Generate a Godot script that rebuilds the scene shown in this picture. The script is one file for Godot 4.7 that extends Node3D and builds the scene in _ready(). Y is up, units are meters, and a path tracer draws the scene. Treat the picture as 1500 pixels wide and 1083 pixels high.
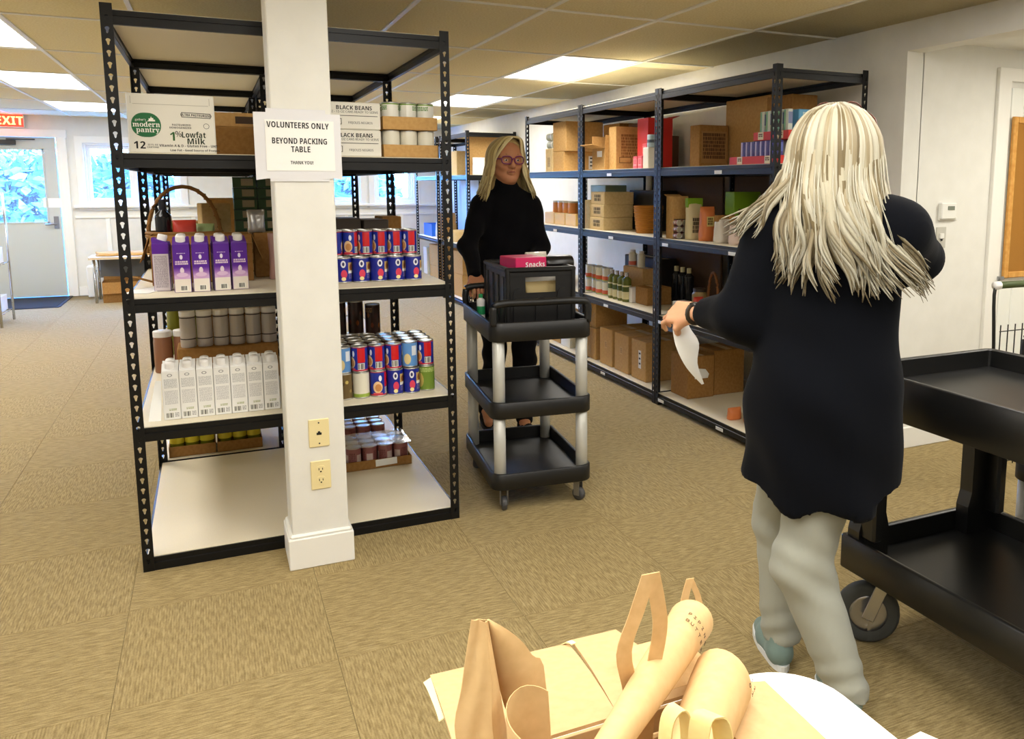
extends Node3D
# A food pantry room: steel racks of groceries, carts, two volunteers, a packing table in front.

const CEIL := 2.295
const WX := 3.31          # right wall
const BZ := -12.65        # back wall
var mats := {}
var meshes := {}
var taken := {}
var rng := RandomNumberGenerator.new()

# ---------------------------------------------------------------- scene objects
func numbered(n: String) -> String:
	taken[n] = taken.get(n, -1) + 1
	return n if taken[n] == 0 else "%s_%03d" % [n, taken[n]]

func tag(o: Node, label: String, category: String, group := "", kind := "") -> Node:
	o.set_meta("label", label)
	if category: o.set_meta("category", category)
	if group: o.set_meta("group", group)
	if kind: o.set_meta("kind", kind)
	return o

func thing(n: String, label: String, category: String, at := Vector3.ZERO, turn := 0.0, group := "") -> Node3D:
	var o := Node3D.new()
	o.name = numbered(n)
	add_child(o)
	o.position = at
	o.rotation.y = turn
	tag(o, label, category, group)
	return o

func part(o: Node, n: String, m: Mesh, mt: Material, at := Vector3.ZERO, rot := Vector3.ZERO) -> MeshInstance3D:
	var p := MeshInstance3D.new()
	p.name = n
	p.mesh = m
	p.material_override = mt
	p.position = at
	p.rotation = rot
	o.add_child(p, true)
	return p

func struct(n: String, label: String, category: String, m: Mesh, mt: Material, at := Vector3.ZERO) -> MeshInstance3D:
	var p := MeshInstance3D.new()
	p.name = n
	p.mesh = m
	p.material_override = mt
	p.position = at
	add_child(p, true)
	tag(p, label, category, "", "structure")
	return p

func copy(src: Node3D, label: String, at: Vector3, turn := 0.0) -> Node3D:
	var c: Node3D = src.duplicate()
	var base: String = src.name
	if base.length() > 4 and base[-4] == "_" and base.right(3).is_valid_int(): base = base.left(-4)
	c.name = numbered(base)
	add_child(c)
	c.position = at
	c.rotation = Vector3(0, turn, 0)
	c.set_meta("label", label)
	return c

# ---------------------------------------------------------------- materials
func mat(k: String, col := Color.WHITE, rough := 0.7, metal := 0.0, spec := 0.5) -> StandardMaterial3D:
	if mats.has(k): return mats[k]
	var m := StandardMaterial3D.new()
	m.resource_name = k
	m.albedo_color = col
	m.roughness = rough
	m.metallic = metal
	m.metallic_specular = spec
	mats[k] = m
	return m

func rgb(r: int, g: int, b: int) -> Color:
	return Color(r / 255.0, g / 255.0, b / 255.0)

func noise_tex(sz: int, freq: float, lo: Color, hi: Color, sd: int, oct := 4, normal := false) -> NoiseTexture2D:
	var n := FastNoiseLite.new()
	n.seed = sd
	n.frequency = freq
	n.fractal_octaves = oct
	var t := NoiseTexture2D.new()
	t.width = sz; t.height = sz
	t.seamless = true
	t.noise = n
	if normal:
		t.as_normal_map = true
		t.bump_strength = 4.0
	else:
		var g := Gradient.new()
		g.set_color(0, lo); g.set_color(1, hi)
		t.color_ramp = g
	return t

func grain(k: String, a: Color, b: Color, rough: float, freq: float, scale: float, sd: int, spec := 0.4) -> StandardMaterial3D:
	if mats.has(k): return mats[k]
	var m := mat(k, Color.WHITE, rough, 0.0, spec)
	m.albedo_texture = noise_tex(256, freq, a, b, sd)
	m.uv1_triplanar = true
	m.uv1_scale = Vector3.ONE * scale
	return m

func img_mat(k: String, im: Image, rough := 0.6, spec := 0.4) -> StandardMaterial3D:
	if mats.has(k): return mats[k]
	var m := mat(k, Color.WHITE, rough, 0.0, spec)
	m.albedo_texture = ImageTexture.create_from_image(im)
	return m

func canvas(w: int, h: int, c: Color) -> Image:
	var im := Image.create(w, h, false, Image.FORMAT_RGB8)
	im.fill(c)
	return im

func disc(im: Image, cx: float, cy: float, rx: float, ry: float, c: Color) -> void:
	for y in range(maxi(0, int(cy - ry)), mini(im.get_height(), int(cy + ry) + 1)):
		for x in range(maxi(0, int(cx - rx)), mini(im.get_width(), int(cx + rx) + 1)):
			var d := Vector2((x + .5 - cx) / rx, (y + .5 - cy) / ry)
			if d.length_squared() <= 1.0: im.set_pixel(x, y, c)

func fine_print(im: Image, r: Rect2i, c: Color, line := 3, sd := 1) -> void:   # lines of text too small to read
	var g := RandomNumberGenerator.new()
	g.seed = sd
	var y := r.position.y
	while y + line - 1 <= r.end.y:
		var x := r.position.x
		while x < r.end.x:
			var w := g.randi_range(2, 7)
			im.fill_rect(Rect2i(x, y, mini(w, r.end.x - x), maxi(1, line - 2)).intersection(Rect2i(0, 0, im.get_width(), im.get_height())), c)
			x += w + g.randi_range(1, 2)
		y += line

func bars(im: Image, r: Rect2i, sd := 1) -> void:                              # a bar code
	var g := RandomNumberGenerator.new()
	g.seed = sd
	im.fill_rect(r.grow(2).intersection(Rect2i(0, 0, im.get_width(), im.get_height())), Color(.93, .93, .9))
	var x := r.position.x
	while x < r.end.x:
		var w := g.randi_range(1, 2)
		im.fill_rect(Rect2i(x, r.position.y, w, r.size.y), Color(.08, .08, .08))
		x += w + g.randi_range(1, 3)

# ---------------------------------------------------------------- shapes (corners given counter-clockwise as seen from outside)
func begin(smooth := false) -> SurfaceTool:
	var st := SurfaceTool.new()
	st.begin(Mesh.PRIMITIVE_TRIANGLES)
	st.set_smooth_group(0 if smooth else -1)
	return st

func tri(st: SurfaceTool, a: Vector3, b: Vector3, c: Vector3) -> void:
	st.add_vertex(a); st.add_vertex(c); st.add_vertex(b)

func quad(st: SurfaceTool, a: Vector3, b: Vector3, c: Vector3, d: Vector3) -> void:
	tri(st, a, b, c); tri(st, a, c, d)

func quad_uv(st: SurfaceTool, a: Vector3, b: Vector3, c: Vector3, d: Vector3, u0 := Vector2(0, 1), u1 := Vector2(1, 1), u2 := Vector2(1, 0), u3 := Vector2(0, 0)) -> void:
	for q in [[a, u0], [c, u2], [b, u1], [a, u0], [d, u3], [c, u2]]:
		st.set_uv(q[1]); st.add_vertex(q[0])

func done(st: SurfaceTool) -> ArrayMesh:
	st.generate_normals()
	return st.commit()

func add_box(st: SurfaceTool, c: Vector3, s: Vector3, b := 0.0, basis := Basis.IDENTITY) -> void:
	var h := s / 2.0
	b = minf(b, minf(h.x, minf(h.y, h.z)) * 0.9)
	var p := func(x: float, y: float, z: float) -> Vector3: return c + basis * Vector3(x, y, z)
	for ax in 3:
		for sg in [-1.0, 1.0]:
			var u := (ax + 1) % 3
			var v := (ax + 2) % 3
			var q := []
			for k in [[-1, -1], [1, -1], [1, 1], [-1, 1]]:
				var e := Vector3.ZERO
				e[ax] = sg * h[ax]
				e[u] = k[0] * (h[u] - b)
				e[v] = k[1] * (h[v] - b)
				q.append(c + basis * e)
			if sg > 0: quad(st, q[0], q[1], q[2], q[3])
			else: quad(st, q[3], q[2], q[1], q[0])
	if b <= 0.0: return
	for ax in 3:
		var u := (ax + 1) % 3
		var v := (ax + 2) % 3
		for su in [-1.0, 1.0]:
			for sv in [-1.0, 1.0]:
				var e := [Vector3.ZERO, Vector3.ZERO, Vector3.ZERO, Vector3.ZERO]
				for i in 4:
					e[i][ax] = (h[ax] - b) * (-1 if i in [0, 3] else 1)
					e[i][u] = su * (h[u] - (0.0 if i < 2 else b))
					e[i][v] = sv * (h[v] - (b if i < 2 else 0.0))
				for i in 4: e[i] = c + basis * e[i]
				if su * sv > 0: quad(st, e[0], e[1], e[2], e[3])
				else: quad(st, e[3], e[2], e[1], e[0])
	for sx in [-1.0, 1.0]:
		for sy in [-1.0, 1.0]:
			for sz in [-1.0, 1.0]:
				var a: Vector3 = p.call(sx * h.x, sy * (h.y - b), sz * (h.z - b))
				var d: Vector3 = p.call(sx * (h.x - b), sy * h.y, sz * (h.z - b))
				var e: Vector3 = p.call(sx * (h.x - b), sy * (h.y - b), sz * h.z)
				if sx * sy * sz > 0: tri(st, a, d, e)
				else: tri(st, a, e, d)

func box(s: Vector3, b := 0.003) -> Mesh:
	var k := "box%.4f %.4f %.4f %.4f" % [s.x, s.y, s.z, b]
	if not meshes.has(k):
		var st := begin()
		add_box(st, Vector3.ZERO, s, b)
		meshes[k] = done(st)
	return meshes[k]

func boxes(list: Array, b := 0.002) -> Mesh:       # [[centre, size], ...] joined as one part
	var st := begin()
	for q in list: add_box(st, q[0], q[1], b)
	return done(st)

func sheet(w: float, h: float) -> Mesh:           # a sheet of paper facing +z, 0.4 mm thick, its print on the front
	var k := "sheet%.4f %.4f" % [w, h]
	if not meshes.has(k):
		var st := begin()
		var x := w / 2; var y := h / 2; var z := 0.0004
		quad_uv(st, Vector3(-x, -y, z), Vector3(x, -y, z), Vector3(x, y, z), Vector3(-x, y, z))
		quad_uv(st, Vector3(x, -y, 0), Vector3(-x, -y, 0), Vector3(-x, y, 0), Vector3(x, y, 0))
		for e in [[Vector3(-x, -y, 0), Vector3(x, -y, 0)], [Vector3(x, -y, 0), Vector3(x, y, 0)], [Vector3(x, y, 0), Vector3(-x, y, 0)], [Vector3(-x, y, 0), Vector3(-x, -y, 0)]]:
			var up := Vector3(0, 0, z)
			quad_uv(st, e[0], e[1], e[1] + up, e[0] + up, Vector2.ZERO, Vector2.ZERO, Vector2.ZERO, Vector2.ZERO)
		meshes[k] = done(st)
	return meshes[k]

func lathe(prof: Array, n := 24, smooth := true) -> Mesh:       # [radius, height] from bottom to top, round the y axis; u round it, v down it
	var st := begin(smooth)
	var top: float = prof[-1][1]
	var low: float = prof[0][1]
	for i in prof.size() - 1:
		var r0: float = prof[i][0]; var y0: float = prof[i][1]
		var r1: float = prof[i + 1][0]; var y1: float = prof[i + 1][1]
		if absf(r0 - r1) < 1e-6 and absf(y0 - y1) < 1e-6: continue
		if prof[i].size() > 2 or not smooth: st.set_smooth_group(-1)
		else: st.set_smooth_group(i if prof[i].size() > 3 else 0)
		for j in n:
			var a0 := TAU * j / n; var a1 := TAU * (j + 1) / n
			var A := Vector3(sin(a0) * r0, y0, cos(a0) * r0); var B := Vector3(sin(a1) * r0, y0, cos(a1) * r0)
			var C := Vector3(sin(a1) * r1, y1, cos(a1) * r1); var D := Vector3(sin(a0) * r1, y1, cos(a0) * r1)
			var v0 := (top - y0) / maxf(top - low, 1e-6); var v1 := (top - y1) / maxf(top - low, 1e-6)
			var u0 := float(j) / n; var u1 := float(j + 1) / n
			if r0 < 1e-6:
				for q in [[A, u0, v0], [D, u0, v1], [C, u1, v1]]:
					st.set_uv(Vector2(q[1], q[2])); st.add_vertex(q[0])
			elif r1 < 1e-6:
				for q in [[A, u0, v0], [C, u1, v1], [B, u1, v0]]:
					st.set_uv(Vector2(q[1], q[2])); st.add_vertex(q[0])
			else:
				quad_uv(st, A, B, C, D, Vector2(u0, v0), Vector2(u1, v0), Vector2(u1, v1), Vector2(u0, v1))
	return done(st)

func add_tube(st: SurfaceTool, pts: Array, rad: Array, n := 8, flat := 1.0, side := Vector3.ZERO, caps := true) -> void:   # a rod along pts; flat < 1 squashes it across «side»
	var rings := []
	for i in pts.size():
		var t: Vector3 = (pts[mini(i + 1, pts.size() - 1)] - pts[maxi(i - 1, 0)]).normalized()
		var ref := side if side != Vector3.ZERO else (Vector3.UP if absf(t.y) < 0.9 else Vector3.RIGHT)
		var b := t.cross(ref).normalized()
		var c := b.cross(t).normalized()
		var ring := []
		for j in n:
			var a := TAU * j / n
			var r: float = rad[i] if rad.size() > 1 else rad[0]
			ring.append(pts[i] + b * cos(a) * r + c * sin(a) * r * flat)
		rings.append(ring)
	for i in rings.size() - 1:
		for j in n:
			var k := (j + 1) % n
			quad(st, rings[i][j], rings[i][k], rings[i + 1][k], rings[i + 1][j])
	if caps:
		for j in range(1, n - 1):
			tri(st, rings[0][0], rings[0][j + 1], rings[0][j])
			tri(st, rings[-1][0], rings[-1][j], rings[-1][j + 1])

func tube(pts: Array, rad: Array, n := 8, flat := 1.0, side := Vector3.ZERO) -> Mesh:
	var st := begin(true)
	add_tube(st, pts, rad, n, flat, side)
	return done(st)

func smooth_path(pts: Array, per := 6) -> Array:
	var out := []
	for i in pts.size() - 1:
		var a: Vector3 = pts[maxi(i - 1, 0)]; var b: Vector3 = pts[i]; var c: Vector3 = pts[i + 1]; var d: Vector3 = pts[mini(i + 2, pts.size() - 1)]
		for k in per: out.append(b.cubic_interpolate(c, a, d, float(k) / per))
	out.append(pts[-1])
	return out

func prism(poly: PackedVector2Array, depth: float, smooth := false) -> Mesh:    # an outline in x-y with thickness along z, centred on z = 0
	var st := begin()
	if Geometry2D.is_polygon_clockwise(poly): poly.reverse()
	var idx := Geometry2D.triangulate_polygon(poly)
	var z := depth / 2
	for i in range(0, idx.size(), 3):
		var a := poly[idx[i]]; var b := poly[idx[i + 1]]; var c := poly[idx[i + 2]]
		if (b - a).cross(c - a) < 0:
			var t := b; b = c; c = t
		tri(st, Vector3(a.x, a.y, z), Vector3(b.x, b.y, z), Vector3(c.x, c.y, z))
		tri(st, Vector3(a.x, a.y, -z), Vector3(c.x, c.y, -z), Vector3(b.x, b.y, -z))
	if smooth: st.set_smooth_group(1)
	for i in poly.size():
		var a := poly[i]; var b := poly[(i + 1) % poly.size()]
		quad(st, Vector3(a.x, a.y, -z), Vector3(b.x, b.y, -z), Vector3(b.x, b.y, z), Vector3(a.x, a.y, z))
	return done(st)

func round_rect(w: float, h: float, r: float, n := 6) -> PackedVector2Array:
	var p := PackedVector2Array()
	for q in [[1, 1, 0], [-1, 1, 1], [-1, -1, 2], [1, -1, 3]]:
		for i in n + 1:
			var a: float = (q[2] + float(i) / n) * PI / 2
			p.append(Vector2(q[0] * (w / 2 - r), q[1] * (h / 2 - r)) + Vector2(cos(a), sin(a)) * r)
	return p

func patch(grid: Array, thick := 0.0006, smooth := true) -> Mesh:          # a sheet through rows of points, with thickness
	var st := begin(smooth)
	var rows := grid.size(); var cols: int = grid[0].size()
	var nrm := []
	for i in rows:
		var rr := []
		for j in cols:
			var du: Vector3 = grid[i][mini(j + 1, cols - 1)] - grid[i][maxi(j - 1, 0)]
			var dv: Vector3 = grid[mini(i + 1, rows - 1)][j] - grid[maxi(i - 1, 0)][j]
			rr.append(du.cross(dv).normalized() * thick / 2)
		nrm.append(rr)
	for i in rows - 1:
		for j in cols - 1:
			var f := func(a: int, b: int, s: float) -> Vector3: return grid[a][b] + nrm[a][b] * s
			st.set_smooth_group(1 if smooth else -1)
			quad(st, f.call(i, j, 1), f.call(i, j + 1, 1), f.call(i + 1, j + 1, 1), f.call(i + 1, j, 1))
			st.set_smooth_group(2 if smooth else -1)
			quad(st, f.call(i + 1, j, -1), f.call(i + 1, j + 1, -1), f.call(i, j + 1, -1), f.call(i, j, -1))
	st.set_smooth_group(-1)
	var edge := []
	for j in cols: edge.append([0, j])
	for i in range(1, rows): edge.append([i, cols - 1])
	for j in range(cols - 2, -1, -1): edge.append([rows - 1, j])
	for i in range(rows - 2, 0, -1): edge.append([i, 0])
	for e in edge.size():
		var a: Array = edge[e]; var b: Array = edge[(e + 1) % edge.size()]
		var A: Vector3 = grid[a[0]][a[1]]; var B: Vector3 = grid[b[0]][b[1]]
		var na: Vector3 = nrm[a[0]][a[1]]; var nb: Vector3 = nrm[b[0]][b[1]]
		quad(st, A - na, B - nb, B + nb, A + na)
	return done(st)

var fonts := {}
func text_mesh(s: String, height: float, bold := true, family := "Droid Sans", depth := 0.0005) -> TextMesh:
	if not fonts.has(family + str(bold)):
		var f := SystemFont.new()
		f.font_names = PackedStringArray([family])
		f.font_weight = 700 if bold else 400
		fonts[family + str(bold)] = f
	var t := TextMesh.new()
	t.text = s
	t.font = fonts[family + str(bold)]
	t.font_size = 32
	t.pixel_size = height / 23.0
	t.depth = depth
	t.curve_step = 2.0
	return t

func lettering(o: Node, s: String, height: float, mt: Material, at: Vector3, rot := Vector3.ZERO, bold := true, family := "Droid Sans", squeeze := 1.0) -> MeshInstance3D:
	var p := part(o, "lettering", text_mesh(s, height, bold, family), mt, at, rot)
	p.scale = Vector3(squeeze, 1, 1)
	return p

# ================================================================ the scene
func _ready() -> void:
	rng.seed = 11
	var cam := Camera3D.new()
	cam.name = "camera"
	cam.projection = Camera3D.PROJECTION_FRUSTUM
	cam.near = 0.05
	cam.far = 120.0
	# focal length 1211.9 px of a 1500 x 1083 frame; the photograph is a crop, so its optical centre lies at (894.4, 440.7)
	cam.size = 1083.0 / 1211.9 * cam.near
	cam.frustum_offset = Vector2((750.0 - 894.4) / 1211.9, (440.7 - 541.5) / 1211.9) * cam.near
	add_child(cam)
	cam.position = Vector3(0, 1.45, 0)
	cam.rotation_order = EULER_ORDER_YXZ
	cam.rotation = Vector3(-0.138459, -0.449936, 0.003535)
	cam.current = true

	var we := WorldEnvironment.new()
	we.name = "world"
	var e := Environment.new()
	e.background_mode = Environment.BG_SKY
	var sky := Sky.new()
	var sm := ProceduralSkyMaterial.new()
	sm.sky_top_color = rgb(60, 130, 235)
	sm.sky_horizon_color = rgb(110, 180, 250)
	sm.ground_bottom_color = rgb(60, 90, 120)
	sm.ground_horizon_color = rgb(110, 150, 190)
	sm.sky_energy_multiplier = SKY_E
	sm.ground_energy_multiplier = SKY_E * 0.7
	sky.sky_material = sm
	e.sky = sky
	e.tonemap_mode = Environment.TONE_MAPPER_LINEAR
	e.tonemap_exposure = 2.12
	e.sdfgi_enabled = true
	e.ssao_enabled = true
	e.ssil_enabled = true
	we.environment = e
	add_child(we)

	common_materials()
	build_room()
	build_lights()
	build_racks()
	build_main_groceries()
	build_side_groceries()
	build_back_corner()
	build_carts()
	build_packing_table()
	build_people()

const SKY_E := 5.5
const LIGHT_E := 1.3

func common_materials() -> void:
	mat("cap white", rgb(240, 238, 236), 0.4)
	mat("paper", rgb(244, 244, 240), 0.8)
	mat("ink", rgb(20, 18, 24), 0.8)
	mat("white trim", rgb(240, 239, 233), 0.45)
	mat("tag white", rgb(240, 240, 232), 0.5)
	mat("black hole", rgb(12, 12, 12), 0.7)
	mat("grey ink", rgb(110, 108, 104), 0.8)

# ================================================================ room
func carpet_image(v: int) -> Image:
	var n := FastNoiseLite.new()
	n.seed = 40 + v
	n.frequency = 0.012
	n.fractal_octaves = 3
	var n2 := FastNoiseLite.new()
	n2.seed = 90 + v
	n2.frequency = 0.05
	var g := RandomNumberGenerator.new()
	g.seed = 7 + v
	var sz := 300
	var im := Image.create(sz, sz, false, Image.FORMAT_RGB8)
	for x in sz:
		var rib := 0.5 + 0.5 * cos(x * TAU / 4.0)                 # ribs of the loop pile run along the tile
		for y in sz:
			var streak := n.get_noise_2d(x * 16.0, y * 2.2)          # darker dashes along the ribs
			var s2 := n2.get_noise_2d(x * 6.0, y * 0.8)
			var t := 0.62 + 0.16 * (rib - 0.5) + 0.3 * streak + 0.2 * s2 + g.randf_range(-0.09, 0.09)
			t = clampf(t, 0.0, 1.0)
			im.set_pixel(x, y, rgb(98, 82, 48).lerp(rgb(186, 166, 120), t))
	return im

func floor_tile_mesh(s: float) -> Mesh:
	var st := begin()
	var h := s / 2 - 0.0004; var b := 0.0012; var t := 0.006
	quad_uv(st, Vector3(-h + b, 0, h - b), Vector3(h - b, 0, h - b), Vector3(h - b, 0, -h + b), Vector3(-h + b, 0, -h + b))
	for k in 4:
		var r := Basis(Vector3.UP, k * PI / 2)
		var z := Vector2.ZERO
		quad_uv(st, r * Vector3(-h, -b, h), r * Vector3(h, -b, h), r * Vector3(h - b, 0, h - b), r * Vector3(-h + b, 0, h - b), z, Vector2(1, 0), Vector2(1, 0.02), Vector2(0, 0.02))
		quad_uv(st, r * Vector3(-h, -t, h), r * Vector3(h, -t, h), r * Vector3(h, -b, h), r * Vector3(-h, -b, h), z, Vector2(1, 0), Vector2(1, 0.02), Vector2(0, 0.02))
	return done(st)

func build_room() -> void:
	var wall := grain("wall paint", rgb(232, 231, 225), rgb(226, 225, 218), 0.75, 0.02, 1.2, 3, 0.3)
	var trim := mat("white trim", rgb(240, 239, 233), 0.45)
	# floor: slab and quarter-turned carpet tiles
	var fl := struct("floor", "tan carpet tiles laid quarter-turned over the whole room", "floor", box(Vector3(9.6, 0.1, 15.2), 0.0), mat("carpet backing", rgb(130, 112, 72), 0.95), Vector3(0.2, -0.056, -5.1))
	var T := 0.605
	var tile := floor_tile_mesh(T)
	var cm := []
	for v in 3:
		var m := img_mat("carpet %d" % v, carpet_image(v), 0.95, 0.15)
		m.rim_enabled = true
		m.rim = 0.15
		cm.append(m)
	for ix in range(-7, 8):
		for iz in range(-2, 17):
			var x := 0.28 + (ix - 0.5) * T
			var z := -2.5 + 0.5 * T - iz * T
			if x > 5.0 or x < -3.9 or z < BZ + 0.3 or (x > 3.45 and z < -3.55): continue
			var turn: int = ((ix + iz + 1) % 2 + 2) % 2
			part(fl, "carpet_tile", tile, cm[rng.randi() % 3], Vector3(x - 0.2, 0.056, z + 5.1), Vector3(0, turn * PI / 2 + (PI if rng.randf() < 0.5 else 0.0), 0))

	# ceiling: T-bar grid with lay-in panels
	var cl := struct("ceiling", "suspended ceiling of tan panels in a white metal grid", "ceiling", box(Vector3(8.4, 0.1, 15.2), 0.0), mat("plenum", rgb(150, 140, 110), 0.9), Vector3(-0.4, CEIL + 0.09, -5.1))
	var pm := grain("ceiling panel", rgb(248, 238, 206), rgb(226, 212, 170), 0.95, 0.12, 2.2, 12, 0.1)
	var PX := 0.607; var PZ := 1.295
	var panel := box(Vector3(PX - 0.02, 0.015, PZ - 0.02), 0.003)
	for ix in range(-8, 4):
		for iz in range(-4, 7):
			var c := Vector3(0.922 + (ix + 0.5) * PX, CEIL + 0.009, -3.885 - (iz + 0.5) * PZ)
			if c.z < BZ or c.z > 2.2 or c.x > 3.2: continue
			if is_lamp(ix, iz): continue
			part(cl, "ceiling_panel", panel, pm, c - cl.position)
	var last := box(Vector3(WX - 2.75, 0.015, PZ - 0.02), 0.003)
	for iz in range(-4, 7):
		part(cl, "ceiling_panel", box(Vector3(WX - 2.755, 0.015, PZ - 0.02), 0.003) if false else last, pm, Vector3((WX + 2.75) / 2 + 0.004, CEIL + 0.009, -3.885 - (iz + 0.5) * PZ) - cl.position)
	for ix in range(-8, 4):
		part(cl, "grid_bar", box(Vector3(0.024, 0.012, 15.0), 0.002), trim, Vector3(0.922 + ix * PX, CEIL, -5.1) - cl.position)
	for iz in range(-4, 7):
		part(cl, "grid_bar", box(Vector3(7.6, 0.011, 0.024), 0.002), trim, Vector3(-0.45, CEIL + 0.0005, -3.885 - iz * PZ) - cl.position)

	# back wall with door and windows cut out
	var holes := [[-2.63, -1.70, 0.0, 2.03], [-1.42, -0.33, 1.19, 1.97], [1.13, 2.02, 1.19, 1.97], [2.22, 2.80, 1.19, 1.97]]
	var parts := []
	var xs := [-4.0]
	for h in holes: xs.append(h[0]); xs.append(h[1])
	xs.append(WX + 0.12)
	for i in xs.size() - 1:
		if i % 2 == 0:
			parts.append([Vector3((xs[i] + xs[i + 1]) / 2, 1.2, BZ - 0.08), Vector3(xs[i + 1] - xs[i], 2.4, 0.16)])
		else:
			var h: Array = holes[(i - 1) / 2]
			parts.append([Vector3((h[0] + h[1]) / 2, (h[3] + 2.4) / 2, BZ - 0.08), Vector3(h[1] - h[0], 2.4 - h[3], 0.16)])
			if h[2] > 0: parts.append([Vector3((h[0] + h[1]) / 2, h[2] / 2, BZ - 0.08), Vector3(h[1] - h[0], h[2], 0.16)])
	struct("wall_back", "white far wall with a door and low windows", "wall", boxes(parts, 0.0), wall)
	struct("wall_right", "long white side wall behind the side racks", "wall", boxes([[Vector3(WX + 0.06, 1.2, (BZ - 3.32) / 2), Vector3(0.12, 2.4, -3.32 - BZ)], [Vector3(WX + 0.06, 2.147 + 0.12, -0.46), Vector3(0.12, 0.24, 5.72)]], 0.0), wall)
	struct("wall_left", "white side wall out of view on the window side", "wall", box(Vector3(0.12, 2.4, 15.2), 0.0), wall, Vector3(-4.06, 1.2, -5.1))
	struct("wall_front", "white wall behind the viewer", "wall", box(Vector3(9.4, 2.4, 0.12), 0.0), wall, Vector3(0.6, 1.2, 2.4))
	# alcove beyond the right opening
	struct("wall_alcove", "bright white wall of the alcove with the cork board door", "wall", boxes([[Vector3(4.25, 1.15, -3.38), Vector3(1.65, 2.3, 0.12)]], 0.0), wall)
	struct("wall_alcove_side", "white end wall of the alcove", "wall", box(Vector3(0.12, 2.3, 5.9), 0.0), wall, Vector3(5.06, 1.15, -0.5))
	struct("ceiling_alcove", "low plain white ceiling of the alcove", "ceiling", box(Vector3(1.8, 0.1, 5.9), 0.0), wall, Vector3(4.25, 2.258, -0.5))
	# skirting and sill trims
	struct("baseboard_right", "white skirting board under the side racks", "baseboard", box(Vector3(0.015, 0.11, -3.32 - BZ), 0.004), trim, Vector3(WX - 0.0075, 0.055, (BZ - 3.32) / 2))
	struct("baseboard_alcove", "white skirting board of the alcove wall", "baseboard", box(Vector3(0.69, 0.12, 0.018), 0.004), trim, Vector3(WX + 0.34, 0.06, -3.311))
	struct("baseboard_back", "white skirting board along the far wall", "baseboard", box(Vector3(4.88, 0.12, 0.018), 0.004), trim, Vector3(0.86, 0.06, BZ + 0.009))
	struct("trim_sill", "white window ledge running along the far wall", "trim", box(Vector3(4.86, 0.035, 0.07), 0.006), trim, Vector3(0.87, 1.155, BZ + 0.035))
	struct("trim_rail", "thin white rail under the window ledge", "trim", box(Vector3(4.86, 0.03, 0.02), 0.004), trim, Vector3(0.87, 1.02, BZ + 0.01))
	for i in 5:
		struct("trim_batten", "white upright batten on the far wall panelling", "trim", box(Vector3(0.05, 0.9, 0.014), 0.003), trim, Vector3([-1.2, -0.2, 0.9, 1.8, 2.6][i], 0.57, BZ + 0.007))

	# windows: casing, sashes, panes
	var glass := mat("window glass", Color(1, 1, 1, 0.06), 0.03)
	glass.transparency = BaseMaterial3D.TRANSPARENCY_ALPHA
	for i in range(1, 4):
		var h: Array = holes[i]
		var w: float = h[1] - h[0]; var hh: float = h[3] - h[2]
		var c := Vector3((h[0] + h[1]) / 2, (h[2] + h[3]) / 2, BZ)
		var fr := []
		for s in [-1, 1]:
			fr.append([Vector3(s * (w / 2 + 0.04), 0, 0.012), Vector3(0.09, hh + 0.17, 0.024)])
			fr.append([Vector3(0, s * (hh / 2 + 0.04), 0.013), Vector3(w, 0.09, 0.022)])
			fr.append([Vector3(s * (w / 2 - 0.015), 0, -0.08), Vector3(0.03, hh, 0.15)])
			fr.append([Vector3(0, s * (hh / 2 - 0.015), -0.08), Vector3(w - 0.06, 0.03, 0.15)])
		var wn := struct("window_%d" % i, ["white wide window beside the outside door", "white window seen between the rack posts right of the column", "white narrow window nearest the side wall"][i - 1], "window", boxes(fr, 0.003), trim, c)
		var n: int = 2 if i < 3 else 1
		for k in n:
			var sw := (w - 0.06) / n
			var sx := -w / 2 + 0.03 + sw * (k + 0.5)
			var sr := []
			for s in [-1, 1]:
				sr.append([Vector3(s * (sw / 2 - 0.022), 0, 0), Vector3(0.044, hh - 0.06, 0.04)])
				sr.append([Vector3(0, s * (hh / 2 - 0.052), 0), Vector3(sw - 0.088, 0.044, 0.04)])
			part(wn, "sash", boxes(sr, 0.003), trim, Vector3(sx, 0, -0.07))
			part(wn, "pane", box(Vector3(sw - 0.09, hh - 0.15, 0.004), 0.0), glass, Vector3(sx, 0, -0.07))

	# outside door
	var grey := mat("door grey", rgb(196, 200, 194), 0.5)
	var steel := mat("brushed steel", rgb(150, 152, 155), 0.35, 0.9)
	var dark := mat("dark fitting", rgb(60, 62, 66), 0.4, 0.6)
	var d := struct("door_1", "grey outside door with a large glazed upper half", "door", boxes([[Vector3(0, 0.475, 0), Vector3(0.9, 0.95, 0.045)], [Vector3(0, 1.945, 0), Vector3(0.9, 0.15, 0.045)], [Vector3(-0.385, 1.41, 0), Vector3(0.13, 0.92, 0.045)], [Vector3(0.385, 1.41, 0), Vector3(0.13, 0.92, 0.045)]], 0.003), grey, Vector3(-2.165, 0.005, BZ - 0.05))
	part(d, "door_pane", box(Vector3(0.64, 0.92, 0.008), 0.0), glass, Vector3(0, 1.41, 0))
	part(d, "glazing_bead", boxes([[Vector3(-0.31, 1.41, 0.024), Vector3(0.02, 0.94, 0.012)], [Vector3(0.31, 1.41, 0.024), Vector3(0.02, 0.94, 0.012)], [Vector3(0, 1.87, 0.024), Vector3(0.64, 0.02, 0.012)], [Vector3(0, 0.95, 0.024), Vector3(0.64, 0.02, 0.012)]]), grey)
	part(d, "door_handle", tube(smooth_path([Vector3(0.39, 0.93, 0.03), Vector3(0.39, 0.93, 0.07), Vector3(0.36, 0.93, 0.075), Vector3(0.28, 0.925, 0.075)]), [0.011], 8), steel)
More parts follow.
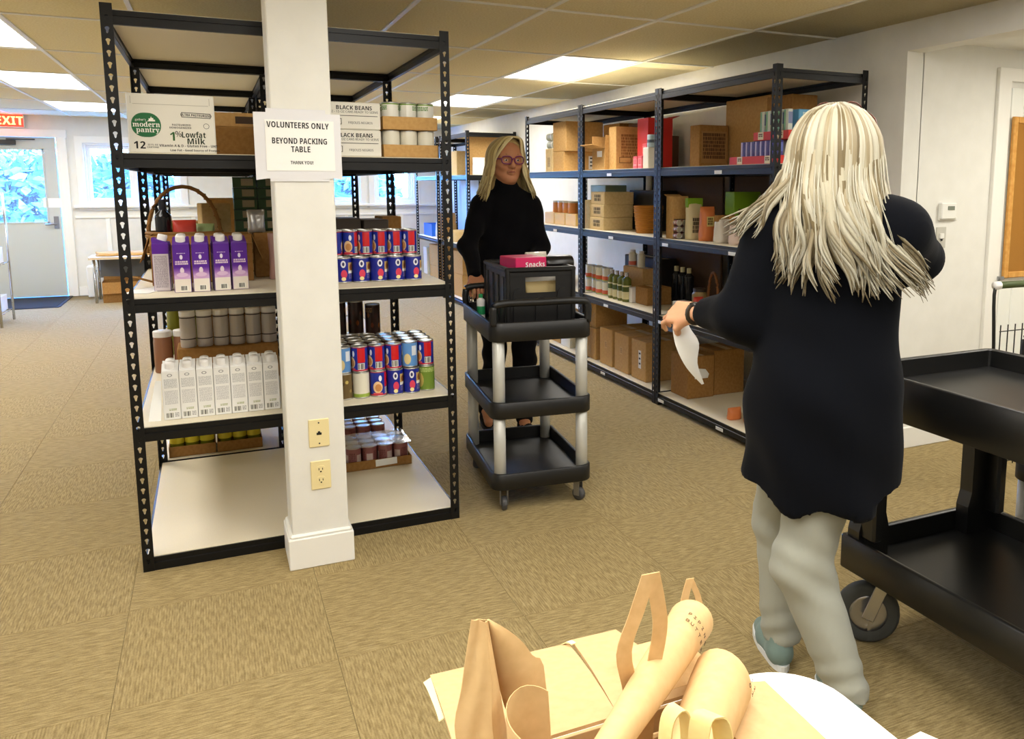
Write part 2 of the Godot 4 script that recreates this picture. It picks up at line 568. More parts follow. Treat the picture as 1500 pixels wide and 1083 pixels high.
	part(d, "lock_plate", box(Vector3(0.055, 0.16, 0.012), 0.004), steel, Vector3(0.395, 0.95, 0.028))
	part(d, "door_closer", boxes([[Vector3(-0.1, 1.95, 0.05), Vector3(0.28, 0.06, 0.06)], [Vector3(0.1, 1.99, 0.08), Vector3(0.3, 0.014, 0.02)]], 0.004), dark)
	part(d, "notice", sheet(0.2, 0.12), mat("paper", rgb(244, 244, 240), 0.8), Vector3(0.37, 1.2, 0.024))
	struct("trim_door", "white casing round the outside door", "trim", boxes([[Vector3(-1.645, 1.04, BZ + 0.012), Vector3(0.11, 2.08, 0.03)], [Vector3(-2.685, 1.04, BZ + 0.012), Vector3(0.11, 2.08, 0.03)], [Vector3(-2.165, 2.075, BZ + 0.014), Vector3(1.17, 0.1, 0.034)]], 0.003), trim)
	# exit sign
	var ex := thing("exit_sign", "lit red exit sign over the outside door", "exit sign", Vector3(-2.16, 2.13, BZ + 0.03))
	part(ex, "housing", box(Vector3(0.31, 0.165, 0.05), 0.008), mat("sign white", rgb(235, 235, 230), 0.5), Vector3(0, 0.085, 0))
	var red := mat("exit red", rgb(230, 60, 45), 0.4)
	red.emission_enabled = true
	red.emission = rgb(255, 60, 40)
	red.emission_energy_multiplier = 0.7
	part(ex, "face", box(Vector3(0.29, 0.145, 0.004), 0.001), red, Vector3(0, 0.087, 0.027))
	var glow := mat("exit letters", rgb(255, 235, 150), 0.4)
	glow.emission_enabled = true
	glow.emission = rgb(255, 225, 120)
	glow.emission_energy_multiplier = 1.2
	lettering(ex, "EXIT", 0.1, glow, Vector3(0, 0.087, 0.0295))
	var exl := OmniLight3D.new()
	exl.name = "exit_glow"
	exl.light_color = rgb(255, 90, 60)
	exl.light_energy = 0.02
	exl.light_size = 0.1
	exl.omni_range = 8.0
	exl.omni_attenuation = 2.0
	exl.shadow_enabled = true
	ex.add_child(exl)
	exl.position = Vector3(0, 0.08, 0.1)

	# column in front of the racks
	var col := struct("column", "square white column standing in front of the tall racks", "column", box(Vector3(0.205, CEIL - 0.11, 0.2), 0.004), wall, Vector3(0.3165, 0.11 + (CEIL - 0.11) / 2, -3.30))
	part(col, "base_trim", boxes([[Vector3(0, 0.06, 0), Vector3(0.237, 0.12, 0.232)]], 0.003), trim, Vector3(0, -(CEIL + 0.11) / 2, 0))
	part(col, "base_cap", boxes([[Vector3(0, 0.127, 0), Vector3(0.225, 0.016, 0.22)]], 0.006), trim, Vector3(0, -(CEIL + 0.11) / 2, 0))

	# door and fittings of the alcove
	var dw := mat("alcove door white", rgb(238, 240, 234), 0.5)
	var d2 := struct("door_2", "white panelled door behind the cork board", "door", boxes([[Vector3(4.5, 1.0, -3.312), Vector3(0.82, 2.0, 0.02)]], 0.003), dw)
	part(d2, "raised_panel", box(Vector3(0.62, 0.82, 0.012), 0.005), dw, Vector3(4.5, 1.5, -3.3))
	part(d2, "raised_panel", box(Vector3(0.62, 0.72, 0.012), 0.005), dw, Vector3(4.5, 0.55, -3.3))
	part(d2, "hinge", boxes([[Vector3(4.075, 0.93, -3.285), Vector3(0.03, 0.02, 0.03)], [Vector3(4.06, 0.9, -3.285), Vector3(0.012, 0.06, 0.012)]], 0.002), steel)
	struct("trim_alcove", "white casing of the alcove door", "trim", boxes([[Vector3(4.03, 1.02, -3.309), Vector3(0.1, 2.04, 0.025)], [Vector3(4.97, 1.02, -3.309), Vector3(0.1, 2.04, 0.025)], [Vector3(4.5, 2.07, -3.309), Vector3(1.04, 0.07, 0.025)]], 0.003), trim)
	var ck := thing("cork_board", "wood framed cork board hanging on the alcove door", "cork board", Vector3(4.47, 0.94, -3.29))
	part(ck, "cork", box(Vector3(0.72, 0.88, 0.012), 0.001), grain("cork", rgb(178, 128, 58), rgb(146, 98, 36), 0.95, 0.2, 6.0, 5), Vector3(0, 0.445, 0.004))
	var pine := grain("pine", rgb(222, 170, 92), rgb(200, 140, 62), 0.5, 0.03, 3.0, 6)
	for s in [-1, 1]:
		part(ck, "frame_side", box(Vector3(0.035, 0.91, 0.022), 0.004), pine, Vector3(s * 0.365, 0.445, 0.008))
		part(ck, "frame_rail", box(Vector3(0.695, 0.035, 0.022), 0.004), pine, Vector3(0, 0.445 + s * 0.4375, 0.0085))
	var th := thing("thermostat", "small white thermostat on the alcove wall", "thermostat", Vector3(3.645, 1.272, -3.32))
	part(th, "body", box(Vector3(0.115, 0.09, 0.03), 0.006), mat("plastic white", rgb(232, 232, 226), 0.4), Vector3(0, 0.045, 0.015))
	part(th, "display", box(Vector3(0.05, 0.022, 0.004), 0.001), mat("lcd grey", rgb(120, 126, 112), 0.3), Vector3(0.012, 0.062, 0.031))
	part(th, "base_plate", box(Vector3(0.14, 0.022, 0.012), 0.004), mats["plastic white"], Vector3(0.01, 0.004, 0.008))
	var sw := thing("switch_plate", "small grey switch plate under the thermostat", "switch", Vector3(3.62, 1.115, -3.32))
	part(sw, "plate", box(Vector3(0.072, 0.115, 0.006), 0.002), mat("plate grey", rgb(190, 188, 178), 0.45), Vector3(0, 0.058, 0.003))
	part(sw, "lever", box(Vector3(0.03, 0.03, 0.012), 0.003), mats["plastic white"], Vector3(0, 0.066, 0.01))
	part(sw, "knob", lathe([[0.0, -0.004], [0.006, -0.004], [0.006, 0.004], [0.0, 0.004]], 10), dark, Vector3(0, 0.045, 0.008), Vector3(PI / 2, 0, 0))

	# sign, phone jack and socket on the column
	var sg := thing("paper_sign", "laminated paper sign reading VOLUNTEERS ONLY taped round the column", "sign", Vector3(0.302, 1.465, -3.199))
	var wrap := []
	for i in 3:
		var row := []
		for j in 9:
			var u := j / 8.0
			row.append(Vector3(lerpf(-0.146, 0.146, u), [0.236, 0.12, 0.0][i] + 0.006 * sin(u * 9.0) * (1 if i == 2 else 0), 0.004 - 0.03 * maxf(0.0, absf(u - 0.5) - 0.36)))
		wrap.append(row)
	var lam := mat("laminate", rgb(226, 226, 230), 0.25)
	part(sg, "laminate", patch(wrap, 0.001), lam)
	var paper: Material = mats["paper"]
	part(sg, "sheet", sheet(0.232, 0.178), paper, Vector3(0.006, 0.122, 0.0058))
	part(sg, "tape", box(Vector3(0.2, 0.03, 0.0012), 0.0003), lam, Vector3(-0.005, 0.235, 0.003))
	part(sg, "tape", box(Vector3(0.2, 0.02, 0.0012), 0.0003), lam, Vector3(0, 0.005, 0.003))
	var ink := mat("ink", rgb(20, 18, 24), 0.8)
	lettering(sg, "VOLUNTEERS ONLY", 0.0205, ink, Vector3(0.0, 0.193, 0.0066), Vector3(0, 0, -0.012), true, "Droid Sans", 0.80)
	lettering(sg, "BEYOND PACKING", 0.0205, ink, Vector3(0.004, 0.138, 0.0066), Vector3.ZERO, true, "Droid Sans", 0.76)
	lettering(sg, "TABLE", 0.0205, ink, Vector3(0.006, 0.109, 0.0066), Vector3.ZERO, true, "Droid Sans", 0.8)
	lettering(sg, "THANK YOU!", 0.0115, ink, Vector3(0.008, 0.062, 0.0066), Vector3.ZERO, true, "Droid Sans", 0.82)
	var ivory := mat("ivory plate", rgb(236, 220, 166), 0.4)
	var ph := thing("phone_jack", "ivory telephone wall plate low on the column", "wall plate", Vector3(0.325, 0.468, -3.2))
	part(ph, "plate", box(Vector3(0.074, 0.108, 0.006), 0.0025), ivory, Vector3(0, 0.054, 0.003))
	part(ph, "socket", prism(PackedVector2Array([Vector2(-0.009, -0.007), Vector2(0.009, -0.007), Vector2(0.009, 0.002), Vector2(0.004, 0.002), Vector2(0.004, 0.007), Vector2(-0.004, 0.007), Vector2(-0.004, 0.002), Vector2(-0.009, 0.002)]), 0.001), mat("black hole", rgb(12, 12, 12), 0.7), Vector3(0, 0.054, 0.0063))
	for s in [-1, 1]: part(ph, "screw", lathe([[0.0, -0.001], [0.003, -0.001], [0.003, 0.001], [0.0, 0.001]], 8), dark, Vector3(0, 0.054 + s * 0.04, 0.0062), Vector3(PI / 2, 0, 0))
	var so := thing("power_socket", "ivory double power socket under the telephone plate", "power socket", Vector3(0.325, 0.302, -3.2))
	part(so, "plate", box(Vector3(0.072, 0.112, 0.006), 0.0025), ivory, Vector3(0, 0.056, 0.003))
	for s in [-1, 1]:
		part(so, "receptacle", prism(round_rect(0.034, 0.03, 0.012), 0.003), ivory, Vector3(0, 0.056 + s * 0.021, 0.0065))
		part(so, "slot", boxes([[Vector3(-0.0065, 0.003, 0), Vector3(0.0025, 0.009, 0.001)], [Vector3(0.0065, 0.003, 0), Vector3(0.0025, 0.008, 0.001)], [Vector3(0, -0.007, 0), Vector3(0.005, 0.005, 0.001)]], 0.0), mats["black hole"], Vector3(0, 0.056 + s * 0.021, 0.0082))
	var mt := thing("door_mat", "dark ribbed mat on the carpet before the outside door", "mat", Vector3(-2.12, 0.0, -12.08))
	part(mt, "pile", box(Vector3(0.86, 0.012, 1.05), 0.004), grain("mat pile", rgb(52, 50, 40), rgb(30, 30, 26), 0.95, 0.3, 8.0, 9), Vector3(0, 0.006, 0))
	part(mt, "edging", boxes([[Vector3(0, 0.004, 0.54), Vector3(0.92, 0.008, 0.04)], [Vector3(0, 0.004, -0.54), Vector3(0.92, 0.008, 0.04)], [Vector3(-0.45, 0.004, 0), Vector3(0.04, 0.008, 1.04)], [Vector3(0.45, 0.004, 0), Vector3(0.04, 0.008, 1.04)]], 0.002), mat("rubber", rgb(28, 28, 26), 0.8))
	build_outside()

func build_outside() -> void:
	struct("ground", "pale frosted lawn outside the windows", "ground", box(Vector3(60, 0.2, 40), 0.0), grain("lawn", rgb(150, 170, 165), rgb(90, 120, 110), 0.95, 0.1, 1.0, 22), Vector3(0, -0.4, BZ - 20.5))
	var st := begin()
	var u := Vector3(0.05, 0.02, 0.0); var v := Vector3(-0.015, 0.06, 0.01)
	quad(st, -u - v, u - v * 0.3, u * 0.6 + v, -u * 0.5 + v * 0.6)
	var leaf := done(st)
	for i in 9:
		var at := Vector3([-6.0, -4.3, -2.7, -1.1, 0.6, 2.6, 4.6, 6.5, -3.6][i], -0.3, BZ - [5.5, 3.6, 4.6, 3.4, 4.8, 3.8, 4.9, 3.6, 8.0][i])
		var big: bool = i == 8
		var b := thing("shrub", ["tall leafy shrub outside far left of the outside door", "leafy shrub outside seen left in the door glass", "leafy shrub outside the middle of the door glass", "leafy shrub outside the left window", "leafy shrub outside hidden by the column", "leafy shrub outside the window right of the column", "leafy shrub outside the narrow right window", "leafy shrub outside the side wall corner", "big bare-topped tree standing behind the shrubs outside"][i], "tree" if big else "shrub", at)
		var mm := MultiMesh.new()
		mm.transform_format = MultiMesh.TRANSFORM_3D
		mm.use_colors = true
		mm.mesh = leaf
		mm.instance_count = 2600
		for k in 2600:
			var a := rng.randf() * TAU
			var hh := pow(rng.randf(), 0.8) * (4.5 if big else 2.1)
			var rr := sqrt(rng.randf()) * (1.5 if big else 1.05) * (1.0 - pow(hh / (5.0 if big else 2.4), 2.0) * 0.7)
			mm.set_instance_transform(k, Transform3D(Basis.from_euler(Vector3(rng.randf() * 6, rng.randf() * 6, rng.randf() * 6)).scaled(Vector3.ONE * rng.randf_range(0.8, 1.9)), Vector3(cos(a) * rr, hh + 0.1 + (1.2 if big else 0.0), sin(a) * rr)))
			var g := rng.randf()
			mm.set_instance_color(k, Color(0.10 + 0.34 * g, 0.16 + 0.36 * g, 0.14 + 0.34 * g))
		var mi := MultiMeshInstance3D.new()
		mi.name = "foliage"
		mi.multimesh = mm
		var lm := mat("leaf", Color.WHITE, 0.7)
		lm.vertex_color_use_as_albedo = true
		mi.material_override = lm
		mi.set_meta("kind", "stuff")
		b.add_child(mi, true)
		var tr := begin(true)
		for k in 5:
			var a := TAU * k / 5.0
			add_tube(tr, smooth_path([Vector3(cos(a) * 0.05, -0.05, sin(a) * 0.05), Vector3(cos(a) * 0.2, 0.8, sin(a) * 0.2), Vector3(cos(a + 0.4) * 0.6, 2.2 if not big else 4.0, sin(a + 0.4) * 0.6)], 4), [0.03], 5)
		part(b, "stem", done(tr), mat("bark", rgb(86, 78, 70), 0.9))

# ---------------------------------------------------------------- ceiling lights
func is_lamp(ix: int, iz: int) -> bool:
	return ([ix, iz] in [[2, 1], [2, 3], [-4, 1], [-4, 3], [-4, 5], [2, -2], [-1, -2], [-4, -1], [2, 5], [0, -3], [-4, -3], [-2, -3], [2, -3], [-3, -4], [1, -4], [-7, 1], [-7, 3], [-7, 5]])  # trailing cells: unseen fill lamps added behind the viewer and by the left wall

func build_lights() -> void:
	var labels := {"2 1": "lit ceiling panel nearest over the side racks", "2 3": "lit ceiling panel second along over the side racks", "2 5": "lit ceiling panel farthest over the side racks", "-4 1": "lit ceiling panel nearest on the door side", "-4 3": "lit ceiling panel second on the door side", "-4 5": "lit ceiling panel closest to the outside door", "2 -2": "lit ceiling panel over the big cart out of view", "-1 -2": "lit ceiling panel over the packing table out of view", "-4 -1": "lit ceiling panel above the door side out of view", "-7 1": "unseen fill panel added by the left wall, nearest row", "-7 3": "unseen fill panel added by the left wall, middle row", "-7 5": "unseen fill panel added by the left wall, far row", "0 -3": "lit ceiling panel right behind the viewer", "-4 -3": "unseen fill panel added behind the viewer, far door side", "-2 -3": "unseen fill panel added behind the viewer, nearer door side", "2 -3": "unseen fill panel added behind the viewer, alcove side", "-3 -4": "unseen fill panel added against the wall behind the viewer, door side", "1 -4": "unseen fill panel added against the wall behind the viewer, alcove side"}
	var em := mat("diffuser", Color(0.95, 0.95, 0.95), 0.5)
	em.emission_enabled = true
	em.emission = Color(1, 0.985, 0.95)
	em.emission_energy_multiplier = 1.6
	var white: Material = mats["white trim"]
	for ix in range(-8, 4):
		for iz in range(-4, 7):
			if not is_lamp(ix, iz): continue
			var c := Vector3(0.922 + (ix + 0.5) * 0.607, CEIL, -3.885 - (iz + 0.5) * 1.295)
			var t := thing("ceiling_light", labels["%d %d" % [ix, iz]], "ceiling light", c, 0, "lit panels in the ceiling grid")
			part(t, "diffuser", box(Vector3(0.555, 0.008, 1.24), 0.002), em, Vector3(0, 0.006, 0))
			part(t, "frame", boxes([[Vector3(-0.285, 0.006, 0), Vector3(0.014, 0.012, 1.27)], [Vector3(0.285, 0.006, 0), Vector3(0.014, 0.012, 1.27)], [Vector3(0, 0.006, 0.628), Vector3(0.556, 0.012, 0.014)], [Vector3(0, 0.006, -0.628), Vector3(0.556, 0.012, 0.014)]], 0.001), white)
			var l := AreaLight3D.new()
			l.name = "panel_light"
			l.area_size = Vector2(0.54, 1.22)
			l.light_color = Color(1.0, 0.982, 0.95)
			l.light_energy = LIGHT_E * (1.0 if iz > -1 else 0.5)
			l.area_range = 20.0
			l.area_attenuation = 2.0
			l.shadow_enabled = true
			t.add_child(l)
			l.position = Vector3(0, -0.006, 0)
			l.rotation = Vector3(-PI / 2, 0, 0)
	var t2 := thing("ceiling_light", "square lit panel in the alcove ceiling out of view", "ceiling light", Vector3(4.2, 2.208, -2.2))
	part(t2, "diffuser", box(Vector3(0.56, 0.008, 0.56), 0.002), em, Vector3(0, -0.006, 0))
	var l2 := AreaLight3D.new()
	l2.name = "panel_light"
	l2.area_size = Vector2(0.54, 0.54)
	l2.light_color = Color(1.0, 0.975, 0.92)
	l2.light_energy = LIGHT_E * 0.8
	l2.area_range = 12.0
	l2.area_attenuation = 2.0
	l2.shadow_enabled = true
	t2.add_child(l2)
	l2.position = Vector3(0, -0.02, 0)
	l2.rotation = Vector3(-PI / 2, 0, 0)

# ================================================================ racks
func post_mesh(h: float) -> Mesh:                 # slotted steel angle: keyholes pierced through both legs
	var st := begin()
	var w := 0.038; var t := 0.002; var pitch := 0.0395
	var n := int((h - 0.03) / pitch)
	var y0 := 0.02
	for leg in 2:
		var f := func(u: float, y: float, d: float) -> Vector3:    # u along the leg from the corner, d into the section
			return Vector3(u, y, -d) if leg == 0 else Vector3(d, y, -u)
		var q := func(a: Vector3, b: Vector3, c: Vector3, d: Vector3) -> void:
			if leg == 0: quad(st, a, b, c, d)
			else: quad(st, d, c, b, a)
		var flat := func(u0: float, u1: float, ya: float, yb: float) -> void:
			q.call(f.call(u0, ya, 0), f.call(u1, ya, 0), f.call(u1, yb, 0), f.call(u0, yb, 0))
			q.call(f.call(u1, ya, t), f.call(u0, ya, t), f.call(u0, yb, t), f.call(u1, yb, t))
		flat.call(0.0, w, 0.0, y0)
		flat.call(0.0, w, y0 + n * pitch, h)
		for i in n:
			var cy := y0 + (i + 0.5) * pitch
			var outer := []; var inner := []
			for k in 12:
				var a := TAU * k / 12.0 + PI / 12.0 * 3.0
				var s := sin(a); var c := cos(a)
				var m := maxf(absf(c), absf(s))
				outer.append(Vector2(w / 2 + c / m * w / 2, cy + s / m * pitch / 2))
				var r := 0.0078 if s > -0.2 else 0.0045
				inner.append(Vector2(w / 2 + c * r, cy + 0.004 + (s * r if s > -0.2 else s * 0.0155)))
			for k in 12:
				var j := (k + 1) % 12
				var oa: Vector2 = outer[k]; var ob: Vector2 = outer[j]; var ia: Vector2 = inner[k]; var ib: Vector2 = inner[j]
				q.call(f.call(oa.x, oa.y, 0), f.call(ob.x, ob.y, 0), f.call(ib.x, ib.y, 0), f.call(ia.x, ia.y, 0))
				q.call(f.call(ob.x, ob.y, t), f.call(oa.x, oa.y, t), f.call(ia.x, ia.y, t), f.call(ib.x, ib.y, t))
				q.call(f.call(ia.x, ia.y, 0), f.call(ib.x, ib.y, 0), f.call(ib.x, ib.y, t), f.call(ia.x, ia.y, t))
		q.call(f.call(w, 0, 0), f.call(w, 0, t), f.call(w, h, t), f.call(w, h, 0))
	return done(st)

func beam_mesh(l: float) -> Mesh:                 # pressed steel beam with a step along its face, facing +z
	var p := PackedVector2Array([Vector2(0, 0), Vector2(0.006, 0.0), Vector2(0.006, -0.018), Vector2(0.012, -0.021), Vector2(0.012, -0.05), Vector2(-0.004, -0.05), Vector2(-0.004, -0.046), Vector2(0.008, -0.046), Vector2(0.008, -0.024), Vector2(0.002, -0.02), Vector2(0.002, -0.004), Vector2(-0.02, -0.004), Vector2(-0.02, 0)])
	var st := begin()
	var m := prism(p, l)
	st.append_from(m, 0, Transform3D(Basis(Vector3.UP, -PI / 2), Vector3.ZERO))
	return st.commit()

func rack_unit(W: float, D: float, H: float, levels: Array, label: String, at: Vector3, turn: float, group: String, tags := false) -> Node3D:
	var black := mat("rack black", rgb(11, 11, 12), 0.42, 0.0, 0.4)
	var board := grain("particle board", rgb(238, 230, 208), rgb(222, 210, 182), 0.6, 0.25, 4.0, 31)
	var r := thing("storage_rack", label, "rack", at, turn, group)
	var k := "post%.3f" % H
	if not meshes.has(k): meshes[k] = post_mesh(H)
	for c in 4:
		var corner: Vector3 = [Vector3(-W / 2, 0, D / 2), Vector3(W / 2, 0, D / 2), Vector3(W / 2, 0, -D / 2), Vector3(-W / 2, 0, -D / 2)][c]
		part(r, "post", meshes[k], black, corner, Vector3(0, c * PI / 2, 0))
	for l in ["%.3f" % (W - 0.012), "%.3f" % (D - 0.012)]:
		if not meshes.has("beam" + l): meshes["beam" + l] = beam_mesh(float(l))
	for y in levels:
		for s in 2:
			part(r, "beam", meshes["beam%.3f" % (W - 0.012)], black, Vector3(0, y, (D / 2 - 0.014) * (1 if s == 0 else -1)), Vector3(0, s * PI, 0))
			part(r, "beam", meshes["beam%.3f" % (D - 0.012)], black, Vector3((W / 2 - 0.014) * (1 if s == 0 else -1), y, 0), Vector3(0, PI / 2 + s * PI, 0))
		part(r, "board", box(Vector3(W - 0.03, 0.013, D - 0.03), 0.001), board, Vector3(0, y - 0.0035, 0))
	for s in 4:
		part(r, "foot_cap", box(Vector3(0.038, 0.012, 0.038), 0.003), black, Vector3((W / 2 - 0.019) * (1 if s % 2 == 0 else -1), 0.006, (D / 2 - 0.019) * (1 if s < 2 else -1)))
	return r

const ML := [0.05, 0.553, 1.035, 1.557, 2.045]      # shelf levels of the middle racks
const SL := [0.075, 0.60, 1.11, 1.563, 2.045]       # and of the side racks

func build_racks() -> void:
	var gw := "black steel racks standing in the middle of the room"
	var first := rack_unit(0.604, 1.215, 2.066, ML, "black steel rack left of the column, nearest one, holding milk and purple cartons", Vector3(0.002, 0, -4.0185), 0, gw)
	var names := [["black steel rack right of the column, nearest one, holding blue and red cans", "black steel rack second from the column on the door side", "black steel rack second from the column on the cart side", "black steel rack third and last in the row on the door side", "black steel rack third and last in the row on the cart side"]]
	var spots := [Vector3(0.612, 0, -4.0185), Vector3(0.002, 0, -5.2385), Vector3(0.612, 0, -5.2385), Vector3(0.002, 0, -6.4585), Vector3(0.612, 0, -6.4585)]
	for i in 5: copy(first, names[0][i], spots[i])
	var gs := "black steel racks along the side wall"
	var side := rack_unit(1.232, 0.6, 2.064, SL, "black steel side rack nearest the woman with silver hair", Vector3(2.92, 0, -4.118), -PI / 2, gs)
	copy(side, "black steel side rack in the middle of the wall row, behind the tray cart", Vector3(2.92, 0, -5.358), -PI / 2)
	copy(side, "black steel side rack at the far end of the wall row behind the dark-clad woman", Vector3(2.92, 0, -6.6), -PI / 2)
	var far := rack_unit(1.232, 0.6, 2.064, [0.075, 0.74, 1.563, 2.045], "black steel rack standing alone near the far corner with big flat cartons", Vector3(2.97, 0, -9.93), -PI / 2, gs)
	copy(far, "black steel rack farthest away against the far wall corner with a blue bin", Vector3(2.97, 0, -11.33), -PI / 2)
	# price tags clipped to the beams of the side racks
	var tagm := mat("tag white", rgb(240, 240, 232), 0.5)
	for q in [[0, -4.02, 1.563], [0, -3.86, 1.11], [0, -4.62, 1.11], [1, -5.45, 1.563], [1, -5.42, 1.11], [1, -5.5, 0.60], [2, -6.5, 1.11], [2, -6.9, 1.11], [0, -3.95, 0.075], [1, -5.55, 0.075], [0, -4.66, 0.60], [0, -4.65, 0.075]]:
		var r: Node3D = get_node(["storage_rack_006", "storage_rack_007", "storage_rack_008"][q[0]])
		part(r, "price_tag", box(Vector3(0.075, 0.02, 0.002), 0.0005), tagm, r.transform.affine_inverse() * Vector3(2.62, q[2] - 0.036, q[1]) + Vector3(0, 0, 0.003))

# ================================================================ groceries: builders
func ordinal(i: int) -> String:
	return ["first", "second", "third", "fourth", "fifth", "sixth", "seventh", "eighth", "ninth", "tenth"][i]

func can_label(kind: String) -> Material:
	if mats.has("can " + kind): return mats["can " + kind]
	var im := canvas(192, 96, Color.WHITE)
	match kind:
		"blue red":
			im.fill(rgb(22, 44, 150))
			im.fill_rect(Rect2i(0, 0, 192, 3), rgb(180, 30, 50))
			im.fill_rect(Rect2i(0, 90, 192, 6), rgb(190, 30, 60))
			for o in [4, 100]:
				im.fill_rect(Rect2i(o, 4, 30, 58), rgb(206, 22, 30))
				bars(im, Rect2i(o + 3, 66, 22, 22), o)
				disc(im, o + 68, 62, 18, 24, rgb(236, 200, 150))
				disc(im, o + 70, 64, 12, 15, rgb(206, 140, 80))
				im.fill_rect(Rect2i(o + 50, 84, 36, 6), rgb(220, 90, 90))
				disc(im, o + 78, 26, 6, 12, rgb(240, 240, 250))
		"blue photo":
			im.fill(rgb(20, 34, 140))
			for o in [0, 96]:
				im.fill_rect(Rect2i(o + 4, 16, 34, 44), rgb(200, 168, 96))
				disc(im, o + 22, 36, 12, 14, rgb(128, 70, 34))
				im.fill_rect(Rect2i(o + 4, 50, 34, 12), rgb(238, 236, 226))
				fine_print(im, Rect2i(o + 6, 66, 30, 22), rgb(170, 150, 170), 4, o)
				disc(im, o + 82, 22, 9, 15, rgb(226, 226, 232))
				disc(im, o + 82, 22, 4, 8, rgb(40, 40, 90))
				disc(im, o + 84, 64, 11, 18, rgb(216, 62, 92))
				disc(im, o + 82, 84, 8, 8, rgb(240, 226, 160))
		"white green":
			im.fill(rgb(232, 230, 220))
			for o in [0, 96]:
				fine_print(im, Rect2i(o + 22, 10, 50, 18), rgb(70, 128, 40), 6, o)
				disc(im, o + 40, 78, 16, 16, rgb(92, 52, 30))
				disc(im, o + 62, 82, 14, 14, rgb(70, 36, 24))
			im.fill_rect(Rect2i(0, 0, 192, 5), rgb(120, 160, 60))
		"white base":
			im.fill(rgb(228, 224, 206))
			im.fill_rect(Rect2i(0, 82, 192, 14), rgb(150, 176, 70))
		"sky":
			im.fill(rgb(96, 150, 214))
			for o in [0, 64, 128]:
				im.fill_rect(Rect2i(o, 12, 22, 40), rgb(222, 230, 240))
				disc(im, o + 46, 66, 14, 22, rgb(226, 206, 150))
		"brown":
			im.fill(rgb(104, 84, 48))
			for o in 12: disc(im, 8 + o * 16, 30 + (o * 37) % 50, 6, 7, [rgb(206, 184, 104), rgb(150, 128, 72), rgb(70, 56, 30)][o % 3])
		"green":
			im.fill(rgb(112, 140, 48))
			for o in [0, 96]: disc(im, o + 56, 56, 15, 30, rgb(196, 176, 96))
			fine_print(im, Rect2i(0, 6, 192, 20), rgb(190, 206, 130), 6, 4)
		"pink":
			im.fill(rgb(150, 92, 92))
			for o in [0, 64, 128]:
				im.fill_rect(Rect2i(o, 30, 26, 50), rgb(206, 186, 182))
				fine_print(im, Rect2i(o + 30, 20, 28, 50), rgb(96, 44, 44), 5, o)
		"dark":
			im.fill(rgb(52, 26, 18))
			for o in 12: disc(im, 8 + o * 16, 24 + (o * 31) % 60, 6, 8, [rgb(150, 84, 34), rgb(112, 52, 26), rgb(64, 24, 16)][o % 3])
			fine_print(im, Rect2i(60, 8, 60, 16), rgb(180, 140, 80), 5, 3)
	var m := img_mat("can " + kind, im, 0.35, 0.5)
	return m

func can_proto(n: String, kind: String, r: float, h: float, label: String, at: Vector3, turn: float, group: String) -> Node3D:
	var t := thing(n, label, "can", at, turn, group)
	var tin := mat("tin", rgb(196, 196, 192), 0.3, 0.9)
	var k := "can%.4f %.4f" % [r, h]
	if not meshes.has(k):
		meshes[k] = lathe([[r * 0.985, 0.005], [r * 0.99, 0.006], [r * 0.99, h - 0.006], [r * 0.985, h - 0.005]], 24)
		meshes[k + "b"] = lathe([[0.0, 0.003, 1], [r * 0.9, 0.003, 1], [r * 0.93, 0.0], [r, 0.0015], [r, 0.005], [r * 0.97, 0.006, 1], [r * 0.97, h - 0.006], [r, h - 0.005], [r, h - 0.001], [r * 0.95, h, 1], [r * 0.92, h - 0.0035, 1], [r * 0.6, h - 0.003, 1], [r * 0.58, h - 0.0022, 1], [0.0, h - 0.0025, 1]], 24)
	part(t, "tin_body", meshes[k + "b"], tin)
	part(t, "label", meshes[k], can_label(kind))
	return t

func jar_proto(n: String, cat: String, label: String, at: Vector3, r: float, h: float, body: Material, cap: Material, group := "", neck := 0.8) -> Node3D:
	var t := thing(n, label, cat, at, 0, group)
	part(t, "body", lathe([[0.0, 0.0, 1], [r * 0.94, 0.0], [r, 0.006], [r, h * 0.74], [r * 0.97, h * 0.78], [r * neck, h * 0.85], [r * neck, h * 0.9], [0.0, h * 0.9, 1]], 20), body)
	part(t, "lid", lathe([[0.0, h * 0.86, 1], [r * neck * 1.06, h * 0.86, 1], [r * neck * 1.06, h * 0.985], [r * neck, h], [0.0, h, 1]], 20), cap)
	return t

func carton_box(n: String, label: String, at: Vector3, size: Vector3, mt: Material, turn := 0.0, group := "", opts := {}) -> Node3D:    # shut corrugated box; at = centre of its underside
	var t := thing(n, label, opts.get("cat", "box"), at, turn, group)
	part(t, "body", box(size, 0.004), mt, Vector3(0, size.y / 2, 0))
	var tape := mat("packing tape", rgb(200, 168, 112), 0.3)
	if opts.get("tape", true):
		var a := box(Vector3(0.05, 0.0006, size.z - 0.01), 0.0)
		part(t, "tape", a, tape, Vector3(0, size.y + 0.0003, 0))
	part(t, "flap_seam", boxes([[Vector3(0, size.y + 0.0002, 0), Vector3(size.x - 0.012, 0.0005, 0.0025)]], 0.0), mat("seam", rgb(96, 70, 40), 0.9))
	return t

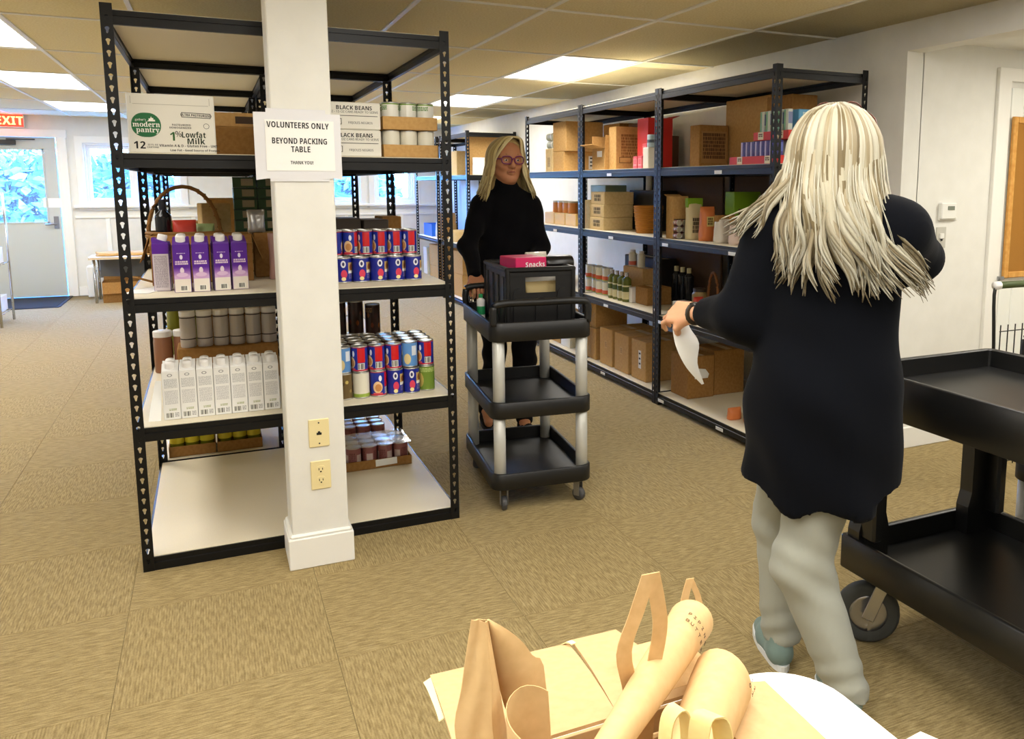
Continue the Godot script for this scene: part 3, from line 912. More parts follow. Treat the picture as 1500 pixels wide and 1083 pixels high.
func open_box(n: String, label: String, at: Vector3, size: Vector3, mt: Material, turn := 0.0, flaps := [40.0, 50.0, 30.0, 45.0], fl := 0.45, cat := "box", group := "") -> Node3D:    # open corrugated box with its flaps out
	var t := thing(n, label, cat, at, turn, group)
	var w := 0.004
	var h := size.y
	part(t, "base", box(Vector3(size.x, w, size.z), 0.0005), mt, Vector3(0, w / 2, 0))
	for s in [-1, 1]:
		part(t, "side_panel", box(Vector3(w, h, size.z), 0.0005), mt, Vector3(s * (size.x - w) / 2, h / 2, 0))
		part(t, "end_panel", box(Vector3(size.x - 2 * w, h, w), 0.0005), mt, Vector3(0, h / 2, s * (size.z - w) / 2))
	for k in 4:
		if flaps[k] < -900: continue
		var onx := k < 2
		var s := -1 if k % 2 == 0 else 1
		var L := (size.x if onx else size.z) * fl
		var piv := Vector3(s * size.x / 2, h, 0) if onx else Vector3(0, h, s * size.z / 2)
		var ang := deg_to_rad(flaps[k])                  # from level, out and up
		var dir := (Vector3(s, 0, 0) if onx else Vector3(0, 0, s)) * cos(ang) + Vector3.UP * sin(ang)
		var b := Basis(Vector3(0, 0, 1), 0)
		if onx: b = Basis(dir, Vector3(0, 0, s).cross(dir), Vector3(0, 0, s))
		else: b = Basis(Vector3(s, 0, 0), dir.cross(Vector3(s, 0, 0)), dir)
		var fsz := Vector3(L, w * 0.8, size.z - 0.004) if onx else Vector3(size.x - 0.004, w * 0.8, L)
		var p := part(t, "flap", box(fsz, 0.0005), mt)
		p.transform = Transform3D(b, piv + dir * (L / 2 + 0.001))
	return t

func card() -> Material: return grain("cardboard", rgb(206, 166, 108), rgb(190, 148, 92), 0.85, 0.05, 3.0, 51, 0.2)
func card2() -> Material: return grain("dark cardboard", rgb(168, 126, 74), rgb(148, 108, 60), 0.85, 0.05, 3.0, 52, 0.2)
func card3() -> Material: return grain("pale cardboard", rgb(226, 200, 150), rgb(212, 184, 132), 0.85, 0.05, 3.0, 53, 0.2)

func tray(n: String, label: String, at: Vector3, size: Vector3, mt: Material, group := "", turn := 0.0) -> Node3D:   # low open tray
	return open_box(n, label, at, size, mt, turn, [-999.0, -999.0, -999.0, -999.0], 0.4, "tray", group)

func drink_carton(label: String, kind: String, at: Vector3, turn: float, group: String, s := Vector3(0.058, 0.185, 0.058)) -> Node3D:   # brick with a sloping shoulder and a screw cap
	var t := thing("drink_carton", label, "carton", at, turn, group)
	var im := canvas(64, 204, Color.WHITE)
	var im2 := canvas(64, 204, Color.WHITE)
	if not mats.has("carton front " + kind):
		if kind == "purple":
			for y in 204:
				var c := rgb(86, 30, 150) if y < 96 else rgb(86, 30, 150).lerp(rgb(206, 170, 214), clampf((y - 96) / 40.0, 0, 1)) if y < 148 else rgb(232, 224, 214)
				im.fill_rect(Rect2i(0, y, 64, 1), c)
			disc(im, 31, 54, 6, 10, rgb(230, 220, 240))
			fine_print(im, Rect2i(14, 36, 34, 6), rgb(220, 200, 230), 5, 2)
			fine_print(im, Rect2i(6, 70, 52, 22), rgb(226, 206, 220), 9, 3)
			disc(im, 32, 112, 8, 14, rgb(226, 210, 226))
			disc(im, 32, 134, 26, 14, rgb(200, 160, 208))
			disc(im, 32, 130, 22, 9, rgb(216, 186, 220))
			bars(im, Rect2i(24, 178, 26, 18), 3)
			im2.fill(rgb(206, 196, 202))
			im2.fill_rect(Rect2i(0, 0, 64, 44), rgb(92, 36, 150))
			fine_print(im2, Rect2i(6, 52, 52, 140), rgb(140, 130, 140), 5, 6)
		else:
			im.fill(rgb(236, 236, 234))
			disc(im, 30, 14, 10, 6, rgb(130, 130, 134))
			disc(im, 30, 14, 7, 4, rgb(236, 236, 234))
			fine_print(im, Rect2i(6, 30, 52, 40), rgb(178, 180, 182), 5, 2)
			fine_print(im, Rect2i(6, 80, 52, 60), rgb(190, 190, 192), 5, 8)
			fine_print(im, Rect2i(20, 158, 30, 10), rgb(150, 160, 110), 5, 9)
			bars(im, Rect2i(8, 176, 26, 20), 5)
			fine_print(im, Rect2i(42, 176, 16, 20), rgb(120, 120, 124), 4, 4)
			im2.fill(rgb(214, 214, 212))
			fine_print(im2, Rect2i(6, 12, 52, 180), rgb(160, 160, 164), 5, 7)
		img_mat("carton front " + kind, im, 0.4)
		img_mat("carton side " + kind, im2, 0.4)
	var plain := mat("carton " + kind, rgb(88, 32, 150) if kind == "purple" else rgb(232, 232, 230), 0.4)
	part(t, "body", box(s, 0.002), plain, Vector3(0, s.y / 2, 0))
	part(t, "front_print", sheet(s.x - 0.003, s.y - 0.003), mats["carton front " + kind], Vector3(0, s.y / 2, s.z / 2))
	part(t, "side_print", sheet(s.z - 0.003, s.y - 0.003), mats["carton side " + kind], Vector3(-s.x / 2, s.y / 2, 0), Vector3(0, -PI / 2, 0))
	var k := "shoulder%.3f" % s.x
	if not meshes.has(k):
		var st := begin()
		var x := s.x / 2 - 0.001; var z := s.z / 2 - 0.001
		var a := [Vector3(-x, 0, z), Vector3(x, 0, z), Vector3(x, 0, -z), Vector3(-x, 0, -z)]
		var b := [Vector3(-x, 0.003, z * 0.96), Vector3(x, 0.003, z * 0.96), Vector3(x, 0.022, -z), Vector3(-x, 0.022, -z)]
		for i in 4: quad(st, a[i], a[(i + 1) % 4], b[(i + 1) % 4], b[i])
		quad(st, b[0], b[1], b[2], b[3])
		meshes[k] = done(st)
	part(t, "shoulder", meshes[k], plain, Vector3(0, s.y, 0))
	part(t, "cap", lathe([[0.0, 0.0, 1], [0.0165, 0.0], [0.0165, 0.014], [0.015, 0.018], [0.0, 0.018, 1]], 14), mat("cap white", rgb(240, 238, 236), 0.4), Vector3(0, s.y + 0.007, 0.002), Vector3(0.25, 0, 0)).scale = Vector3(1.05, 1.45, 1.05)
	return t

func pouch(n: String, cat: String, label: String, at: Vector3, size: Vector3, mt: Material, turn := 0.0, group := "", header: Material = null, sd := 1) -> Node3D:     # pillow bag standing on its base
	var t := thing(n, label, cat, at, turn, group)
	var g := RandomNumberGenerator.new()
	g.seed = sd
	var st := begin(true)
	var rows := 9; var cols := 16
	var pt := []
	for i in rows:
		var v := float(i) / (rows - 1)
		var ring := []
		var th := size.z * (0.5 * sqrt(maxf(0.0, 1.0 - pow(v, 2.6))) + 0.02) * (0.85 if i == 0 else 1.0)
		for j in cols:
			var a := TAU * j / cols
			var cx := signf(cos(a)) * pow(absf(cos(a)), 0.6); var cz := signf(sin(a)) * pow(absf(sin(a)), 0.8)
			ring.append(Vector3(cx * size.x / 2 * (1.0 - 0.06 * sin(v * PI)) + g.randf_range(-1, 1) * size.x * 0.012, v * size.y, cz * th + g.randf_range(-1, 1) * size.z * 0.03))
		pt.append(ring)
	for i in rows - 1:
		for j in cols:
			var k := (j + 1) % cols
			quad(st, pt[i][k], pt[i][j], pt[i + 1][j], pt[i + 1][k])
	for j in range(1, cols - 1):
		tri(st, pt[0][0], pt[0][j], pt[0][j + 1])
		tri(st, pt[-1][0], pt[-1][j + 1], pt[-1][j])
	part(t, "bag", done(st), mt)
	if header:
		part(t, "header_card", box(Vector3(size.x * 1.02, size.y * 0.24, 0.012 + size.z * 0.25), 0.003), header, Vector3(0, size.y * 0.94, 0))
	return t

func arch_basket(n: String, label: String, at: Vector3, w: float, h: float, hh: float, mt: Material, turn := 0.0) -> Node3D:     # wicker basket with an arched handle
	var t := thing(n, label, "basket", at, turn)
	var st := begin(true)
	var rows := int(h / 0.014)
	for i in rows:
		var v := (i + 0.5) / rows
		var ring := []
		for j in 33:
			var a := TAU * j / 32
			var rr := w / 2 * (0.8 + 0.2 * v) + 0.003 * (1 if (i + j) % 2 == 0 else -1)
			ring.append(Vector3(cos(a) * rr, v * h, sin(a) * rr * 0.75))
		add_tube(st, ring, [0.0075], 6)
	var weave := done(st)
	part(t, "weave", weave, mt)
	part(t, "base", lathe([[0.0, 0.0, 1], [w * 0.41, 0.0, 1], [w * 0.42, 0.008, 1], [0.0, 0.008, 1]], 24), mt).scale = Vector3(1, 1, 0.75)
	var arc := []
	for j in 17:
		var a := PI * j / 16
		arc.append(Vector3(cos(a) * w / 2 * 0.98, h * 0.5 + (hh - h * 0.5) * pow(sin(a), 0.75), 0))
	var hs := begin(true)
	add_tube(hs, arc, [0.0085], 8)
	for j in 16:
		var wrap := []
		for k in 5:
			var a := TAU * k / 4.0
			var b: Vector3 = arc[j].lerp(arc[j + 1], k / 4.0)
			wrap.append(b + Vector3(cos(a) * 0.009, cos(a) * 0.004, sin(a) * 0.0095))
		add_tube(hs, wrap, [0.003], 5)
	part(t, "handle", done(hs), mt)
	return t

# ================================================================ groceries on the middle racks
func build_main_groceries() -> void:
	var white_card := mat("white card", rgb(232, 229, 218), 0.7)
	var ink: Material = mats["ink"]
	var grey_ink := mat("grey ink", rgb(110, 108, 104), 0.8)
	var y4 := 1.5605; var y3 := 1.0385; var y2 := 0.5565; var y1 := 0.0535
	# milk box
	var mb := carton_box("milk_case", "white case of 1% lowfat milk with a round green emblem", Vector3(-0.104, y4, -3.59), Vector3(0.284, 0.211, 0.25), white_card, 0.0, "", {"tape": false})
	var fz := 0.1253
	part(mb, "green_emblem", prism(round_rect(0.094, 0.086, 0.04, 8), 0.0008), mat("emblem green", rgb(20, 104, 56), 0.6), Vector3(-0.083, 0.1, fz))
	var wi := mat("white ink", rgb(244, 244, 236), 0.7)
	lettering(mb, "modern", 0.0165, wi, Vector3(-0.083, 0.101, fz + 0.0006), Vector3.ZERO, true, "Droid Serif", 0.95)
	lettering(mb, "pantry", 0.0165, wi, Vector3(-0.079, 0.082, fz + 0.0006), Vector3.ZERO, true, "Droid Serif", 0.95)
	lettering(mb, "gather's", 0.007, wi, Vector3(-0.1, 0.118, fz + 0.0006), Vector3.ZERO, false)
	part(mb, "emblem_leaf", prism(PackedVector2Array([Vector2(-0.012, 0), Vector2(0.014, 0), Vector2(0.014, 0.006), Vector2(0.009, 0.006), Vector2(0.009, 0.012), Vector2(0.004, 0.012), Vector2(0.002, 0.018), Vector2(-0.001, 0.01), Vector2(-0.006, 0.01), Vector2(-0.006, 0.004)]), 0.0006), wi, Vector3(-0.068, 0.113, fz + 0.0004))
	var gi := mat("green ink", rgb(40, 92, 36), 0.7)
	lettering(mb, "1", 0.031, gi, Vector3(0.001, 0.061, fz))
	lettering(mb, "%", 0.02, ink, Vector3(0.018, 0.07, fz), Vector3.ZERO, false)
	lettering(mb, "Lowfat", 0.0205, mat("dark green ink", rgb(30, 48, 26), 0.8), Vector3(0.068, 0.068, fz), Vector3.ZERO, true, "Droid Sans", 0.86)
	lettering(mb, "Milk", 0.0205, mats["dark green ink"], Vector3(0.074, 0.045, fz))
	lettering(mb, "Vitamin A & D - Gluten Free - UHT", 0.0088, ink, Vector3(0.05, 0.028, fz), Vector3.ZERO, true, "Droid Sans", 0.98)
	lettering(mb, "Low Fat - Good Source of Protein", 0.0075, ink, Vector3(0.07, 0.012, fz))
	lettering(mb, "12", 0.026, ink, Vector3(-0.108, 0.028, fz))
	lettering(mb, "32 FL OZ", 0.006, grey_ink, Vector3(-0.066, 0.03, fz))
	lettering(mb, "CARTONS", 0.006, grey_ink, Vector3(-0.066, 0.021, fz))
	lettering(mb, "PASTEURIZED", 0.007, grey_ink, Vector3(0.03, 0.103, fz))
	lettering(mb, "HOMOGENIZED", 0.007, grey_ink, Vector3(0.026, 0.093, fz))
	part(mb, "stamp_frame", boxes([[Vector3(0, 0.008, 0), Vector3(0.096, 0.002, 0.0006)], [Vector3(0, -0.008, 0), Vector3(0.096, 0.002, 0.0006)], [Vector3(-0.047, 0, 0), Vector3(0.002, 0.018, 0.0006)], [Vector3(0.047, 0, 0), Vector3(0.002, 0.018, 0.0006)]], 0.0), ink, Vector3(0.08, 0.139, fz), Vector3(0, 0, -0.03))
	lettering(mb, "ULTRA PASTEURIZED", 0.0085, ink, Vector3(0.08, 0.139, fz), Vector3(0, 0, -0.03), true, "Droid Sans", 0.9)
	var ring := lathe([[0.0098, -0.0003], [0.0098, 0.0003], [0.0085, 0.0003], [0.0085, -0.0003]], 20)
	part(mb, "round_mark", ring, ink, Vector3(0.112, 0.101, fz), Vector3(PI / 2, 0, 0))
	part(mb, "flap_crease", boxes([[Vector3(0.0, 0.174, fz), Vector3(0.244, 0.0015, 0.0006)], [Vector3(-0.128, 0.188, fz), Vector3(0.0015, 0.026, 0.0006)], [Vector3(0.126, 0.188, fz), Vector3(0.0015, 0.026, 0.0006)]], 0.0), mat("crease", rgb(176, 172, 160), 0.8))
	# boxes behind the milk
	var db := carton_box("brown_case", "brown carton standing in shade behind the milk case", Vector3(0.13, y4, -4.0), Vector3(0.3, 0.125, 0.3), card2())
	var lb := carton_box("flat_case", "pale carton with a dark printed patch on top of the shaded brown carton", Vector3(0.12, y4 + 0.1265, -4.0), Vector3(0.27, 0.06, 0.24), card())
	part(lb, "printed_patch", box(Vector3(0.1, 0.03, 0.0006), 0.0), mat("patch ink", rgb(70, 52, 36), 0.8), Vector3(0.05, 0.03, 0.1203))
	# black bean boxes
	for i in 2:
		var bb := carton_box("bean_case", ["white black beans case at the bottom of the pair", "white black beans case on top of the pair"][i], Vector3(0.528, y4 + i * 0.107, -3.61), Vector3(0.228, 0.1055, 0.29), white_card, 0.0, "pair of white black beans cases", {"tape": i == 1})
		var z := 0.1453
		lettering(bb, "BLACK BEANS", 0.0155, ink, Vector3(0.012, 0.084, z))
		lettering(bb, "12 - 15 OZ CANS READY TO SERVE", 0.0085, ink, Vector3(0.012, 0.068, z), Vector3.ZERO, false, "Droid Sans", 1.05)
		part(bb, "printed_rule", boxes([[Vector3(0.0, 0.053, z), Vector3(0.205, 0.0022, 0.0006)]], 0.0), ink)
		part(bb, "printed_mark", boxes([[Vector3(-0.052, 0.03, z), Vector3(0.002, 0.024, 0.0006)], [Vector3(-0.044, 0.019, z), Vector3(0.014, 0.002, 0.0006)], [Vector3(-0.044, 0.041, z), Vector3(0.014, 0.002, 0.0006)], [Vector3(-0.038, 0.03, z), Vector3(0.002, 0.024, 0.0006)]], 0.0), ink)
		lettering(bb, "FRIJOLES NEGROS", 0.0085, ink, Vector3(0.035, 0.026, z), Vector3.ZERO, false)
	jar_proto("bottle", "bottle", "small white bottle peeping over the black beans cases", Vector3(0.47, y4, -4.05), 0.035, 0.24, mat("milky plastic", rgb(220, 222, 224), 0.4), mats["cap white"])
	# two trays of white cans
	for i in 2:
		var by := y4 + i * 0.1125
		tray("can_tray", ["brown cardboard tray of white cans resting on the shelf board", "brown cardboard tray of white cans set on top of the lower cans"][i], Vector3(0.764, by, -3.63), Vector3(0.222, 0.052, 0.31), card(), "pair of brown can trays")
		var p0: Node3D = null
		for a in 3:
			for b in 4:
				var at := Vector3(0.764 + (a - 1) * 0.0715, by + 0.005, -3.63 + (1.5 - b) * 0.0735)
				var lab := "white tin with green lettering, %s from left and %s from front, %s tray" % [ordinal(a), ordinal(b), ["lower", "upper"][i]]
				if p0 == null: p0 = can_proto("food_can", "white green" if i == 1 else "white base", 0.035, 0.106, lab.replace("green lettering", "green band") if i == 0 else lab, at, 0.2, "white cans in the brown trays")
				else: copy(p0, lab.replace("green lettering", "green band") if i == 0 else lab, at, rng.randf_range(-0.5, 0.9))
	# purple cartons
	var gp := "purple drink cartons on the middle shelf"
	var pc := drink_carton("purple drink carton at the left end of the front four", "purple", Vector3(-0.106, y3, -3.565), 0.0, gp)
	var px := [-0.041, 0.031, 0.094]
	for i in 3: copy(pc, ["purple drink carton second from the left of the front four", "purple drink carton third from the left of the front four", "purple drink carton at the right end of the front four"][i], Vector3(px[i], y3, -3.565 - 0.012 * i), [0.0, 0.06, 0.09][i])
	for i in 4: copy(pc, "purple drink carton in the hidden second row, %s from the left" % ordinal(i), Vector3(-0.106 + 0.066 * i, y3, -3.64), 0.04)
	copy(pc, "purple drink carton turned to show its grey printed back, left of the others", Vector3(-0.176, y3, -3.645), PI / 2 - 0.12)
	# open brown box with goods, basket, green boxes
	open_box("brown_box", "open brown carton standing behind the purple drink cartons", Vector3(-0.035, y3, -3.965), Vector3(0.385, 0.2, 0.19), card2(), 0.0, [-70.0, -70.0, -999.0, -40.0], 0.3)
	var wick := grain("wicker", rgb(176, 130, 72), rgb(128, 88, 42), 0.7, 0.2, 8.0, 61)
	arch_basket("wicker_basket", "tan wicker basket with a tall arched handle behind the purple cartons", Vector3(-0.105, y3, -4.27), 0.31, 0.2, 0.4, wick)
	var rp := mat("red foil", rgb(214, 70, 58), 0.4)
	pouch("snack_bag", "snack bag", "red and white snack bag lying in the wicker basket", Vector3(-0.105, y3 + 0.14, -4.24), Vector3(0.1, 0.11, 0.07), rp, 0.3, "", null, 3)
	pouch("snack_bag", "snack bag", "pale green snack bag in the right of the wicker basket", Vector3(-0.02, y3 + 0.13, -4.29), Vector3(0.08, 0.1, 0.06), mat("pale green foil", rgb(160, 186, 128), 0.4), -0.3, "", null, 4)
	jar_proto("wine_bottle", "bottle", "dark bottle with a grey label standing in the wicker basket", Vector3(-0.19, y3 + 0.012, -4.27), 0.034, 0.33, mat("dark bottle", rgb(26, 28, 34), 0.2), mat("dark cap", rgb(20, 22, 40), 0.4), "", 0.42)
	carton_box("pale_box", "pale box with grey side behind the basket handle", Vector3(0.02, y3, -4.48), Vector3(0.13, 0.32, 0.1), card3(), 0.2, "", {"tape": false})
	carton_box("brown_case", "brown carton with two flap lines right behind the basket", Vector3(0.1, y3, -4.75), Vector3(0.22, 0.34, 0.16), card(), 0.0)
	var gb := thing("tea_box", "green box with a beige window, bottom of the left stack", "box", Vector3(0.155, y3, -4.3), 0, "stacked green boxes by the column")
	part(gb, "body", box(Vector3(0.1, 0.049, 0.1), 0.0015), mat("box green", rgb(34, 70, 30), 0.5), Vector3(0, 0.0245, 0))
	part(gb, "front_panel", box(Vector3(0.052, 0.032, 0.001), 0.0003), mat("box beige", rgb(150, 138, 104), 0.6), Vector3(0.012, 0.0245, 0.0503))
	part(gb, "lid_band", box(Vector3(0.101, 0.006, 0.101), 0.0005), mat("box dark green", rgb(18, 44, 18), 0.5), Vector3(0, 0.0455, 0))
	for i in 17:
		var row: int = (i + 1) / 2
		copy(gb, "green box with a beige window, %s from the bottom of the %s stack" % [ordinal(row), ["left", "right"][(i + 1) % 2]], Vector3(0.155 + 0.104 * ((i + 1) % 2), y3 + row * 0.0495, -4.3 + 0.004 * ((i * 7) % 3)), 0.02 * ((i * 5) % 3 - 1))
	var silver := mat("silver foil", rgb(186, 184, 180), 0.25, 0.6)
	pouch("coffee_bag", "bag", "crumpled silver bag before the green boxes", Vector3(0.185, y3 + 0.2, -4.02), Vector3(0.075, 0.1, 0.05), silver, 0.2, "", null, 7)
	carton_box("brown_case", "small brown carton under the silver bag beside the column", Vector3(0.235, y3, -4.06), Vector3(0.13, 0.198, 0.14), card2())
	pouch("snack_bag", "snack bag", "pink and white snack bag leaning by the column", Vector3(0.262, y3 + 0.0, -3.9), Vector3(0.08, 0.2, 0.06), mat("pink foil", rgb(190, 150, 140), 0.4), 0.0, "", null, 8)
	var fold := thing("folded_carton", "folded brown carton strip leaning at the left end of the middle shelf", "cardboard", Vector3(-0.235, y3 + 0.004, -3.76), 0.5)
	part(fold, "panel", box(Vector3(0.11, 0.006, 0.05), 0.001), card2(), Vector3(0, 0.024, 0), Vector3(0, 0, -0.35))
	part(fold, "fold", box(Vector3(0.03, 0.006, 0.06), 0.001), card(), Vector3(0.045, 0.003, 0.012), Vector3(0, 0.4, 0))
	var wp := thing("paper_sheet", "white paper lying at the left end of the middle shelf", "paper", Vector3(-0.235, y3 + 0.0006, -3.66), -0.3)
	part(wp, "sheet", patch([[Vector3(-0.05, 0, 0.1), Vector3(0.04, 0, 0.1)], [Vector3(-0.05, 0.001, 0), Vector3(0.05, 0.001, 0)], [Vector3(-0.02, 0.002, -0.1), Vector3(0.05, 0.012, -0.09)]], 0.0006), mats["paper"])
	# cans right of the column, middle shelf
	var g3 := "blue cans on the middle shelf right of the column"
	var cp: Node3D = null
	for i in 5:
		var at := Vector3(0.4955 + 0.0742 * i, y3, -3.637)
		var lab := "low blue can with a photo panel, %s from the column in the front row" % ordinal(i)
		if cp == null: cp = can_proto("food_can", "blue photo", 0.0366, 0.107, lab, at, 0.4, g3)
		else: copy(cp, lab, at, 0.35 + 0.06 * i)
	for r in 2:
		for i in 5: copy(cp, "low blue can under the upper tier, %s from column, %s row" % [ordinal(i), ordinal(r + 1)], Vector3(0.4955 + 0.0742 * i, y3, -3.714 - 0.076 * r), 0.8)
	var up: Node3D = null
	for r in 2:
		for i in 6:
			var at := Vector3(0.476 + 0.064 * i, y3 + 0.1075, -3.712 - 0.068 * r)
			var lab := "blue and red can on the upper tier, %s from column, %s row" % [ordinal(i), ["front", "rear"][r]]
			if up == null: up = can_proto("food_can", "blue red", 0.0315, 0.109, lab, at, -0.9, "blue and red cans on the upper tier of the middle shelf")
			else: copy(up, lab, at, [0.3, 0.35, -0.65, -0.6, -0.55, -0.5][i] if r == 0 else rng.randf() * 3.0)
	for i in 3:
		carton_box("flat_case", "dark flat carton of tins behind the blue cans, %s from the column" % ordinal(i), Vector3(0.47 + 0.13 * i, y3, -4.3), Vector3(0.125, 0.24 + 0.008 * (i % 2), 0.2), mat("dark print", rgb(66, 56, 46), 0.6), 0.05 * i, "dark cartons behind the blue cans", {"tape": false})
	carton_box("flat_case", "small brown carton of dried goods behind the right end of the blue cans", Vector3(0.835, y3, -4.4), Vector3(0.1, 0.25, 0.14), card2(), 0.1, "", {"tape": false})
	# white cartons
	var g2 := "white drink cartons on the shelf below"
	var wc := drink_carton("white drink carton first from the left in the front row", "white", Vector3(-0.17, y2, -3.522), 0.0, g2, Vector3(0.0575, 0.187, 0.058))
	for r in 2:
		for i in 7:
			if r == 0 and i == 0: continue
			copy(wc, "white drink carton %s from the left in the %s row" % [ordinal(i), ["front", "second"][r]], Vector3(-0.17 + 0.0592 * i, y2, -3.522 - 0.0605 * r), 0.02 * ((i * 3 + r) % 3 - 1))
	var lp := thing("paper_sheet", "white sheet leaning against the white drink cartons at their left end", "paper", Vector3(-0.222, y2, -3.56))
	part(lp, "sheet", patch([[Vector3(-0.03, 0.002, 0.07), Vector3(0.012, 0.002, 0.075)], [Vector3(-0.02, 0.06, 0.04), Vector3(0.016, 0.06, 0.05)], [Vector3(-0.002, 0.14, -0.01), Vector3(0.018, 0.14, 0.0)]], 0.0006), mats["paper"])
	# canisters behind
	carton_box("brown_case", "wide brown carton under the white canisters", Vector3(0.045, y2, -4.2), Vector3(0.42, 0.16, 0.2), card2(), 0.0, "", {"tape": false})
	var cn: Node3D = null
	var pale := mat("canister", rgb(198, 190, 186), 0.45)
	for i in 6:
		var at := Vector3(-0.118 + 0.068 * i, y2 + 0.161, -4.16)
		var lab := "tall white canister with a white lid, %s from the left" % ordinal(i)
		if cn == null:
			cn = jar_proto("canister", "canister", lab, at, 0.0325, 0.165, pale, mats["cap white"], "row of white canisters on the brown carton", 0.96)
			part(cn, "seam_ring", lathe([[0.0325, 0.036], [0.0335, 0.037], [0.0335, 0.04], [0.0325, 0.041]], 20), mat("seam dark", rgb(60, 52, 50), 0.6))
			part(cn, "lid_ring", lathe([[0.0325, 0.133], [0.0333, 0.134], [0.0333, 0.137], [0.0325, 0.138]], 20), mats["seam dark"])
		else: copy(cn, lab, at)
	var jb := mat("peanut brown", rgb(150, 104, 78), 0.35)
	for i in 2: jar_proto("spread_jar", "jar", ["brown jar with a white lid at the far left of the shelf", "brown jar with a white lid next to the canisters"][i], Vector3(-0.235 + 0.085 * i, y2, -4.43), 0.041, 0.2, jb, mats["cap white"], "pair of brown jars with white lids", 0.95)
	var oil := mat("olive glass", rgb(116, 116, 34), 0.15)
	for i in 2: jar_proto("pickle_jar", "jar", ["olive green jar with a red lid behind the brown jars", "olive green jar behind the canisters' left end"][i], Vector3(-0.19 + 0.11 * i, y2, -4.9), 0.045, 0.3, oil, mat("red cap", rgb(150, 60, 46), 0.4))
	# cans right of the column, lower shelf
	var kinds := ["brown", "white base", "blue red", "blue photo", "blue photo", "green"]
	for i in 6:
		can_proto("food_can", kinds[i], 0.0345, 0.112, "%s, lower shelf, bottom tier, %s from column" % [["brown can with pale beans", "plain white can with a green foot", "blue and red can", "blue can with a photo panel", "blue can with a photo panel", "green can of vegetables"][i], ordinal(i)], Vector3(0.468 + 0.0708 * i, y2, -3.545 - (0.02 if i == 5 else 0.0)), [0.0, 0.5, 0.55, 0.35, 0.3, 0.2][i], "mixed cans on the lower shelf")
	var uk := ["sky", "blue red", "blue red", "blue red", "sky", "blue red"]
	for i in 6:
		can_proto("food_can", uk[i], 0.034, 0.111, "%s, lower shelf, upper tier, %s from column" % [["pale blue can", "red and blue can", "red and blue can", "red and blue can", "pale blue can", "red and blue can"][i], ordinal(i)], Vector3(0.466 + 0.0706 * i + (0.002 if i == 5 else 0.0), y2 + 0.1125, -3.546 - [0, 0, 0, 0, 0.012, 0.02][i]), [0.3, -0.55, -0.5, -0.6, 0.1, -0.55][i], "mixed cans on the lower shelf")
	var bk: Node3D = null
	for r in 3:
		for t in 2:
			for i in 6:
				var at := Vector3(0.468 + 0.0708 * i, y2 + 0.1125 * t, -3.64 - 0.0725 * r)
				var lab := "dark can in the rear block, %s tier, %s row, %s from column" % [["bottom", "upper"][t], ordinal(r), ordinal(i)]
				if bk == null: bk = can_proto("food_can", "dark", 0.0345, 0.112, lab, at, 0.0, "cans in the block behind the front row")
				else: copy(bk, lab, at, rng.randf() * 6.0)
	for i in 4:
		can_proto("food_can", "dark", 0.0365, 0.165, "tall dark tin standing behind the cans, %s from the column" % ordinal(i), Vector3(0.46 + 0.082 * i, y2 + 0.16 - 0.02 * (1 if i == 3 else 0), -4.2), 0.7 * i, "tall dark tins behind the cans")
	carton_box("brown_case", "brown carton under the tall dark tins", Vector3(0.585, y2, -4.2), Vector3(0.36, 0.139, 0.14), card2(), 0.0, "", {"tape": false})
	# shrink wrapped trays on the lowest shelf
	var film := mat("shrink film", Color(1, 1, 1, 0.1), 0.12)
	film.transparency = BaseMaterial3D.TRANSPARENCY_ALPHA
	for i in 2:
		var c := Vector3([0.69, 0.645][i], y1, [-4.19, -4.56][i])
		var ty := tray("can_tray", ["brown tray of pink tins in shrink film, nearest on the lowest shelf", "brown tray of pink tins on the lowest shelf, behind the wrapped one"][i], c, Vector3(0.32, 0.046, 0.25), card2(), "trays of pink tins on the lowest shelf")
		part(ty, "price_label", box(Vector3(0.105, 0.034, 0.0008), 0.0003), mats["tag white"], Vector3(0.035 - 0.12 * i, 0.028, 0.1254), Vector3(0, 0, 0.03))
		var q: Node3D = null
		for a in 4:
			for b in 3:
				var at := c + Vector3((a - 1.5) * 0.0765, 0.005, (1 - b) * 0.078)
				var lab := "pink tin in the %s lowest-shelf tray, %s from left, %s from front" % [["nearer", "farther"][i], ordinal(a), ordinal(b)]
				if q == null: q = can_proto("food_can", "pink", 0.0365, 0.107, lab, at, 0.3, "pink tins in the trays on the lowest shelf")
				else: copy(q, lab, at, rng.randf_range(-1, 1))
		if i == 0:
			var fs := begin(true)
			var top := []
			for r in 7:
				var row := []
				for k in 9: row.append(Vector3(lerpf(-0.161, 0.161, k / 8.0), 0.1135 + rng.randf_range(0.0, 0.006), lerpf(0.126, -0.126, r / 6.0)))
				top.append(row)
			part(ty, "shrink_film", patch(top, 0.0006), film)
	# yellow lidded jars at the back of the lowest shelf
	for i in 2:
		var c := Vector3([-0.148, 0.078][i], y1, -4.775)
		tray("jar_tray", ["deep brown tray of green jars on the lowest shelf, left one", "deep brown tray of green jars on the lowest shelf, right one"][i], c, Vector3(0.218, 0.055, 0.2), card2(), "deep trays of green jars")
		var q: Node3D = null
		for a in 3:
			for b in 2:
				var lab := "green jar with a yellow band, %s from the left, %s row of the %s tray" % [ordinal(a), ["front", "back"][b], ["left", "right"][i]]
				var at := c + Vector3((a - 1) * 0.07, 0.005, 0.045 - 0.09 * b)
				if q == null:
					q = jar_proto("pickle_jar", "jar", lab, at, 0.0335, 0.15, mats["olive glass"], mat("green cap", rgb(60, 84, 30), 0.4), "green jars in the deep trays", 0.9)
					part(q, "yellow_band", lathe([[0.034, 0.058], [0.0345, 0.06], [0.0345, 0.104], [0.034, 0.105]], 20), mat("band yellow", rgb(206, 190, 40), 0.5))
				else: copy(q, lab, at)

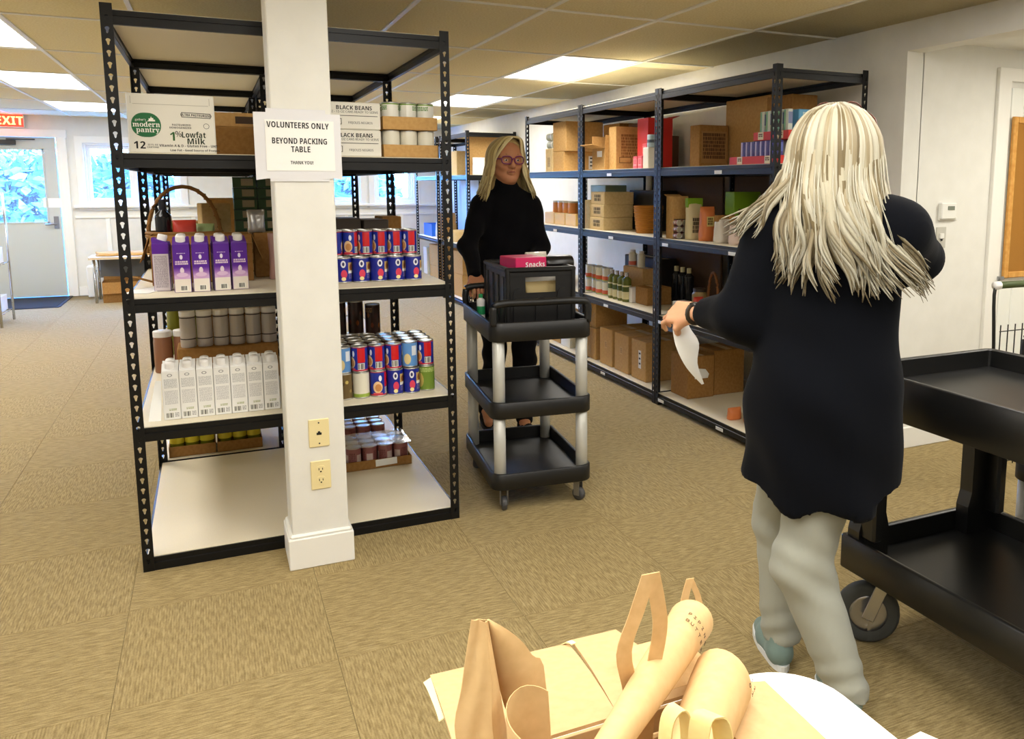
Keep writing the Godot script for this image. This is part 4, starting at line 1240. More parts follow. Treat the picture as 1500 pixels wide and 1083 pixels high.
# ================================================================ groceries on the side racks (their fronts face -x)
func side_box(n: String, label: String, xf: float, z0: float, z1: float, y: float, h: float, depth: float, mt: Material, opts := {}) -> Node3D:
	return carton_box(n, label, Vector3(xf + depth / 2, y, (z0 + z1) / 2), Vector3(depth, h, absf(z1 - z0)), mt, opts.get("turn", 0.0), opts.get("group", ""), opts)

func face_print(o: Node3D, w: float, h: float, mt: Material, at: Vector3, toward_x: bool) -> void:
	part(o, "printed_label", sheet(w, h), mt, at, Vector3(0, -PI / 2 if toward_x else 0.0, 0))

func print_mat(k: String, bg: Color, fg: Color, sd: int, w := 96, h := 96, line := 9) -> Material:
	if mats.has(k): return mats[k]
	var im := canvas(w, h, bg)
	fine_print(im, Rect2i(6, 6, w - 12, h - 12), fg, line, sd)
	return img_mat(k, im, 0.7)

func build_side_groceries() -> void:
	var b2 := 1.5665; var b3 := 1.1135; var b4 := 0.6035; var b5 := 0.0785
	var c1 := card(); var c2 := card2(); var c3 := card3()
	var white: Material = mats["paper"]
	# --- second shelf from the top, far rack
	var gp := grain("grey green pack", rgb(206, 206, 184), rgb(170, 172, 150), 0.6, 0.06, 5.0, 71)
	var stack: Node3D = null
	for i in 5:
		var lab := "grey-green wrapped pack, %s from the bottom of the stack at the far rack's end" % ordinal(i)
		if stack == null:
			stack = thing("wrapped_pack", lab, "pack", Vector3(2.93, b2, -7.05), 0, "stack of wrapped packs")
			part(stack, "pack", prism(round_rect(0.27, 0.066, 0.028), 0.2), gp, Vector3(0, 0.034, 0))
			part(stack, "band", prism(round_rect(0.274, 0.07, 0.03), 0.03), white, Vector3(0, 0.034, 0.02))
		else: copy(stack, lab, Vector3(2.93 + 0.006 * (i % 2), b2 + 0.07 * i, -7.05))
	var bx := side_box("pale_case", "pale carton standing low beside the wrapped packs", 2.70, -6.92, -6.76, b2, 0.2, 0.3, c3)
	face_print(bx, 0.07, 0.1, print_mat("case print", rgb(222, 196, 146), rgb(150, 120, 76), 3), Vector3(-0.1505, 0.08, 0), true)
	bx = side_box("brown_case", "brown carton with a white barcode label, under a bigger carton", 2.70, -6.74, -6.5, b2, 0.165, 0.36, c1)
	var lm := mat("ship label", Color.WHITE, 0.7)
	if lm.albedo_texture == null:
		var im := canvas(48, 64, rgb(238, 236, 228))
		for k in 3: im.fill_rect(Rect2i(8, 8 + k * 18, 30, 6), rgb(40, 38, 34))
		lm.albedo_texture = ImageTexture.create_from_image(im)
	face_print(bx, 0.075, 0.11, lm, Vector3(0.085, 0.075, 0.1205), false)
	side_box("brown_case", "big brown carton stacked on the one with the barcode label", 2.70, -6.74, -6.45, b2 + 0.167, 0.245, 0.34, c1)
	side_box("brown_case", "dark brown carton deep on the far rack's upper shelf", 3.0, -6.36, -6.06, b2, 0.38, 0.25, c2)
	# --- second shelf, middle rack
	var ob := open_box("open_carton", "open carton with pale flaps on the middle rack's upper shelf", Vector3(2.83, b2, -5.812), Vector3(0.26, 0.165, 0.23), c1, 0.0, [12.0, 80.0, 86.0, 86.0], 0.4)
	face_print(ob, 0.09, 0.045, white, Vector3(-0.1305, 0.12, 0.02), true)
	pouch("paper_bag", "bag", "brown bag lying inside the open carton with pale flaps", Vector3(2.83, b2 + 0.006, -5.812), Vector3(0.2, 0.16, 0.17), c2, 0.0, "", null, 12)
	var tb := side_box("tall_case", "tall brown printed carton beside the open carton", 2.73, -5.69, -5.57, b2, 0.315, 0.23, c1)
	face_print(tb, 0.17, 0.2, print_mat("tall print", rgb(198, 156, 98), rgb(128, 88, 46), 6, 96, 110, 12), Vector3(0.0, 0.17, 0.0655), false)
	part(tb, "printed_frame", boxes([[Vector3(-0.04, 0.05, 0.066), Vector3(0.1, 0.004, 0.0008)], [Vector3(-0.04, 0.09, 0.066), Vector3(0.1, 0.004, 0.0008)], [Vector3(-0.088, 0.07, 0.066), Vector3(0.004, 0.04, 0.0008)], [Vector3(0.008, 0.07, 0.066), Vector3(0.004, 0.04, 0.0008)]], 0.0), mat("brown ink", rgb(92, 58, 26), 0.8))
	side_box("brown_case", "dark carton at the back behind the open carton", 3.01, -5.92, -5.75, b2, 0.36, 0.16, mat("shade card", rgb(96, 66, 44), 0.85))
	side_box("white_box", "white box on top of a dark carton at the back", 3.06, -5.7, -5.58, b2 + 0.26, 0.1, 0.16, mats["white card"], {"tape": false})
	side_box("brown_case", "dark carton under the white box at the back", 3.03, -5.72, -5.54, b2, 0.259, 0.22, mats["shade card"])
	var rd := mat("carton red", rgb(214, 44, 34), 0.5)
	open_box("red_display", "tall red display box leaning behind small pink boxes", Vector3(2.93, b2, -5.34), Vector3(0.2, 0.36, 0.16), rd, 0.0, [-999.0, 20.0, -999.0, -999.0], 0.3)
	var pk := mat("pack pink", rgb(226, 84, 96), 0.5)
	var pq: Node3D = null
	var pl := [[2.735, b2, -5.215], [2.735, b2, -5.145], [2.80, b2 + 0.0, -5.2], [2.80, b2 + 0.088, -5.2], [2.93, b2 + 0.27, -5.2], [2.99, b2 + 0.27, -5.2]]
	var ps := ["left one of the front pair", "right one of the front pair", "lower one of the pair behind", "upper one of the pair behind", "high one by the red display's left edge", "high one by the red display's right edge"]
	for i in 6:
		if i >= 4: continue
		var lab: String = "small pink box with white print, " + ps[i]
		if pq == null:
			pq = thing("pink_box", lab, "box", Vector3(pl[i][0], pl[i][1], pl[i][2]), 0, "small pink boxes by the red display")
			part(pq, "body", box(Vector3(0.06, 0.086, 0.06), 0.002), pk, Vector3(0, 0.043, 0))
			part(pq, "front_print", sheet(0.05, 0.05), print_mat("pink print", rgb(240, 150, 150), rgb(206, 50, 80), 4, 48, 48, 8), Vector3(0, 0.045, 0.0302))
			part(pq, "side_print", sheet(0.05, 0.05), mats["pink print"], Vector3(-0.0302, 0.045, 0), Vector3(0, -PI / 2, 0))
		else: copy(pq, lab, Vector3(pl[i][0], pl[i][1], pl[i][2]))
	side_box("pink_case", "pink printed carton stacked high in the red display box", 2.9, -5.4, -5.28, b2 + 0.006, 0.34, 0.12, print_mat("pink case", rgb(232, 110, 112), rgb(212, 56, 76), 9, 64, 64, 10), {"tape": false})
	side_box("white_box", "white box with a beige side near the middle post", 2.70, -5.09, -5.01, b2, 0.142, 0.1, mats["white card"], {"tape": false})
	var rl := thing("paper_roll", "pale blue roll resting on the white box by the post", "roll", Vector3(2.75, b2 + 0.1435, -5.05))
	part(rl, "roll", lathe([[0.0, 0.0, 1], [0.032, 0.0, 1], [0.034, 0.006], [0.034, 0.078], [0.031, 0.084], [0.0, 0.084, 1]], 18), mat("roll blue", rgb(176, 196, 206), 0.6))
	part(rl, "band", lathe([[0.0345, 0.03], [0.0345, 0.05]], 18), mat("band grey", rgb(90, 100, 110), 0.6))
	# --- second shelf, near rack
	side_box("shade_sheet", "big flat tan carton standing at the back of the near rack", 3.085, -4.66, -4.18, b2, 0.43, 0.05, c1, {"tape": false})
	bx = side_box("printed_case", "brown carton covered in dark print, before the big flat carton", 2.85, -4.72, -4.6, b2, 0.27, 0.22, c2)
	face_print(bx, 0.19, 0.2, print_mat("dark print sheet", rgb(160, 120, 70), rgb(84, 54, 28), 12, 110, 110, 13), Vector3(0.0, 0.13, 0.0605), false)
	side_box("brown_case", "tan carton beside the red trays at the back", 3.0, -4.1, -3.86, b2, 0.4, 0.18, c2)
	for i in 2:
		var ty := b2 + 0.13 * i
		var x0: float = [2.70, 2.74][i]
		var z0: float = [-4.03, -3.86][i]
		var z1: float = [-3.57, -3.55][i]
		tray("red_tray", ["long red cardboard tray of purple toothpaste cartons", "short red cardboard tray set on top of the purple cartons"][i], Vector3(x0 + 0.1, ty, (z0 + z1) / 2), Vector3(0.2, 0.045, z1 - z0), rd)
		var tr := get_node(["red_tray", "red_tray_001"][i])
		for s in 2: part(tr, "price_label", sheet(0.05, 0.04), print_mat("price print", rgb(240, 232, 206), rgb(90, 60, 50), 5, 40, 32, 8), Vector3(-0.1008, 0.024, (z1 - z0) * (-0.28 + 0.56 * s)), Vector3(0, -PI / 2, 0))
		var n: int = [8, 5][i]
		var q: Node3D = null
		for k in n:
			var zz := lerpf(z0 + 0.05 + (0.05 if i == 0 else 0.0), z1 - 0.05, float(k) / (n - 1))
			var at := Vector3(x0 + 0.035, ty + 0.006, zz)
			var lab: String = ["purple and blue toothpaste carton upright in the long red tray, %s from its far end", "white and green toothbrush pack upright in the short red tray, %s from its far end"][i] % ordinal(k)
			if q == null:
				q = thing(["toothpaste_carton", "toothbrush_pack"][i], lab, ["carton", "pack"][i], at, 0, ["toothpaste cartons in the long red tray", "toothbrush packs in the short red tray"][i])
				var h: float = [0.12, 0.15][i]
				part(q, "body", box(Vector3(0.03, h, 0.036), 0.002), mat(["paste purple", "brush white"][i], [rgb(62, 50, 134), rgb(206, 212, 200)][i], 0.4), Vector3(0, h / 2, 0))
				part(q, "side_stripe", box(Vector3(0.001, h * 0.96, 0.014), 0.0), mat(["paste pale", "brush green"][i], [rgb(196, 186, 226), rgb(120, 176, 140)][i], 0.4), Vector3(-0.0155, h / 2, -0.01))
				part(q, "end_panel", box(Vector3(0.026, h * 0.4, 0.001), 0.0), mat(["paste end", "brush end"][i], [rgb(96, 110, 190), rgb(120, 130, 170)][i], 0.4), Vector3(0, h * 0.7, 0.0183))
			else: copy(q, lab, at)
	var bl := side_box("blue_carton", "blue and white printed carton at the near end of the upper red tray", 2.82, -3.66, -3.57, b2 + 0.136, 0.15, 0.13, mat("card blue", rgb(96, 164, 206), 0.5), {"tape": false})
	face_print(bl, 0.1, 0.09, print_mat("blue print", rgb(190, 216, 226), rgb(80, 120, 150), 7, 64, 60, 8), Vector3(0.01, 0.09, 0.0455), false)
	var wl := side_box("white_carton", "white printed carton at the near end of the lower red tray", 2.79, -3.66, -3.575, b2 + 0.006, 0.121, 0.09, mats["white card"], {"tape": false})
	face_print(wl, 0.08, 0.08, print_mat("wl print", rgb(232, 232, 236), rgb(130, 120, 160), 8, 64, 64, 8), Vector3(0.0, 0.06, 0.0430), false)
	# --- third shelf, far rack
	var yl := mat("carton yellow", rgb(236, 196, 110), 0.5)
	for i in 3: side_box("snack_carton", "yellow and white snack carton low on the far rack, %s from its far end" % ordinal(i), 2.72, -7.0 + 0.24 * i, -6.78 + 0.24 * i, b3, 0.1, 0.2, yl, {"tape": false, "group": "yellow snack cartons"})
	var jq: Node3D = null
	var jam := mat("jam orange", rgb(230, 150, 80), 0.3)
	for i in 4:
		var lab := "small jar with an orange foot standing on the yellow cartons, %s along" % ordinal(i)
		if jq == null: jq = jar_proto("jam_jar", "jar", lab, Vector3(2.79, b3 + 0.1015, -6.86), 0.045, 0.1, jam, mats["cap white"], "jam jars on the yellow cartons", 0.95)
		else: copy(jq, lab, Vector3(2.79, b3 + 0.1015, -6.86 + 0.115 * i))
	# --- third shelf, middle rack
	for i in 2: side_box("pale_case", ["pale upright carton at the far end of the middle rack", "pale upright carton touching the printed stack"][i], 2.68, -6.13 + 0.105 * i, -6.03 + 0.105 * i, b3, 0.222, 0.26, c3)
	var pm := print_mat("stack print", rgb(218, 190, 138), rgb(70, 56, 34), 15, 64, 40, 14)
	for i in 3:
		var s := side_box("printed_case", "pale carton with dark side print, %s from the bottom of its stack" % ordinal(i), 2.67 + 0.004 * i, -5.9, -5.66, b3 + 0.0965 * i, 0.0955, 0.25, c3, {"group": "stack of printed cartons", "tape": i == 2})
		face_print(s, 0.15, 0.075, pm, Vector3(-0.1255, 0.048, 0), true)
	side_box("green_bin", "pale green bin at the back of the far rack", 3.0, -6.62, -6.32, b3, 0.34, 0.2, mat("bin green", rgb(150, 172, 146), 0.5), {"tape": false})
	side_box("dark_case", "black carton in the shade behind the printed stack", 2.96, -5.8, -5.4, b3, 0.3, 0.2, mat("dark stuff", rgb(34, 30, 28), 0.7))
	var wp := thing("white_tube", "white cardboard tube standing at the back of the middle rack", "tube", Vector3(3.08, b3 + 0.3015, -5.7))
	part(wp, "tube", lathe([[0.0, 0.0, 1], [0.025, 0.0, 1], [0.025, 0.13, 1], [0.02, 0.13, 1], [0.02, 0.1, 1], [0.0, 0.1, 1]], 16), white)
	part(wp, "cap", lathe([[0.0, 0.128, 1], [0.0255, 0.128], [0.0255, 0.133], [0.0, 0.134, 1]], 16), mats["cap white"])
	var ww := grain("orange wicker", rgb(214, 150, 60), rgb(160, 98, 30), 0.7, 0.2, 8.0, 62)
	var bk := thing("wicker_bin", "tall orange wicker bin by the middle post", "basket", Vector3(2.83, b3, -5.24))
	var ws := begin(true)
	for i in 14:
		var ring := []
		var v := (i + 0.5) / 14.0
		for j in 25:
			var a := TAU * j / 24
			var rr := 0.08 + 0.02 * v + 0.003 * (1 if (i + j) % 2 == 0 else -1)
			ring.append(Vector3(cos(a) * rr, v * 0.195, sin(a) * rr))
		add_tube(ws, ring, [0.0082], 6)
	part(bk, "weave", done(ws), ww)
	part(bk, "base", lathe([[0.0, 0.0, 1], [0.082, 0.0, 1], [0.082, 0.01, 1], [0.0, 0.01, 1]], 24), ww)
	# --- third shelf, near rack
	var cb := side_box("tall_case", "tall brown carton with a painted dark opening before which tins lie stacked", 2.664, -4.695, -4.605, b3, 0.27, 0.115, c1, {"tape": false})
	part(cb, "opening", box(Vector3(0.1, 0.12, 0.0008), 0.0), mat("painted opening shade", rgb(40, 26, 16), 0.9), Vector3(0.002, 0.066, 0.0453))  # flat dark panel painting the shade of a hole that is not cut
	part(cb, "raised_flap", box(Vector3(0.115, 0.003, 0.05), 0.0005), c1, Vector3(0, 0.272, -0.05), Vector3(0.3, 0, 0))
	var tq: Node3D = null
	for r in 3:
		for c in 3:
			var lab := "grey tin lying end on before the tall carton, %s row, %s from the left" % [ordinal(r), ordinal(c)]
			var at := Vector3(2.682 + 0.0405 * c, b3 + 0.0205 + 0.041 * r, -4.602)
			if tq == null:
				tq = can_proto("food_can", "pink", 0.02, 0.05, lab, at, 0.0, "tins laid on their sides")
				tq.rotation.x = -PI / 2 + PI
			else: copy(tq, lab, at).rotation.x = PI / 2
	var lime := mat("pack lime", rgb(128, 172, 34), 0.5)
	var cream := print_mat("cream print", rgb(222, 206, 160), rgb(60, 50, 40), 16, 64, 90, 18)
	var gb := pouch("coffee_bag", "bag", "lime topped cream bag beside the open carton", Vector3(2.755, b3, -4.5), Vector3(0.11, 0.245, 0.085), mat("bag cream", rgb(222, 206, 160), 0.5), 0.0, "", lime, 21)
	face_print(gb, 0.085, 0.12, cream, Vector3(0, 0.085, 0.0455), false)
	var og := pouch("coffee_bag", "bag", "orange bag beside the lime topped bag", Vector3(2.76, b3, -4.35), Vector3(0.1, 0.21, 0.085), mat("bag orange", rgb(216, 124, 66), 0.5), 0.0, "", null, 22)
	face_print(og, 0.05, 0.06, print_mat("orange print", rgb(216, 196, 120), rgb(90, 70, 40), 18, 48, 48, 12), Vector3(-0.005, 0.12, 0.045), false)
	var lg := side_box("lime_carton", "lime green carton with a brown window behind the bags", 2.92, -4.4, -4.3, b3, 0.3, 0.2, lime, {"tape": false})
	part(lg, "window", box(Vector3(0.15, 0.09, 0.001), 0.0), mat("window brown", rgb(96, 78, 40), 0.5), Vector3(0.01, 0.15, 0.0505))
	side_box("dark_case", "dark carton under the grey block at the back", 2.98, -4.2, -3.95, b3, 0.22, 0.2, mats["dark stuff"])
	side_box("grey_box", "small grey box on the dark carton at the back", 3.0, -4.16, -4.03, b3 + 0.2215, 0.06, 0.12, mat("box grey", rgb(120, 112, 104), 0.6), {"tape": false})
	var clear := mat("bag clear", rgb(222, 214, 200), 0.3)
	var names := ["clear bag of white treats with a brown header card", "bag of red and white treats with a brown header card", "clear bag of orange treats next to the silver-haired woman"]
	for i in 3:
		pouch("treat_bag", "snack bag", names[i], Vector3(2.76, b3, -4.16 + 0.16 * i), Vector3(0.15, 0.155, 0.08), [clear, print_mat("treat red", rgb(226, 206, 196), rgb(196, 70, 76), 23, 48, 48, 8), print_mat("treat orange", rgb(212, 160, 104), rgb(160, 80, 40), 24, 48, 48, 8)][i], 0.25, "treat bags with header cards", card2(), 30 + i)
	pouch("treat_bag", "snack bag", "pink treat bag standing behind the header cards", Vector3(2.9, b3, -4.02), Vector3(0.11, 0.23, 0.08), pk, 0.1, "", null, 34)
	pouch("treat_bag", "snack bag", "white treat bag standing behind the header cards", Vector3(2.9, b3, -3.88), Vector3(0.11, 0.22, 0.08), mats["cap white"], 0.1, "", null, 35)
	pouch("treat_bag", "snack bag", "pink striped treat bag near the near end post", Vector3(2.9, b3, -3.73), Vector3(0.13, 0.22, 0.08), mats["pink print"], 0.1, "", null, 36)
	# --- fourth shelf, middle rack
	var cw := mat("can white", rgb(226, 220, 200), 0.4)
	var cr := mat("can redband", rgb(214, 96, 60), 0.4)
	var kq: Node3D = null
	for i in 4:
		for t in 2:
			var lab := "white canister with a red foot, %s from the far end, %s tier" % [ordinal(i), ["lower", "upper"][t]]
			var at := Vector3(2.75 + 0.01 * (i % 2), b4 + 0.1085 * t, -6.06 + 0.098 * i)
			if kq == null:
				kq = can_proto("food_can", "white base", 0.044, 0.107, lab, at, 0.0, "white canisters with red feet")
				part(kq, "red_band", lathe([[0.0442, 0.012], [0.0445, 0.013], [0.0445, 0.04], [0.0442, 0.041]], 20), cr)
			else: copy(kq, lab, at, i * 0.7)
	var bq: Node3D = null
	var green := mat("bottle green", rgb(96, 104, 40), 0.2)
	for i in 4:
		var lab := "green bottle with a silver cap and round cream label, %s from the far end" % ordinal(i)
		var at := Vector3(2.73, b4, -5.62 + 0.08 * i)
		if bq == null:
			bq = jar_proto("oil_bottle", "bottle", lab, at, 0.034, 0.215, green, mat("cap silver", rgb(200, 200, 206), 0.25, 0.8), "green bottles with silver caps", 0.42)
			part(bq, "label", lathe([[0.0344, 0.02], [0.0348, 0.022], [0.0348, 0.12], [0.0344, 0.122]], 18), mat("label cream", rgb(216, 206, 160), 0.5))
			part(bq, "label_mark", lathe([[0.0351, 0.075], [0.0352, 0.077], [0.0352, 0.11], [0.0351, 0.112]], 18), mat("label green", rgb(70, 84, 24), 0.5))
		else: copy(bq, lab, at)
	side_box("brown_case", "tan carton behind the green bottles", 2.84, -5.66, -5.34, b4, 0.24, 0.1, c1)
	var hq: Node3D = null
	for i in 2:
		var lab: String = ["small white bottle with a red foot on the tan carton", "small white bottle on the tan carton's near end"][i]
		hq = jar_proto("small_bottle", "bottle", lab, Vector3(2.89, b4 + 0.2415, -5.6 + 0.14 * i), 0.03, 0.12, mats["can white"], mats["cap white"], "small white bottles on the tan carton", 0.7)
		if i == 0: part(hq, "red_band", lathe([[0.0302, 0.006], [0.0306, 0.008], [0.0306, 0.035], [0.0302, 0.036]], 16), cr)
	var bc := side_box("brown_box_small", "small dark brown carton near the middle post, low shelf", 2.76, -5.3, -5.12, b4, 0.125, 0.2, c2)
	bc.name = numbered("brown_case")
	for i in 3: side_box("white_card_pack", "slim white pack standing beside the small dark carton, %s along" % ordinal(i), 2.73, -5.37 + 0.024 * i, -5.352 + 0.024 * i, b4, 0.11, 0.09, mats["cap white"], {"tape": false, "group": "slim white packs"})
	for i in 3: jar_proto("sauce_bottle", "bottle", "dark bottle with a pale cap at the back of the low shelf, %s along" % ordinal(i), Vector3(3.08, b4, -5.26 + 0.09 * i), 0.036, 0.26, mats["dark bottle"], mats["label cream"], "dark bottles at the back", 0.45)
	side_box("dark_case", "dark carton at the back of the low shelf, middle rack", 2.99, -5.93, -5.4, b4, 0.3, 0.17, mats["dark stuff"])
	# --- fourth shelf, near rack
	jar_proto("honey_jar", "jar", "tan jar standing beside the arched basket", Vector3(2.92, b4, -4.68), 0.05, 0.17, mat("jar tan", rgb(170, 140, 84), 0.4), mat("jar lid dark", rgb(60, 46, 34), 0.5))
	arch_basket("wicker_basket", "brown wicker basket with a thick arched handle on the low shelf", Vector3(2.86, b4, -4.42), 0.24, 0.1, 0.3, wick2(), PI / 2 - 0.3)
	for i in 2: pouch("grain_bag", "bag", ["beige grain bag behind the arched basket, left one", "beige grain bag behind the arched basket, right one"][i], Vector3(3.06, b4, -4.4 + 0.2 * i), Vector3(0.17, 0.24, 0.1), mat("grain beige", rgb(176, 156, 108), 0.7), 0.2, "beige grain bags", null, 41 + i)
	for i in 5: pouch("treat_bag", "snack bag", "%s treat bag heaped in the arched basket" % ["red", "white", "small red", "orange", "pale"][i], Vector3(2.8 + 0.045 * (i % 3), b4 + 0.03, -4.5 + 0.042 * i), Vector3(0.07, 0.11, 0.05), [rp_red(), mats["cap white"], rp_red(), mats["bag orange"], mats["can white"]][i], 0.6 * i, "treat bags in the arched basket", null, 50 + i)
	var pw := side_box("paper_pack", "white paper pack on the low shelf by the near post", 2.7, -4.66, -4.58, b4, 0.1, 0.1, mats["cap white"], {"tape": false})
	pw.rotation.y = 0.1
	side_box("brown_case", "long tan carton deep on the low shelf near the silver-haired woman", 2.86, -4.1, -3.7, b4, 0.14, 0.3, c2)
	# dark sheets added against the backs, standing in for deep shade there
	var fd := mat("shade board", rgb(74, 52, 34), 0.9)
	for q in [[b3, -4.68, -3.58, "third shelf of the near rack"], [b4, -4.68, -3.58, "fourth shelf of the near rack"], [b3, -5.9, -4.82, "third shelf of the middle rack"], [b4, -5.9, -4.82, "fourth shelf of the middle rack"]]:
		side_box("shade_sheet", "added dark sheet standing in for shade at the back, " + q[3], 3.178, q[1], q[2], q[0], 0.4, 0.018, fd, {"tape": false})
	# --- bottom shelf
	side_box("orange_case", "orange-brown carton on the floor shelf of the far rack", 2.70, -7.0, -6.6, b5, 0.24, 0.32, c1)
	side_box("white_case", "white carton on the floor shelf of the far rack", 2.69, -6.56, -6.36, b5, 0.26, 0.3, mats["white card"])
	side_box("brown_case", "lower of two orange-brown cartons stacked beside the tray cart", 2.69, -6.1, -5.84, b5, 0.25, 0.32, c1)
	side_box("brown_case", "upper of two orange-brown cartons stacked beside the tray cart", 2.70, -6.1, -5.86, b5 + 0.2515, 0.19, 0.28, c1)
	var r5 := [[-5.76, -5.54], [-5.5, -5.27], [-5.22, -5.0]]
	for i in 3:
		var s := side_box("sealed_case", "sealed brown carton on the bottom shelf, %s of the row of three" % ordinal(i), 2.69, r5[i][0], r5[i][1], b5, 0.285, 0.38, c1, {"group": "row of sealed cartons on the bottom shelf"})
		if i == 2: face_print(s, 0.04, 0.13, mats["ship label"], Vector3(-0.1905, 0.15, 0.02), true)
		else: face_print(s, 0.05, 0.06, print_mat("faint print", rgb(204, 164, 108), rgb(160, 120, 70), 44, 32, 32, 7), Vector3(-0.1905, 0.16, 0), true)
	var tt := side_box("sealed_case", "brown carton with torn white paper on its end, near rack", 2.72, -4.7, -4.48, b5, 0.28, 0.2, c2)
	part(tt, "torn_paper", patch([[Vector3(-0.05, 0.13, 0.112), Vector3(0.05, 0.13, 0.112)], [Vector3(-0.06, 0.17, 0.13), Vector3(0.05, 0.16, 0.125)], [Vector3(-0.04, 0.2, 0.113), Vector3(0.03, 0.19, 0.113)]], 0.0008), white)
	side_box("sealed_case", "brown carton set back beside the torn one, near rack", 2.93, -4.74, -4.5, b5, 0.3, 0.24, c2)
	for i in 4: pouch("treat_bag", "snack bag", "small bag of mixed treats at the near end of the bottom shelf, %s along" % ordinal(i), Vector3(2.74 + 0.05 * (i % 2), b5, -3.98 + 0.09 * i), Vector3(0.09, [0.07, 0.12, 0.09, 0.11][i], 0.06), [mats["bag orange"], mats["treat orange"], mats["cap white"], mats["carton yellow"]][i], 0.4 * i, "small treat bags on the bottom shelf", null, 60 + i)

func wick2() -> Material: return grain("brown wicker", rgb(150, 96, 50), rgb(100, 60, 28), 0.7, 0.2, 8.0, 63)
func rp_red() -> Material: return mat("red foil", rgb(214, 70, 58), 0.4)

# ================================================================ far end of the room
func build_back_corner() -> void:
	var wt := mat("table white", rgb(240, 240, 236), 0.4)
	# small desk under the left window
	var dk := thing("small_desk", "small desk with a pale top and chrome legs under the left window", "desk", Vector3(-0.98, 0, -11.95))
	part(dk, "desktop", prism(round_rect(0.75, 0.5, 0.03), 0.03), mat("desk pale", rgb(222, 200, 160), 0.5), Vector3(0, 0.55, 0), Vector3(-PI / 2, 0, 0))
	var chrome := mat("chrome", rgb(200, 202, 206), 0.2, 0.9)
	for s in [-1, 1]:
		for q in [-1, 1]: part(dk, "leg", tube([Vector3(s * 0.32, 0.535, q * 0.2), Vector3(s * 0.32, 0, q * 0.2)], [0.018], 10), chrome)
	part(dk, "modesty_panel", box(Vector3(0.6, 0.25, 0.015), 0.002), mat("panel grey", rgb(110, 112, 112), 0.5), Vector3(0, 0.4, -0.2))
	for i in 2: pouch("flat_paper_bag", "paper bag", ["folded tan paper bag lying on the small desk, left one", "folded tan paper bag lying on the small desk, right one"][i], Vector3(-1.15 + 0.33 * i, 0.5652, -11.95), Vector3(0.3, 0.055, 0.3), card(), 0.2, "paper bags on the small desk", null, 70 + i)
	open_box("brown_box", "open brown carton on the floor under the small desk", Vector3(-0.98, 0.0, -11.93), Vector3(0.52, 0.25, 0.36), card2(), 0.05, [-999.0, 50.0, 40.0, -70.0], 0.4)
	var wb := thing("white_heater", "low white heater box on the floor beside the small desk", "heater", Vector3(-1.33, 0, -12.5))
	part(wb, "casing", box(Vector3(0.26, 0.4, 0.18), 0.01), wt, Vector3(0, 0.2, 0))
	part(wb, "grille", box(Vector3(0.18, 0.012, 0.004), 0.001), mats["grey ink"], Vector3(0.03, 0.34, 0.091))
	# wire rack at the left edge
	var wr := thing("wire_shelf", "chrome wire shelf with white bins at the left edge near the door", "wire shelf", Vector3(-2.255, 0, -10.4))
	for s in [-1, 1]:
		for q in [-1, 1]: part(wr, "post", tube([Vector3(s * 0.3, 0, q * 0.3), Vector3(s * 0.3, 1.35, q * 0.3)], [0.012], 8), chrome)
	for y in [0.12, 0.62, 1.12]:
		var g := begin()
		for k in 15: add_box(g, Vector3(-0.29 + k * 0.0414, y, 0), Vector3(0.004, 0.004, 0.6))
		for q in [-0.3, -0.1, 0.1, 0.3]: add_box(g, Vector3(0, y - 0.006, q), Vector3(0.6, 0.008, 0.008))
		part(wr, "wire_deck", done(g), chrome)
	for i in 2: open_box("white_bin", ["white bin on the lowest deck of the wire shelf", "white bin on the middle deck of the wire shelf"][i], Vector3(-2.255, 0.123 + 0.5 * i, -10.4), Vector3(0.52, 0.16, 0.54), wt, 0, [-999.0, -999.0, -999.0, -999.0], 0.4, "bin")
	# goods on the two far racks: a low shelf like a table, with bags and bins
	var blue := mat("bin blue", rgb(36, 110, 214), 0.4)
	var sy := 0.7435
	open_box("blue_bin", "blue plastic bin on the farthest rack's low shelf", Vector3(2.9, sy, -11.6), Vector3(0.3, 0.17, 0.46), blue, 0.0, [-999.0, -999.0, -999.0, -999.0], 0.4, "bin")
	pouch("plastic_bag", "bag", "clear plastic bag of goods beside the blue bin", Vector3(2.86, sy, -11.16), Vector3(0.2, 0.22, 0.24), mat("plastic pale", rgb(206, 214, 226), 0.25), 0.2, "", null, 80)
	pouch("paper_bag", "paper bag", "tall open tan paper bag at the near end of the farthest rack's low shelf", Vector3(2.84, sy, -10.9), Vector3(0.26, 0.34, 0.22), card(), 0.2, "", null, 81)
	pouch("paper_bag", "paper bag", "tan paper bag slumped at the far end of the lone rack's low shelf", Vector3(2.86, sy, -10.25), Vector3(0.3, 0.15, 0.34), card3(), 0.2, "", null, 82)
	pouch("orange_bag", "bag", "bright orange bag at the near end of the lone rack's low shelf", Vector3(2.83, sy, -9.62), Vector3(0.2, 0.24, 0.3), mat("bag bright", rgb(236, 96, 40), 0.4), 0.1, "", null, 83)
	carton_box("white_case", "white carton standing at the far end of the farthest rack's bottom shelf", Vector3(2.85, 0.0785, -11.7), Vector3(0.25, 0.5, 0.2), mats["white card"], 0, "", {"tape": false})
	for i in 4: carton_box("brown_case", "yellow-brown carton on the bottom shelf of the %s" % ["farthest rack, lower one", "farthest rack, upper one", "lone rack, lower one", "lone rack, upper one"][i], Vector3(2.92, 0.0785 + 0.282 * (i % 2), [-11.2, -11.2, -10.1, -10.1][i]), Vector3(0.38, 0.28, 0.5), card(), 0.02 * i, "cartons on the far racks' bottom shelves")
	# far steel rack: big flat cartons and a blue-white board
	var pn := card()
